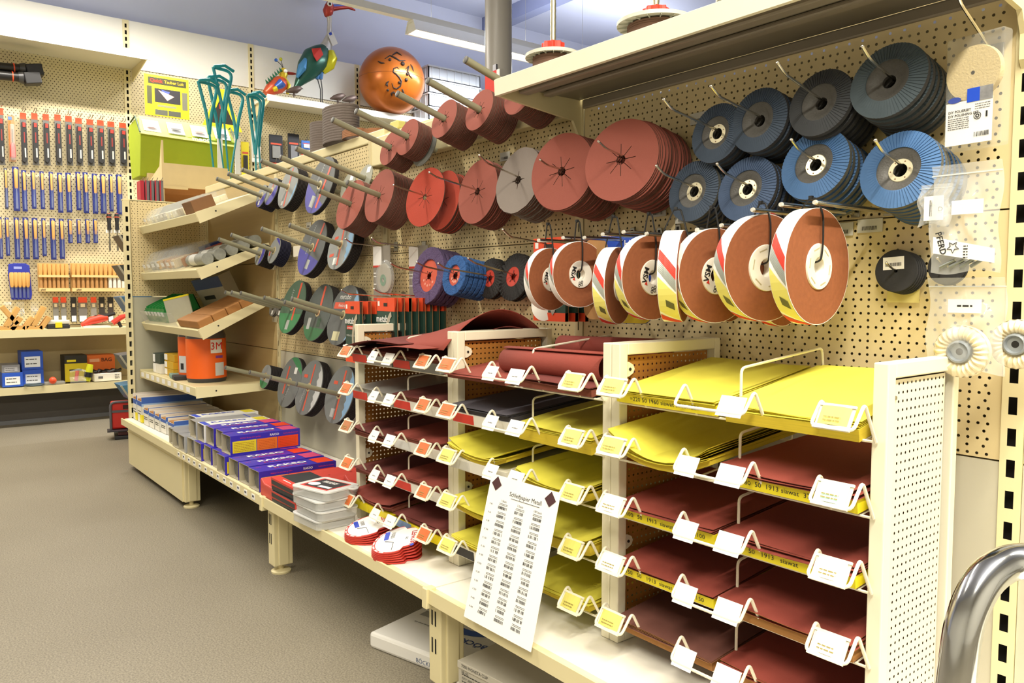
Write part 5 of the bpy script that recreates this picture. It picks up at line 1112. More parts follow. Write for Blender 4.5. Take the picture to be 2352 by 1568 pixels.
# ------------------------------------------------------------------ chrome trolley handle
def atd(px, py, d): return CAM+(FW+RT*((px-1176)/FPX)-UP*((py-784)/FPX))*d
hp = [atd(2195, 1568, .68), atd(2215, 1420, .68), atd(2262, 1322, .685), atd(2335, 1282, .70)]
base = Vector((hp[0].x-.02, hp[0].y-.02, 0)); far_ = Vector((hp[3].x+.42, hp[3].y+.06, hp[3].z+.02))
t = thing('chrome_trolley', 'chrome tube trolley handle bending beside the perforated rack end', 'trolley', (hp[0].x, hp[0].y, 0))
o = Vector((hp[0].x, hp[0].y, 0)); rel = lambda p: p-o
fb = Vector((far_.x+.03, far_.y, 0))
path = [rel(base)+Vector((0, 0, .12))]+[rel(p) for p in hp]+[rel(far_), rel(fb)+Vector((0, 0, .62)), rel(fb)+Vector((0, 0, .12))]
MB().tube(fillet(path, .06, 8), .0155, 20).obj('handle', m('#c9cbcc', .12, 1., .03), t, True)
MB().box(-.05, .52, -.34, .14, .09, .125).obj('platform', m('#3c4a66', .5, 0, .05), t, bevel=.006)
for xx, yy in ((.0, -.3), (.0, .1), (.47, -.3), (.47, .1)):
    MB().tube([(xx-.012, yy, .045), (xx+.012, yy, .045)], .045, 18).obj('wheel', BLACK, t, True)
# ------------------------------------------------------------------ far display wall (faces +X; local x -> +Y, local -y -> +X)
XF = -6.2
def peg_mat(h, dark, pu, pv, rad):
    mt = bpy.data.materials.new('perforated_sheet'); mt.use_nodes = True; nt = mt.node_tree; b = nt.nodes['Principled BSDF']; b.inputs['Roughness'].default_value = .5
    tc = nt.nodes.new('ShaderNodeTexCoord'); sp = nt.nodes.new('ShaderNodeSeparateXYZ'); nt.links.new(tc.outputs['Object'], sp.inputs[0])
    def mth(op, a, b_=None):
        n = nt.nodes.new('ShaderNodeMath'); n.operation = op
        for i, v in enumerate((a, b_)):
            if v is None: continue
            if isinstance(v, (int, float)): n.inputs[i].default_value = v
            else: nt.links.new(v, n.inputs[i])
        return n.outputs[0]
    vz = mth('DIVIDE', sp.outputs[2], pv); row = mth('FLOOR', vz); odd = mth('MULTIPLY', mth('FLOORED_MODULO', row, 2.0), .5)
    fu = mth('SUBTRACT', mth('FRACT', mth('ADD', mth('DIVIDE', sp.outputs[0], pu), odd)), .5); fv = mth('SUBTRACT', mth('FRACT', vz), .5)
    du, dv = mth('MULTIPLY', fu, pu), mth('MULTIPLY', fv, pv)
    d = mth('SQRT', mth('ADD', mth('MULTIPLY', du, du), mth('MULTIPLY', dv, dv))); msk = mth('LESS_THAN', d, rad)
    mx = nt.nodes.new('ShaderNodeMix'); mx.data_type = 'RGBA'; mx.inputs[6].default_value = lin(h)+[1]; mx.inputs[7].default_value = lin(dark)+[1]
    nt.links.new(msk, mx.inputs[0]); nt.links.new(mx.outputs[2], b.inputs['Base Color'])
    return mt
FPEG = peg_mat('#dccfa8', '#57492e', .025, .0125*1.4, .0038); WPAN = m('#eeece2', .5, 0, .02, 3); FUP = slot_strip(2.72, .045, .014, .03)
FUPM = FUP.mesh('upright', [CREAM, SLOT])
BAYY = [-2.8, -1.84, -.87, .108, 1.075, 2.06, 3.05, 4.05]
BN = ['left of the saw packs', 'behind the chisel packs', 'with saw packs, chisels and wooden racks', 'behind the green fabric box', 'behind the coloured metal bird', 'behind the orange ball', 'behind the grey crates']
for i in range(7):
    y0, y1 = BAYY[i], BAYY[i+1]; w = y1-y0
    t = thing('wall_display_bay', 'tall cream and white wall display bay ' + BN[i], 'shelving', (XF, y0, 0), R(90))
    meshobj('upright', FUPM, t).location = (0, -.006, .28)
    MB().box(.02, w-.02, .0, .02, 2.64, 3.0).obj('upper_panel', WPAN, t)
    MB().box(.02, w-.02, .0, .02, .68, 2.635).obj('peg_panel', FPEG, t)
    MB().box(.02, w-.02, .0, .02, .26, .675).obj('lower_panel', m('#cbb98d', .5, 0, .04), t)
    MB().box(0, w, -.22, .0, .02, .215).obj('plinth', m('#4b4743', .7, 0, .1, 6), t)
    MB().box(0, w, -.235, -.22, .0, .028).obj('skirting', m('#6a6c70', .5), t)
def wshelf(label, y0, y1, d, z, h=.035, mt=None, bracket=True):
    t = thing('display_shelf', label, 'shelf', (XF+.012, y0, z), R(90)); w = y1-y0
    MB().box(0, w, -d, -.0, -h*.5, 0).obj('board', mt or m('#e9e6da', .45, 0, .02), t)
    MB().box(-.003, w+.003, -d-.006, -d+.004, -h, .006).obj('front_edge', WHITE if mt is None else CREAM, t)
    if bracket:
        for xx in (.02, w-.03): MB().prism([(-d, -h*.5), (0, -h*.5), (0, -.12), (-.05, -.11), (-d, -h*.9)], xx, xx+.008, RZ(90) @ Matrix.Scale(-1, 4, (0, 1, 0))).obj('bracket', CREAM, t)
wshelf('white upper shelf above the saw packs', -1.84, .17, .44, 2.655, .05)
wshelf('cream shelf under the hanging tools', -1.84, 1.06, .40, .66, .045, CREAM, False); wshelf('cream bottom shelf with blue cartons', -1.84, 1.06, .40, .27, .045, CREAM, False)
wshelf('white shelf carrying the bird sculptures and orange ball', 1.085, 3.9, .32, 2.52, .045)
def fpos(px, py, off=.03): return at(px, py, X=XF+off)
def fthing(name, label, cat, x0, y0, x1, y1, off=.03, group=None):
    """thing hung on the far wall filling the photo rectangle; returns thing, width, height with origin at its upper left"""
    a, b_ = fpos(x0, y0, off), fpos(x1, y1, off)
    t = thing(name, label, cat, (XF+off, a.y, a.z), R(90), group)
    return t, b_.y-a.y, a.z-fpos(x0, y1, off).z
SAWX = [(3, 247), (55, 258), (81, 259), (107, 261), (134, 262), (159, 265), (182, 270), (208, 273), (232, 275), (256, 278), (283, 281)]
ORD = ('first', 'second', 'third', 'fourth', 'fifth', 'sixth', 'seventh', 'eighth', 'ninth', 'tenth', 'eleventh', 'twelfth', 'thirteenth', 'fourteenth', 'fifteenth')
for i, (cx, ty) in enumerate(SAWX):
    t, w, h = fthing('saw_pack', 'black folding saw on an orange topped card, %s in its row from the upright' % ORD[len(SAWX)-1-i], 'saw', cx-9.5, ty, cx+9.5, 378+i*.2, .04, 'orange topped saw packs')
    MB().box(0, w, 0, .004, -h, 0).obj('card', m('#6c6b68', .5, 0, .05), t); MB().box(0, w, -.001, 0, -h*.12, 0).obj('orange_header', ORC, t)
    MB().prism([(w*.04, -h*.93), (w*.5, -h*.97), (w*.86, -h*.9), (w*.92, -h*.5), (w*.84, -h*.2), (w*.18, -h*.18), (w*.08, -h*.5)], -.028, -.001).obj('saw_body', m('#2a2a2c', .45, 0, .1), t, bevel=.003)
    MB().box(w*.28, w*.72, -.031, -.026, -h*.28, -h*.2).obj('red_collar', m('#d63a30', .45), t); MB().box(w*.45, w*.68, -.030, -.027, -h*.86, -h*.68).obj('silver_label', m('#c9c7bd', .4), t)
    MB().box(w*.4, w*.58, -.0295, -.027, -h*.58, -h*.38).obj('red_print', m('#8e2f2b', .5), t)
    for xx in (.35, .7): MB().tube([(w*xx, .01, h*.02), (w*xx, -.05, h*.03), (w*xx, -.06, h*.07)], .003, 5).obj('peg', STEEL, t)
t, w, h = fthing('screwdriver_blister', 'red handled screwdriver in an orange backed clear blister among the saws', 'screwdriver', 17, 264, 37, 370, .04)
MB().box(0, w, 0, .003, -h, 0).obj('card', m('#b98a5e', .5, 0, .05), t); MB().box(w*.1, w*.45, -.0015, 0, -h*.65, -h*.12).obj('orange_print', m('#d9742c', .5), t); MB().box(w*.05, w*.6, -.002, 0, -h*.1, -h*.03).obj('blue_header', m('#5d7fb8', .5), t)
MB().cyl((w*.55, -.015, -h*.6), (w*.55, -.015, -h*.3), .004, 8).obj('shaft', CHROME, t); MB().tube([(w*.55, -.015, -h*.6), (w*.55, -.015, -h*.66), (w*.55, -.015, -h*.9), (w*.55, -.015, -h*.93)], [.008, .017, .018, .010], 12).obj('handle', m('#dd3b33', .4), t, True); MB().box(w*.2, w*.9, -.035, -.001, -h*.98, -h*.2).obj('blister', CLEAR, t, bevel=.006)
BLUEP = m('#1f2b7c', .4, 0, .05)
def chisel(label, cx, y0, y1, wpx, grp, hfrac=.5, dark=False):
    t, w, h = fthing('chisel_pack', label, 'chisel', cx-wpx/2, y0, cx+wpx/2, y1, .035, grp)
    MB().box(0, w, 0, .003, -h, 0).obj('card', BLUEP if not dark else m('#4a4a52', .5), t); MB().cb((w*.5, -.001, -h*.035), (w*.3, .001, h*.015)).obj('hang_hole', PAPER, t)
    r_ = min(w*.36, .022)
    MB().tube([(w*.5, -.02, -h*.06), (w*.5, -.02, -h*.08), (w*.5, -.02, -h*.25), (w*.5, -.02, -h*hfrac), (w*.5, -.02, -h*(hfrac+.02))], [r_*.7, r_, r_*.85, r_*.8, r_*.6], 10).obj('wooden_handle', WOOD, t, True)
    MB().prism([(w*.42, -h*(hfrac+.02)), (w*.58, -h*(hfrac+.02)), (w*.68, -h*.8), (w*.68, -h*.95), (w*.32, -h*.95), (w*.32, -h*.8)], -.026, -.016).obj('blade', m('#8a93b0', .3, .7, .1), t); MB().box(w*.06, w*.94, -.034, -.001, -h*.98, -h*.48).obj('blister', m('#6f80d8', .1, 0, .03, 9, 0, .12), t, bevel=.005)
CX = [(14, 385, 480, 12, True), (37, 382, 484, 19, 0), (56, 390, 485, 15, 0), (77, 391, 479, 14, 0), (97, 393, 480, 13, 0), (118, 394, 481, 13, 0), (138, 396, 488, 15, 0), (158, 396, 487, 16, 0), (180, 394, 482, 14, 0), (197, 395, 489, 15, 0), (218, 398, 490, 15, 0), (237, 399, 490, 16, 0), (255, 400, 485, 12, 0), (274, 400, 492, 16, 0)]
for i, (cx, a, b_, wp, dk) in enumerate(CX): chisel('wood handled chisel on blue card in the row under the saws, %s from the upright' % ORD[13-i], cx, a, b_, wp, 'chisels under the saws', .48, dk)
CX2 = [(1, 498, 594, 13), (17, 499, 587, 13), (39, 499, 595, 16), (60, 499, 595, 17), (81, 500, 595, 17), (101, 501, 588, 13), (122, 501, 596, 16), (142, 502, 594, 15)]
for i, (cx, a, b_, wp) in enumerate(CX2): chisel('large wood handled chisel on blue card, lower row, %s from the small chisels' % ORD[7-i], cx, a, b_, wp, 'large chisels in the lower row', .50)
for i, cx in enumerate((161, 181, 201, 219)): chisel('small wood handled chisel on blue card, lower row, %s beside the red capped chisels' % ORD[3-i], cx, 503, 558, 12, 'small chisels in the lower row', .62)
for i, cx in enumerate((250, 268)):
    t, w, h = fthing('loose_chisel', 'red and black handled chisel hanging bare, %s the upright' % ('farther from', 'nearer')[i], 'chisel', cx-6, 491, cx+6, 578, .04, 'bare hanging chisels')
    MB().tube([(w*.5, -.02, 0), (w*.5, -.02, -h*.06), (w*.5, -.02, -h*.25), (w*.5, -.02, -h*.42)], [.014, .018, .013, .015], 10).obj('handle', BLACK, t, True); MB().tube([(w*.5, -.02, .002), (w*.5, -.02, -h*.1)], [.012, .0185], 10).obj('red_cap', ORC, t, True)
    MB().prism([(w*.4, -h*.42), (w*.6, -h*.42), (w*.75, -h*.95), (w*.5, -h), (w*.25, -h*.95)], -.023, -.017).obj('blade', m('#77756f', .35, .7), t); MB().box(-w*.3, w*1.3, -.012, -.006, -h*.5, -h*.42).obj('holder_clip', PAPER, t)
t, w, h = fthing('chisel_wallet', 'blue roll wallet holding five wood handled chisels', 'tool set', 17, 604, 74, 688, .035)
MB().prism([(w*.03, -h*.03), (w*.3, 0), (w*.75, 0), (w*.93, -h*.06), (w, -h*.85), (w*.95, -h), (w*.1, -h), (0, -h*.3)], -.012, 0).obj('wallet', m('#2b36a8', .6, 0, .08), t, bevel=.003); MB().box(w*.25, w*.6, -.013, -.0121, -h*.16, -h*.09).obj('logo', m('#9aa6e8', .5), t)
for i in range(5):
    x = w*(.14+.17*i); MB().tube([(x, -.025, -h*.25), (x, -.025, -h*.3), (x, -.025, -h*.6), (x, -.025, -h*.66)], [.010, .016, .013, .008], 8).obj('wooden_handle', WOOD, t, True); MB().box(x-.007, x+.007, -.024, -.018, -h*.95, -h*.66).obj('blade', m('#6a76b0', .3, .6), t)
for x0, x1, n, lab in ((86, 158, 7, 'smaller wooden tool rack with upright wooden handles'), (161, 287, 12, 'larger wooden tool rack with upright wooden handles and pale ferrules')):
    t, w, h = fthing('wooden_tool_rack', lab, 'tool rack', x0, 604, x1, 669, .05)
    WB = m('#e0b672', .6, 0, .12, 20)
    MB().box(0, w, 0, .02, -h, 0).obj('back_board', WB, t); MB().box(0, w, -.05, 0, -h*.50, -h*.42).obj('upper_rail', m('#e8c88a', .6, 0, .1), t); MB().box(0, w, -.05, 0, -h, -h*.88).obj('lower_rail', m('#e8c88a', .6, 0, .1), t); txt('pfeil', h*.09, t, T(w*.12, -.052, -h*.94), INK, bold=.02)
    for i in range(n):
        x = w*(i+.5)/n; hd = thing('carving_tool', 'wood handled carving tool standing in the ' + lab.split(' with')[0], 'chisel', (0, 0, 0), 0, 'carving tools in the ' + lab.split(' with')[0]); hd.matrix_world = t.matrix_basis @ T(x, -.03, 0)
        MB().tube([(0, 0, -.005), (0, 0, -h*.2), (0, 0, -h*.42)], [.012, .016, .011], 8).obj('handle', WOOD, hd, True)
        MB().cyl((0, 0, -h*.5), (0, 0, -h*.87), .011 if (w < .3 or i < 8) else .013, 8).obj('shank', m('#b98a52', .6, 0, .1) if (w < .3 or i < 8) else m('#e6e4dc', .4), hd, True)
for i, (cx, c1, c2) in enumerate(((128, ORC, '#7a7872'), (146, ORC, '#7a7872'), (169, BLACK, '#2e2c2c'), (190, ORC, '#6f6b66'), (215, ORC, '#8a8781'), (234, BLACK, '#34302f'), (254, BLACK, '#3a3230'))):
    wd_ = 11 if i == 3 else 7.5
    t, w, h = fthing('blade_card', 'hanging card with spare blade, %s in the row under the wooden racks' % ORD[i], 'blade pack', cx-wd_, 682, cx+wd_, 740, .035, 'spare blade cards')
    MB().box(0, w, -.006, 0, -h, 0).obj('card', m(c2, .5, 0, .06), t); MB().box(0, w, -.007, -.0061, -h*.22, 0).obj('header', c1, t); MB().box(w*.1, w*.9, -.008, -.0061, -h*.97, -h*.74).obj('white_label', PAPER, t); MB().box(w*.25, w*.75, -.008, -.0061, -h*.4, -h*.26).obj('pale_print', m('#e6d7b8', .5), t)
for i, cx in enumerate((18, 47, 80)):
    t, w, h = fthing('hardware_bag', 'clear bag of shiny fittings hanging, %s from the wooden blocks side' % ORD[i], 'plastic bag', cx-10, 693, cx+10, 735, .04, 'bags of fittings')
    MB().grid(lambda u, v: (w*u, -.012*math.sin(3*u)-.01*math.sin(11*v+i), -h*v), 6, 6).obj('film', CLEAR, t, True)
    for q in range(3): MB().cyl((w*.25+.015*q, -.01, -h*(.5+.12*q)), (w*.8-.01*q, -.015, -h*(.6+.1*q)), .006, 8).obj('fitting', CHROME, t)
# things on the cream shelf (z = .66) and the bottom shelf (z = .27)
def ongrid(px, py, z): return at(px, py, Z=z)
def sit(name, label, cat, px0, px1, h, z, X, d, rz=0):
    a, b_ = at(px0, 800, X=X), at(px1, 800, X=X)
    return thing(name, label, cat, (X, a.y, z), R(90+rz)), b_.y-a.y, h
for i, (p0, p1, a1) in enumerate(((2, 30, 30), (28, 58, -35), (62, 98, 28))):
    t, w, h = sit('wooden_cradle', 'light wooden V shaped cradle block, %s on the cream shelf' % ORD[i], 'wooden block', p0, p1, .12, .667, -5.82, .1)
    MB().box(0, w, -.03, .05, 0, .025).obj('base', WOOD, t); MB().box(0, .03, -.03, .05, 0, .15, T(w*.3, 0, .03) @ RY(a1)).obj('arm', WOOD, t, bevel=.002); MB().box(0, .03, -.03, .05, 0, .10, T(w*.75, 0, .01) @ RY(35)).obj('arm', WOOD, t, bevel=.002)
t, w, h = sit('tool_case', 'small pale case with a yellow latch on the cream shelf', 'case', 110, 163, .06, .667, -5.8, .1); MB().box(0, w, 0, .12, 0, .03).obj('lower_shell', m('#2f2f30', .5), t, bevel=.006); MB().box(0, w, 0, .12, .031, .06).obj('lid', m('#dcd9cc', .4), t, bevel=.008); MB().box(w*.35, w*.65, -.01, .0, .008, .045).obj('latch', YELP, t, bevel=.002)
t, w, h = sit('glue_gun', 'red and black hand tool lying at the end of the cream shelf', 'power tool', 190, 262, .1, .667, -5.82, .1)
MB().tube([(0, .03, .02), (w*.3, .03, .05), (w*.6, .03, .065), (w*.85, .03, .07)], [.012, .028, .03, .02], 10).obj('body', m('#e0452a', .45), t, True); MB().tube([(w*.45, .03, .07), (w*.8, .03, .085), (w*1.1, .03, .10)], [.02, .016, .012], 8).obj('grip', BLACK, t, True); MB().box(w*.05, w*.9, -.02, .1, 0, .012).obj('paper', PAPER, t)
t, w, h = sit('red_grease_gun', 'long red tool with dark grip at the shelf end', 'power tool', 262, 300, .1, .667, -5.82, .1); MB().tube([(0, .02, .03), (w*.5, .02, .07), (w, .02, .09)], [.02, .02, .012], 8).obj('body', m('#d8392c', .45), t, True); MB().tube([(w*.3, .02, .05), (w*.5, .02, .0)], .012, 8).obj('grip', BLACK, t, True)
def boxthing(name, label, px0, px1, py0, z, X, d, col, labcol=None, rz=0, cat='carton', extra=None):
    t, w, _ = sit(name, label, cat, px0, px1, 0, z, X, d, rz); h = at((px0+px1)/2, py0, X=X).z-z
    MB().box(0, w, 0, d, 0, h).obj('box', m(col, .5, 0, .05), t, bevel=.002)
    if labcol: l = MB().box(w*.14, w*.86, -.001, 0, h*.14, h*.72).obj('label', m(labcol, .5, 0, .02), t); lines(MB(), w*.2, w*.7, [h*.3, h*.55], h*.05, -.0018, None, int(px0)).obj('print', INK, l)['kind'] = 'stuff'
    if extra: extra(t, w, h)
    return t, w, h
zb = .277
boxthing('blue_carton', 'blue carton with white label, low one of the pair on the bottom shelf', 2, 50, 856, zb, -5.84, .2, '#2456c8', '#eef0f4'); _, w_, h_ = boxthing('blue_carton', 'taller blue carton with white label standing on the bottom shelf', 49, 98, 849, zb, -5.86, .2, '#1f52c4', '#dfe6f2')
boxthing('blue_carton', 'upper blue carton resting on the taller blue one', 48, 98, 807, zb+h_+.001, -5.86, .2, '#1f4fbe', '#e6ecf4'); boxthing('grey_carton_small', 'grey carton lying on the low blue carton', 2, 44, 838, zb+at(26, 856, X=-5.84).z-zb+.001, -5.84, .2, '#8f9098', '#b9bac2')
def yb(t, w, h): MB().box(0, w, -.001, 0, h*.02, h*.7).obj('yellow_field', m('#d8c51e', .5), t); MB().box(w*.2, w*.75, -.0016, -.001, h*.42, h*.48).obj('print', INK, t); MB().box(w*.1, w*.5, -.0016, 0, h*.76, h*.84).obj('print', YELP, t)
boxthing('yellow_black_box', 'black and yellow tool box standing on the bottom shelf', 147, 199, 816, zb, -5.9, .18, '#24231f', None, 0, 'carton', yb)
def ob(t, w, h): txt('BAG', h*.2, t, T(w*.7, -.0014, h*.8), m('#5a2a12', .5), bold=.02); MB().box(w*.1, w*.45, -.001, 0, h*.73, h*.86).obj('pale_print', m('#f2b48e', .5), t)
boxthing('orange_carton', 'orange carton lettered on its front behind the white box', 198, 263, 815, zb, -5.95, .15, '#e2702c', None, 0, 'carton', ob)
def wb(t, w, h): MB().box(w*.15, w*.32, -.001, 0, h*.35, h*.65).obj('print', m('#6a6a6e', .6), t); lines(MB(), w*.75, w*.92, [h*.3, h*.5, h*.7], h*.08, -.001, None, 2).obj('print', INK, t)['kind'] = 'stuff'
_, w2_, h2_ = boxthing('white_open_box', 'white open box filled with black and orange parts on the bottom shelf', 214, 277, 857, zb, -5.83, .14, '#ece9e0', None, 0, 'carton', wb)
pz = at(245, 857, X=-5.83); 
for i in range(4):
    t = thing('cable_bundle', 'black cable bundle heaped in the white open box', 'cable', (-5.87-.02*(i % 2), pz.y-.06+.045*i, pz.z+.004), R(30*i), 'cable bundles in the white box'); MB().tube([(.03*math.cos(a*.7), .022*math.sin(a*.7), .006*math.sin(a*1.3+i)+.012) for a in range(10)], .009, 6).obj('cable', BLACK, t, True)
t, w, h = sit('yellow_tape_measure', 'yellow and black ended tool leaning on the white box', 'hand tool', 190, 213, .1, zb, -5.8, .1); MB().tube([(w*.3, 0, .012), (w*.5, 0, .07), (w*.7, 0, .13)], [.022, .026, .02], 10).obj('body', m('#d2d420', .45), t, True); MB().tube([(w*.42, -.002, .04), (w*.52, -.002, .075)], .028, 10).obj('band', BLACK, t, True)
t, w, h = sit('clear_bag_red', 'clear bag with red parts beside the yellow tool', 'plastic bag', 158, 195, .1, zb, -5.78, .1); MB().grid(lambda u, v: (w*u, -.02*math.sin(3*u)-.012*math.sin(9*v), .11*v*(1-.3*abs(u-.5))), 8, 8).obj('film', CLEAR, t, True); MB().cyl((w*.4, .01, .02), (w*.5, .01, .09), .012, 8).obj('red_part', m('#d84a34', .5), t)
t, w, h = sit('red_ball_bag', 'flat clear pack with an orange red ball on the bottom shelf', 'package', 100, 148, .1, zb, -5.8, .1); MB().box(0, w, 0, .08, 0, .02).obj('pack', m('#b9b8b2', .2, 0, .05, 20, 0, .5), t, bevel=.006); MB().sphere((w*.38, .0, .032), .024, 14, 10).obj('ball', m('#f0552f', .4), t, True)
t, w, h = sit('coiled_hose', 'flat grey hose loop lying before the blue cartons', 'hose', 52, 98, .1, zb, -5.77, .1); MB().tube([(w/2+w*.45*math.cos(a*.3), .0+.05*math.sin(a*.3), .012) for a in range(22)], .008, 6).obj('hose', m('#3a4a50', .5), t, True)
# black power tools hanging at the top of the saw bay
for i, (y, lab) in enumerate(((152, 'upper'), (172, 'lower'))):
    a, b_ = fpos(-60, y-4, .16), fpos(88-6*i, y+10, .16); t = thing('hedge_clipper', 'black telescopic tool with orange rings hanging under the white shelf, %s one' % lab, 'garden tool', (a.x, a.y, a.z), R(90)); w = b_.y-a.y; dz = b_.z-a.z
    P_ = lambda u: Vector((w*u, -.02*i, dz*u))
    MB().tube([P_(0), P_(.72)], .032, 14).obj('barrel', m('#1c1b1d', .35, 0, .1), t, True)
    for u in (.35, .6): MB().tube([P_(u), P_(u+.02)], .035, 14).obj('orange_ring', ORC, t, True)
    MB().tube([P_(.7), P_(.78), P_(.86)], [.036, .045, .03], 12).obj('joint', m('#4a4a4c', .3, .5), t, True); MB().box(-.05, .05, -.05, .05, -.045, .035, Matrix.Translation(P_(.93)) @ RY(-12)).obj('jaw', m('#222224', .4), t, bevel=.006)
    MB().tube([P_(.3), P_(.3)+Vector((0, .17, .03))], .006, 6).obj('peg', STEEL, t)
# things around the end of the corner: red cases, dark bins edges
t = thing('red_tool_case', 'red tool case with grey rim standing behind the corner bay', 'case', (-5.0, -.318, .235), R(80)); t.location.z = .06
MB().box(0, .2, -.05, .05, 0, .17).obj('shell', m('#cf2c24', .45, 0, .05), t, bevel=.012); MB().box(-.006, .206, -.056, -.046, .105, .12).obj('rim', m('#5b5a60', .5), t); MB().tube(fillet([(.0, -.055, .0), (.0, -.055, .172), (.2, -.055, .172)], .03, 4), .008, 8).obj('frame', m('#5b5a60', .5), t, True); MB().box(.07, .2, -.054, -.048, .125, .15).obj('grip', m('#3a1513', .5), t); txt('A', .08, t, T(.15, -.0515, .05), m('#8f8f96', .5), bold=.05)
t = thing('dark_case', 'dark flat case lying under the red tool case', 'case', (-5.0, -.30, 0), R(80)); MB().box(0, .3, -.10, .08, 0, .022).obj('shell', m('#26262c', .5), t, bevel=.004); MB().box(0.02, .28, -.09, .07, .024, .05).obj('upper_shell', m('#4a1d20', .5), t, bevel=.004); MB().box(-.04, .26, -.11, .0, .051, .058).obj('lid_plate', m('#33333a', .5), t)
for i, (px, py, cl) in enumerate(((272, 560, '#2f2f33'), (270, 628, '#3a4046'), (274, 700, '#3e6f9c'), (274, 832, '#5a6068'), (276, 900, '#4f86ac'))):
    p = at(px, py, X=-4.9); t = thing('slanted_bin', 'slanted dark bin edge poking out beside the slotted upright, %s from above' % ORD[i], 'bin', (p.x, p.y, p.z), R(90), 'bins behind the end panel')
    MB().prism([(-.015, .05), (-.101-p.y, .07), (-.101-p.y, -.06), (.04, -.045)], -.1, .1).obj('body', m(cl, .45, 0, .08), t, bevel=.003); MB().tube([(-.015, -.1, .05), (.04, -.1, -.045)], .006, 6).obj('rim', m('#b9b6a8', .4), t)
# ------------------------------------------------------------------ low display behind the end panel with the green box
t = thing('low_display', 'low cream display block hidden behind the end panel', 'shelving', (-5.1, -.10, 0)); MB().box(0, 1.04, 0, .9, 0, 1.40).obj('carcass', CREAM, t, bevel=.004); MB().box(.0, 1.05, -.01, .91, 1.40, 1.425).obj('top', CREAMD, t)
t = thing('wooden_display_box', 'plywood display box with brown inside in front of the green fabric box', 'display box', (-4.42, -.085, 1.426), R(90))
a, b_ = at(372, 400, X=-4.42), at(528, 400, X=-4.42); t.location.y = a.y; w = b_.y-a.y; PLY = m('#e6cf9a', .6, 0, .08, 14); h = at(378, 322, X=-4.42).z-1.426
MB().prism([(0, 0), (.30, 0), (.30, h*.45), (.05, h*.62), (0, h)], 0, .012, RZ(90) @ Matrix.Scale(-1, 4, (0, 1, 0))).obj('side_panel', PLY, t)
MB().box(.012, w-.012, 0, .012, h*.30, h*.66).obj('front_board', PLY, t); MB().box(w-.012, w, 0, .28, 0, h*.62).obj('side_panel', PLY, t); MB().box(.012, w-.012, .26, .27, 0, h*.4).obj('back_board', m('#9a6a35', .7, 0, .1), t); MB().box(.012, w-.012, .0, .26, 0, .01).obj('bottom', m('#9a6a35', .7, 0, .1), t); MB().box(-.01, w*.36, -.012, .0, h*.27, h*.31).obj('shelf_lip', PLY, t)
t = thing('green_fabric_box', 'lime green folding fabric box with printed white pictures on its lid', 'storage box', (-4.78, -.15, 1.426), R(90))
a, b_ = at(322, 320, X=-4.70), at(548, 320, X=-4.70); y0 = a.y; L = b_.y-a.y; t.location = (-4.735, y0, 1.426); z0 = at(345, 402, X=-4.70).z-1.426; z1 = at(335, 262, X=-4.70).z-1.426
GR = m('#a6b820', .65, 0, .06, 20); GRL2 = m('#d3dc6e', .6, 0, .04)
MB().box(.05, L-.05, .02, .22, 0, z0+.02).obj('riser', PLY, t)
zt = z1; zm = zt-.105
MB().prism([(.0, zm), (.11, zt), (.30, zt-.02), (.32, zm), (.26, z0), (.05, z0)], .012, L-.012, RZ(90) @ Matrix.Scale(-1, 4, (0, 1, 0))).obj('body', GR, t, bevel=.006)
lid = MB().add([(.0, -.012, zm-.01), (L, -.012, zm-.03), (L-.03, .10, zt+.002), (.03, .10, zt+.012)], [(0, 1, 2, 3)]).obj('printed_lid', GRL2, t, solid=.004)
for i in range(4):
    x = L*(.14+.24*i); MB().add([(x-.05, .018-.012, zm+.016), (x+.05, .018-.012, zm+.012), (x+.047, .085-.012, zt-.012), (x-.047, .085-.012, zt-.010)], [(0, 1, 2, 3)]).obj('white_picture', PAPER, lid)
    MB().lathe([(0, 0), (.022, 0)], 10, T(x, .040-.012, (zm+zt)/2-.004) @ RX(43) @ Matrix.Scale(1.5, 4, (1, 0, 0)) @ Matrix.Scale(.5, 4, (0, 1, 0))).obj('picture_print', m('#c98a80' if i in (0, 2) else '#555555', .6), lid)
txt('meori', .05, t, T(L*.62, -.016, zm-.005) @ RX(-40), PAPER, bold=.02)
for x in (.006, L-.006): MB().tube([(x, -.012, zm), (x, .10, zt+.008), (x, .22, zt-.01)], .005, 6).obj('piping', m('#3f5a3a', .6), t)
for i in range(5):
    p0, p1 = at(322+11*i, 414, X=-4.28), at(331+11*i, 414, X=-4.28); t = thing('boxed_file_set', 'red and grey slim boxed tool standing beside the plywood box, %s of the row' % ORD[i], 'tool set', (-4.28, p0.y, 1.426), R(90), 'slim red and grey boxes'); w = p1.y-p0.y; h = p0.z-1.426
    MB().box(0, w, 0, .08, 0, h).obj('box', m('#77767a' if i else '#c0263a', .5, 0, .05), t, bevel=.001); MB().box(w*.0, w*.35, -.001, 0, 0, h).obj('red_edge', m('#c0263a', .5), t); MB().tube([(w*.5, .0, h), (w*.5, -.03, h+.012)], .002, 5).obj('hanger', STEEL, t)
t, w, h = fthing('yellow_product_card', 'large yellow header card with red and black lettering above the green box', 'sign', 331, 168, 435, 262, .42)
MB().box(0, w, 0, .006, -h, 0).obj('card', m('#e8d91a', .5, 0, .03), t, bevel=.001)
MB().box(w*.08, w*.94, -.001, 0, -h*.22, -h*.06).obj('black_banner', m('#3a3a22', .5), t); txt('Quick', h*.12, t, T(w*.26, -.0018, -h*.14), m('#d8301f', .5), bold=.03); txt('Tauber Lok', h*.10, t, T(w*.66, -.0018, -h*.14), m('#e8b41e', .5), bold=.02)
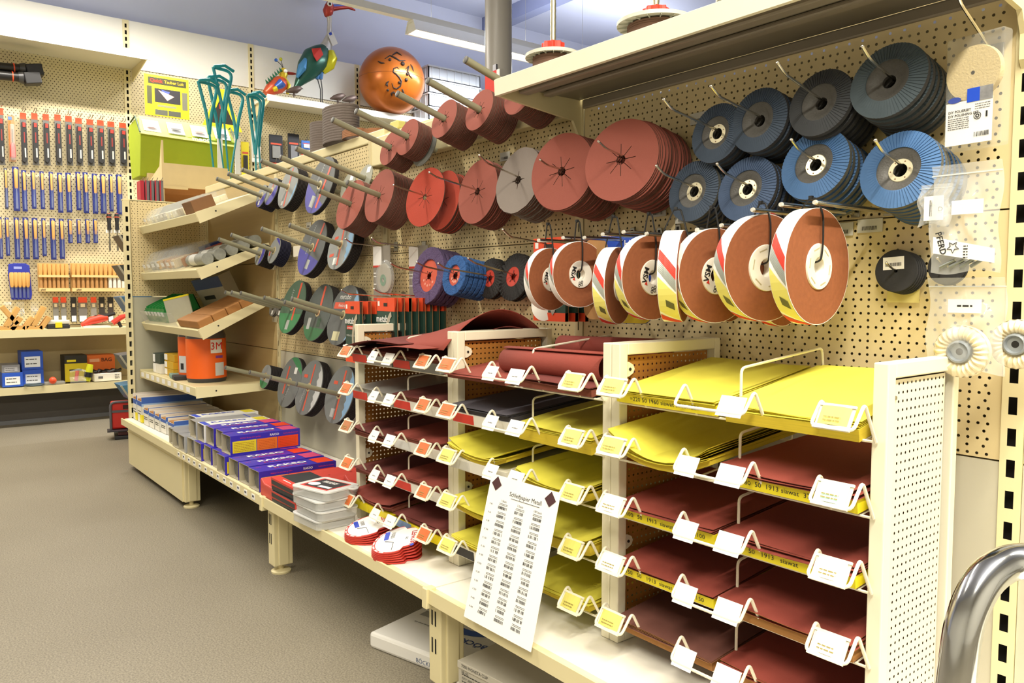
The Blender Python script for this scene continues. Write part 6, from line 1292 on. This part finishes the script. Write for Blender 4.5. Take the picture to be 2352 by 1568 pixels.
pp = MB().box(w*.22, w*.80, -.001, 0, -h*.66, -h*.32).obj('photo_panel', m('#2e2c30', .5), t); MB().add([(w*.3, -.0016, -h*.36), (w*.5, -.0016, -h*.6), (w*.66, -.0016, -h*.48), (w*.5, -.0016, -h*.42)], [(0, 1, 2, 3)]).obj('photo_hand', m('#d8b0a0', .6), pp); MB().add([(w*.36, -.0015, -h*.34), (w*.5, -.0015, -h*.5), (w*.56, -.0015, -h*.38)], [(0, 1, 2)]).obj('photo_blue', m('#4a5ac0', .6), pp)
for x0, x1, za, zb2, cl in ((.05, .16, .28, .72, '#4a4a30'), (.84, .96, .34, .78, '#6a6858'), (.22, .50, .84, .97, '#55564a'), (.52, .80, .84, .97, '#4c4d42'), (.28, .7, .72, .77, '#8a8a66')): MB().box(w*x0, w*x1, -.001, 0, -h*zb2, -h*za).obj('print_block', m(cl, .6), t)
MB().box(w*.45, w*.55, .006, .40, -h*.5, -h*.44).obj('arm', CREAM, t)
t, w, h = fthing('yellow_triangle_card', 'yellow warning triangle shaped card behind the teal stirrers', 'sign', 460, 195, 556, 292, .30)
MB().prism([(0, -h), (w, -h), (w*.6, -h*.02), (w*.45, -h*.02)], 0, .005).obj('card', m('#e3cf1c', .5), t); MB().prism([(w*.2, -h*.85), (w*.8, -h*.85), (w*.55, -h*.3), (w*.45, -h*.3)], -.001, 0).obj('black_field', m('#2c2a24', .5), t); MB().box(w*.45, w*.56, -.002, -.001, -h*.5, -h*.38).obj('red_field', m('#c8352a', .5), t); MB().box(w*.45, w*.52, .005, .28, -h*.5, -h*.44).obj('arm', CREAM, t)
# teal stirrers standing in the plywood box
TEAL = m('#1f8f97', .35, 0, .06, 30)
def stirrer(label, head, foot, X, wpx, rnd):
    hd, ft = at(*head, X=X), at(*foot, X=X); ft = Vector((X, ft.y, max(ft.z, 1.5))); k = (hd-CAM).dot(FW)/FPX; w = wpx*k*1.0
    t = thing('paint_stirrer', label, 'paint stirrer', (X, ft.y, 1.437), 0, 'teal paint stirrers')
    o = Vector((X, ft.y, 1.437)); H = hd-o; a = H+Vector((0, -w/2, 0)); b2 = H+Vector((0, w/2, -.01)); mid = H+Vector((0, 0, -.36*rnd)); low = H*.45
    MB().tube(fillet([a, b2, mid+Vector((.01, .008, .1)), mid], .05, 5), .010, 8).obj('loop', TEAL, t, True); MB().tube(fillet([a, mid+Vector((-.01, -.01, .12)), mid], .05, 5), .010, 8).obj('loop', TEAL, t, True)
    MB().tube([a+Vector((.02, 0, 0)), H+Vector((.035, 0, .012)), b2+Vector((.02, 0, 0))], .010, 8).obj('crossbar', TEAL, t, True)
    MB().tube([mid+Vector((0, 0, .01)), Vector((0, 0, .0))], .006, 8).obj('rod', TEAL, t, True)
    return t, mid
S_ = [((512, 158), (530, 405), -4.50, 44, .9), ((478, 190), (500, 405), -4.47, 44, .85), ((500, 182), (524, 402), -4.53, 46, 1.), ((541, 212), (514, 405), -4.56, 40, .8), ((584, 222), (590, 400), -4.5, 32, 1.), ((592, 218), (604, 395), -4.54, 30, .9)]
for i, (hd, ft, X, wp, rn) in enumerate(S_):
    t, md = stirrer('teal painted paint stirrer, %s of the bundle counted from the green box' % ORD[i], hd, ft, X, wp, rn)
    if i in (2, 3): MB().box(md.x-.003, md.x+.003, md.y-.012, md.y+.02, md.z-.22, md.z+.02).obj('paper_tag', PAPER, t)
# packs on the far wall beyond the stirrers
for i, (x0, y0, x1, y1, c1, c2) in enumerate(((553, 325, 572, 402, '#e2cf28', '#3a382e'), (576, 300, 598, 372, '#e9e7df', '#d8d6cd'), (617, 308, 649, 372, '#26272b', '#8b8b88'), (660, 306, 687, 374, '#28282c', '#7f8084'), (691, 322, 714, 342, '#3b6fc2', '#dfe6ee'), (612, 372, 650, 400, '#c4452c', '#303034'), (664, 374, 690, 402, '#b8432e', '#2d2d31'), (692, 352, 716, 378, '#cf4630', '#e6e0d8'))):
    t, w, h = fthing('hanging_pack', ('yellow and black pack hanging under the yellow triangle', 'white plastic sleeve behind the stirrers', 'black carded tool with grey part under the white bird shelf', 'second black carded tool under the white bird shelf', 'small blue carded item beside the standing belts', 'black and red pack under the first black card', 'black and red pack under the second black card', 'small red and white pack beside the standing belts')[i], 'package', x0, y0, x1, y1, .04)
    MB().box(0, w, -.012, 0, -h, 0).obj('card', m(c1, .5, 0, .06), t, bevel=.003); MB().box(w*.2, w*.8, -.02, -.0122, -h*.85, -h*.4).obj('product', m(c2, .4, 0, .08), t, bevel=.004); MB().box(w*.1, w*.9, -.013, -.0121, -h*.36, -h*.30).obj('red_line', m('#d2563a', .5), t); MB().tube([(w*.5, .01, -h*.02), (w*.5, -.03, .01), (w*.52, -.04, .035)], .003, 5).obj('peg', STEEL, t)
# ------------------------------------------------------------------ sculptures, ball and crates on the white far shelf
XB = -5.98
def bp(px, py, dx=0.): return at(px, py, X=XB+dx)
def kpx(p): return (p-CAM).dot(FW)/FPX
ZSH2 = 2.5265
def fig(name, label, cat, base): 
    return thing(name, label, cat, (base.x, base.y, ZSH2))
b0 = bp(738, 228); t = fig('bird_sculpture', 'tall painted metal bird sculpture with long red and blue beak', 'sculpture', b0); o = Vector((b0.x, b0.y, ZSH2)); k = kpx(b0)
L = lambda px, py, dx=0.: bp(px, py, dx)-o
GRNM = m('#2c5a4c', .3, .4, .2, 14); WHM = m('#cfcabf', .35, .3, .25, 30, .3)
MB().tube([L(676, 204), L(690, 185), L(707, 160), L(724, 138), L(738, 124), L(747, 112)], [3*k, 12*k, 26*k, 31*k, 24*k, 14*k], 16).obj('body', GRNM, t, True)
MB().tube([L(745, 118), L(752, 100), L(756, 80), L(757, 55), L(756, 38)], [17*k, 12*k, 6*k, 5*k, 6*k], 12).obj('neck', WHM, t, True)
MB().tube([L(750, 38), L(753, 28), L(757, 14), L(757, 3)], [5*k, 12*k, 11*k, 5*k], 12).obj('head', m('#b8402f', .3, .3, .15, 20), t, True)
MB().tube([L(760, 20), L(780, 17), L(800, 16), L(816, 24)], [7*k, 5.5*k, 5*k, 1.5*k], 10).obj('beak', m('#a8382c', .3, .3, .2, 12), t, True)
MB().tube([L(760, 14, .01), L(782, 13, .01), L(806, 15, .01)], [4*k, 3*k, 1*k], 8).obj('beak_ridge', m('#3a4a9c', .3, .3), t, True)
MB().sphere(L(757, 9, .035), .022, 12, 8).obj('eye', m('#f2f0ea', .2), t, True); MB().sphere(L(758, 9, .052), .011, 8, 6).obj('pupil', BLACK, t, True)
MB().add([L(716, 112, .10), L(736, 110, .115), L(742, 126, .115), L(728, 141, .125), L(720, 128, .12)], [(0, 1, 2, 3, 4)]).obj('red_patch', m('#c93a30', .3, .3), t, solid=.01)
MB().tube([L(760, 118, .05), L(762, 132, .06), L(756, 150, .05), L(742, 166, .03)], [8*k, 13*k, 13*k, 6*k], 10).obj('yellow_breast', m('#c9c326', .3, .3, .1, 14), t, True)
MB().tube([L(702, 135, .07), L(694, 155, .07), L(682, 178, .05)], [4*k, 10*k, 3*k], 8).obj('blue_wing', m('#4f8ec0', .3, .4, .1), t, True)
for a, c_ in ((728, 736), (736, 740)): MB().tube([L(a, 165, .02), L(a+1, 182, .02)], [8*k, 4*k], 8).obj('thigh', m('#4a7fb8', .3, .3), t, True); MB().tube([L(a+1, 180, .02), L(c_, 205, .02), Vector((0, L(c_, 228).y, .003))], 1.3*k, 6).obj('leg', BLACK, t, True)
MB().lathe([(0, 0), (.10, 0), (.10, .006), (0, .006)], 16, T(0, 0, 0)).obj('foot_plate', DARK, t)
MB().add([L(753, 78, .05), L(764, 72, .05), L(776, 100, .05), L(764, 106, .05)], [(0, 1, 2, 3)]).obj('price_tag', PAPER, t, solid=.003); MB().add([L(755, 76, .055), L(761, 73, .055), L(763, 79, .055), L(758, 82, .055)], [(0, 1, 2, 3)]).obj('tag_print', BLUEINK, t)
b0 = bp(640, 220); t = fig('bird_sculpture', 'small painted metal bird sculpture with green comb and crest', 'sculpture', b0); o = Vector((b0.x, b0.y, ZSH2)); k = kpx(b0)
MB().tube([L(610, 214), L(622, 205), L(636, 196), L(648, 190), L(655, 184)], [8*k, 14*k, 20*k, 17*k, 8*k], 14).obj('body', m('#c2502c', .3, .3, .5, 14), t, True)
MB().tube([L(634, 200, .06), L(645, 192, .075), L(652, 196, .06)], [6*k, 11*k, 5*k], 10).obj('blue_wing', m('#3a5fb4', .3, .3), t, True); MB().tube([L(628, 206, .07), L(636, 203, .075)], [5*k, 6*k], 8).obj('yellow_patch', m('#d9c52c', .3, .3), t, True); MB().tube([L(655, 180, .02), L(664, 195, .03), L(660, 216, .02)], [3*k, 4*k, 4*k], 8).obj('yellow_stripe', m('#c9b82a', .3, .3), t, True)
MB().tube([L(650, 184), L(650, 170), L(653, 158)], [6*k, 11*k, 6*k], 12).obj('head', m('#d0b42c', .3, .3, .3, 20), t, True); MB().tube([L(660, 168), L(672, 169), L(681, 170)], [4*k, 3.5*k, 1*k], 8).obj('beak', m('#b8402f', .3, .3), t, True); MB().sphere(L(656, 163, .04), .016, 10, 8).obj('eye', WHITE, t, True)
for hx, hy, cl in ((634, 138, '#2f5fb0'), (645, 136, '#b8b82a')): MB().tube([L(652, 160), L(645 if hx < 640 else 648, 148), L(hx, hy)], .8*k, 6).obj('crest', BLACK, t); MB().sphere(L(hx, hy), 4*k, 8, 6).obj('crest_tip', m(cl, .3, .3), t, True)
for i in range(7): MB().prism([(-.012, 0), (.012, 0), (0, .035)], -.004, .004, Matrix.Translation(L(612+5.2*i, 199-4.6*i)+Vector((.03, 0, .02))) @ RZ(90) @ RY(-35)).obj('comb_spike', m('#2c6a4a', .3, .3), t)
for i, (px, py) in enumerate(((676, 222), (776, 234), (804, 238))):
    b0 = at(px, py, X=XB+.16); t = thing('iron_bird', 'little brown cast bird on the white shelf, %s of three' % ORD[i], 'figurine', (b0.x, b0.y, ZSH2), R(90), 'little brown birds')
    MB().tube([(-.07, 0, .03), (-.03, 0, .045), (.01, 0, .055), (.045, 0, .075), (.06, 0, .078)], [.006, .022, .03, .022, .012], 10).obj('body', m('#5a4a42', .5, .4, .2, 30), t, True); MB().tube([(.055, 0, .078), (.08, 0, .074)], [.008, .001], 6).obj('beak', m('#4a3c36', .5), t); 
    for y in (-.012, .012): MB().cyl((0, y, 0), (0, y, .04), .004, 6).obj('leg', m('#4a3c36', .5), t)
c0 = bp(900, 187, .075); t = thing('orange_ball', 'large orange metal ball with cut out scroll ornaments', 'ornament', (c0.x, c0.y, 0)); rb = 75*kpx(c0); t.location.z = ZSH2+rb
MB().sphere((0, 0, 0), rb, 48, 32).obj('shell', m('#b5621e', .28, .35, .12, 5), t, True)
MB().tube([(rb*1.001*math.cos(a*.1309), rb*1.001*math.sin(a*.1309), .01) for a in range(49)], .002, 5).obj('seam', m('#8f5120', .4), t)
vd = (CAM-Vector((c0.x, c0.y, ZSH2+rb))).normalized(); rx = Vector((0, 0, 1)).cross(vd).normalized(); ux = vd.cross(rx)
def onball(a, b_): 
    p = vd*math.sqrt(max(0, 1-a*a-b_*b_))+rx*a+ux*b_
    return p*rb*1.004
SCR = [[(.0, -.05), (.05, -.18), (.14, -.2), (.25, -.12), (.28, .02), (.22, .12), (.14, .2), (.05, .26), (.06, .36), (.16, .4), (.22, .34)], [(-.12, -.15), (-.15, -.05), (-.08, 0)], [(.0, -.42), (-.02, -.34), (.06, -.30), (.1, -.36)], [(.3, -.45), (.34, -.3), (.30, -.2)], [(.4, .35), (.5, .45), (.46, .3), (.52, .18), (.6, .1)], [(-.2, .62), (-.05, .72), (.1, .66), (.24, .58), (.4, .6)], [(-.4, .55), (-.3, .5), (-.2, .5)], [(.0, .72), (.15, .82), (.3, .74)], [(.55, .5), (.6, .42), (.64, .3)]]
for i, s in enumerate(SCR):
    pts = []
    for q in range(len(s)-1):
        for j in range(4): pts.append(onball(s[q][0]+(s[q+1][0]-s[q][0])*j/4, s[q][1]+(s[q+1][1]-s[q][1])*j/4))
    pts.append(onball(*s[-1])); n = len(pts)
    MB().tube(pts, [.002+.006*math.sin(math.pi*(j+.5)/n) for j in range(n)], 6).obj('scroll_cutout', m('#2b1a10', .6), t, True)
for i, (a, b_, r_) in enumerate(((-.12, -.25, .012), (.32, .5, .02), (.42, .06, .016), (-.16, -.1, .009), (.45, .22, .014), (.22, -.02, .012), (-.05, .6, .014))): MB().sphere(onball(a, b_), r_, 8, 6).obj('dot_cutout', m('#2b1a10', .6), t, True)
ya, yb_ = at(982, 200, X=-5.9).y, at(1100, 200, X=-5.9).y
zc = ZSH2
for i in range(4):
    w = yb_-ya; hh = .125
    t = thing('stacking_crate', 'grey plastic stacking crate on the white shelf, %s of the pile beside the ball' % ('lowest', 'second', 'third', 'uppermost')[i], 'crate', (-5.88, ya, zc+i*(hh+.002)), R(90), 'pile of grey crates')
    G = m('#ccd2d8', .5, 0, .03); b = MB()
    b.box(0, w, 0, .28, 0, .008); b.box(0, w, 0, .008, 0, hh); b.box(0, w, .272, .28, 0, hh); b.box(0, .008, 0, .28, 0, hh); b.box(w-.008, w, 0, .28, 0, hh); b.obj('shell', G, t)
    MB().box(-.008, w+.008, -.008, .288, hh-.014, hh).obj('rim', m('#dde2e6', .5), t)
    for q in range(7): MB().box(w*(q+.5)/7-.006, w*(q+.5)/7+.006, -.006, 0, .008, hh-.014).obj('rib', G, t)
    for q in range(3): MB().box(-.006, 0, .05+.09*q, .062+.09*q, .008, hh-.014).obj('rib', G, t)
# ------------------------------------------------------------------ contents of the sloping corner shelves
def on_shelf(sh, x, y): return sh.matrix_basis @ Vector((x, y, .001))
def child_frame(sh): return sh.rotation_euler.copy()
def sthing(sh, name, label, cat, x, y, group=None, rz=0, dz=0.):
    t = thing(name, label, cat, (0, 0, 0), 0, group); t.matrix_world = sh.matrix_basis @ T(x, y, .001+dz) @ RZ(rz)
    return t
def clear_bin(sh, x, y, w, d, h, label, fill, grp):
    t = sthing(sh, 'clear_bin', label, 'bin', x, y, grp); b = MB()
    b.quad((0, 0, 0), (w, 0, 0), (w, 0, h*.55), (0, 0, h*.55)); b.quad((0, 0, 0), (0, d, 0), (0, d, h), (0, d*.25, h), (0, 0, h*.55)); b.quad((w, 0, 0), (w, 0, h*.55), (w, d*.25, h), (w, d, h), (w, d, 0)); b.quad((0, d, 0), (w, d, 0), (w, d, h), (0, d, h)); b.quad((0, 0, 0), (w, 0, 0), (w, d, 0), (0, d, 0))
    b.obj('bin', m('#e6e8e4', .1, 0, .02, 9, 0, .13), t); MB().box(w*.25, w*.75, -.002, -.001, h*.30, h*.5).obj('label', PAPER, t)
    rq = random.Random(int(x*1000)); 
    for q in range(3): MB().cb((w*(.25+.25*q), d*.35+rq.uniform(0, .04), h*.28), (w*.25, d*.4, h*.5), RZ(rq.uniform(-12, 12))).obj('content', m(fill, .6, 0, .2, 60), t, bevel=.004)
for i in range(8): clear_bin(SH1, .03+.078*i, .02, .074, .17, .065, 'clear bin of pale fittings on the uppermost sloping shelf, %s from end panel' % ORD[i], '#d8cfae' if i not in (2, 6) else '#8d7a52', 'clear bins on the uppermost shelf')
for i in range(4): clear_bin(SH1, .06+.13*i, .20, .11, .10, .06, 'clear bin at the back of the uppermost sloping shelf, %s from the end panel' % ORD[i], '#e4dcc0', 'rear clear bins on the uppermost shelf')
t = sthing(SH1, 'brown_box', 'small open brown box on the uppermost sloping shelf', 'box', .76, .02); MB().box(0, .13, 0, .10, 0, .055).obj('box', m('#7c5634', .7, 0, .1), t, bevel=.002); MB().box(.008, .122, .008, .092, .05, .0555).obj('filling', m('#5b3a22', .8), t)
FILL = ['#b9b29a', '#a8a79f', '#c29a4a', '#a0703a', '#b8864a', '#c9b48a', '#9c6a3c']
for i in range(7): clear_bin(SH2, .03+.088*i, .012, .084, .18, .085, 'clear bin of metal bits on the second sloping shelf, %s from end panel' % ORD[i], FILL[i], 'clear bins on the second shelf')
for i in range(5):
    t = sthing(SH2, 'mesh_roll', 'roll of grey mesh wrapped in film on the second sloping shelf, %s from the bins' % ORD[i], 'roll', .70+.0*i, .04+.058*i, 'rolls on the second shelf'); MB().cyl((0, .026, .027), (.24, .026, .027), .026, 16).obj('roll', m('#8f918a', .5, .2, .25, 90), t, True); MB().cyl((.05, .026, .0275), (.13, .026, .0275), .0268, 16).obj('paper_band', m('#cfcfc8', .5), t, True)
t = sthing(SH2, 'red_pack', 'flat red and blue pack lying on the second sloping shelf', 'package', .52, .20); MB().box(0, .16, 0, .09, 0, .045).obj('pack', m('#b83a34', .5, 0, .1), t, bevel=.004); MB().box(-.1, -.01, 0, .09, 0, .055).obj('blue_pack', m('#2c4a9c', .5), t, bevel=.004)
for i in range(6):
    t = sthing(SH3, 'green_bin', 'green plastic bin on the third sloping shelf, %s from the end panel' % ORD[i], 'bin', .02+.062*i, .03, 'green bins', dz=.0); b = MB(); w, d, h = .058, .17, .078
    b.quad((0, 0, .035), (w, 0, .035), (w, .01, .07), (0, .01, .07)); b.box(0, w, .0, .004, .03, .06); b.box(0, w, d-.004, d, 0, h); b.box(0, w, 0, d, 0, .003); b.prism([(0, .03), (.02, .075), (.08, h), (d, h), (d, 0), (0, 0)], 0, .003, RZ(90) @ Matrix.Scale(-1, 4, (0, 1, 0))); b.prism([(0, .03), (.02, .075), (.08, h), (d, h), (d, 0), (0, 0)], w-.003, w, RZ(90) @ Matrix.Scale(-1, 4, (0, 1, 0)))
    b.obj('bin', m('#1f8a3c', .45, 0, .05), t); MB().box(w*.25, w*.75, -.004, -.001, .036, .056).obj('label', PAPER, t)
    MB().box(.004, w-.004, .05, d-.006, .004, .06).obj('filling', m('#176a2e', .7, 0, .2), t)
t = sthing(SH3, 'clear_front_pocket', 'clear plastic pocket in front of the green bins', 'holder', .05, .002); MB().add([(0, 0, 0), (.6, 0, 0), (.62, -.004, .075), (.02, -.004, .075)], [(0, 1, 2, 3)]).obj('pocket', m('#e6e8e4', .1, 0, .02, 9, 0, .3), t, solid=.0015)
t = sthing(SH3, 'yellow_edged_card', 'grey card with yellow edge leaning beside the green bins', 'card', .40, .03, rz=20); MB().box(0, .20, 0, .004, 0, .115, RX(-14)).obj('card', m('#b9b6a2', .6, 0, .05), t); MB().box(-.001, .201, -.001, .005, .11, .118, RX(-14)).obj('yellow_edge', YELP, t)
t = sthing(SH3, 'blue_grey_carton', 'blue grey printed carton tilted at the back of the third sloping shelf', 'carton', .38, .22, rz=12); MB().box(0, .26, 0, .07, 0, .14).obj('carton', m('#a7a28e', .6, 0, .05), t, bevel=.002); MB().box(-.001, .261, -.001, .0, .085, .14).obj('blue_band', m('#3f4f78', .6), t); MB().box(.05, .15, -.0016, -.001, .03, .05).obj('print', INK, t)
for i in range(4):
    t = sthing(SH3, 'brown_bar', 'brown polishing bar on the third sloping shelf, %s from the pocket' % ORD[i], 'polishing bar', .64, .012+.068*i, 'brown polishing bars', rz=0); MB().box(0, .31, 0, .066, 0, .036).obj('bar', m('#a8743e', .7, 0, .12, 20), t, bevel=.004)
# orange canisters and small boxes on the level shelf
def canister(label, x, y, logo):
    t = sthing(SH4, 'orange_canister', label, 'canister', x, y); r_ = .088; H = .245
    MB().lathe([(0, 0), (r_*.94, 0), (r_, .012), (r_, .018)], 36).obj('base', m('#3a3a3c', .4), t, True); MB().lathe([(r_, .018), (r_*1.005, .022), (r_*1.005, H-.048), (r_, H-.044)], 36).obj('orange_wrap', m('#ee6416', .45, 0, .05, 12), t, True)
    MB().lathe([(r_, H-.044), (r_, H-.03), (r_*.9, H-.006), (r_*.8, H), (0, H)], 36).obj('lid', m('#57565a', .2, 0, .08, 10, 0, .92), t, True)
    def patch(a0, a1, z0, z1, mt, nm, rr_=1.012): return MB().grid(lambda u, v: (r_*rr_*math.cos(R(a0+(a1-a0)*u)), r_*rr_*math.sin(R(a0+(a1-a0)*u)), z0+(z1-z0)*v), 8, 1).obj(nm, mt, t)
    if logo:
        patch(-4, 34, H*.55, H*.80, PAPER, 'white_panel'); patch(8, 40, .03, .09, m('#cfd2d2', .5), 'label'); patch(10, 36, H*.45, H*.50, m('#7a3a8c', .5), 'purple_strip')
        vs = T(r_*1.014*math.cos(R(14)), r_*1.014*math.sin(R(14)), H*.675) @ RZ(14+90); txt('3M', .048, t, vs, m('#e0241c', .5))
    else: patch(-86, -52, .03, .11, m('#cfd2d2', .5), 'label'); patch(-76, -62, .045, .075, INK, 'print', 1.016)
canister('orange canister with white and red lettered panel nearest the tube hooks', .70, .125, True); canister('orange canister half hidden beside the lettered one', .518, .14, False)
for i, (x, y, w, d, h, c1, lab) in enumerate(((.02, .06, .09, .24, .045, '#2a8a4c', 'green carton on the level shelf, lower one'), (.02, .06, .09, .24, .045, '#2f7a4a', 'green carton on the level shelf, upper one'), (.13, .03, .12, .26, .05, '#e8e4d8', 'white carton beside the green ones'), (.27, .05, .17, .22, .035, '#c9a21e', 'yellow carton, lowest of three'), (.27, .05, .17, .22, .035, '#d1a922', 'yellow carton, middle of three'), (.27, .05, .17, .22, .035, '#c79e1c', 'yellow carton, top of three'), (.13, .03, .12, .26, .05, '#33413a', 'dark green carton on the white one'))):
    dz = {1: .046, 4: .036, 5: .072, 6: .051}.get(i, 0); t = sthing(SH4, 'small_carton', lab, 'carton', x, y, 'small cartons on the level shelf', dz=dz, rz=random.Random(i).uniform(-3, 3)); MB().box(0, w, 0, d, 0, h).obj('carton', m(c1, .5, 0, .06), t, bevel=.001); MB().box(0, w*.3, -.001, 0, h*.1, h*.9).obj('white_end', PAPER, t)
for i, (x, y, cl, lab) in enumerate(((.42, .03, '#7a9a94', 'grey green pad pack lying before the canisters'), (.50, .02, '#2a2a2c', 'black flat pack lying before the canisters'))):
    t = sthing(SH4, 'flat_pack', lab, 'package', x, y, rz=-8); MB().box(0, .10, 0, .14, 0, .02).obj('pack', m(cl, .6, 0, .1), t, bevel=.004)
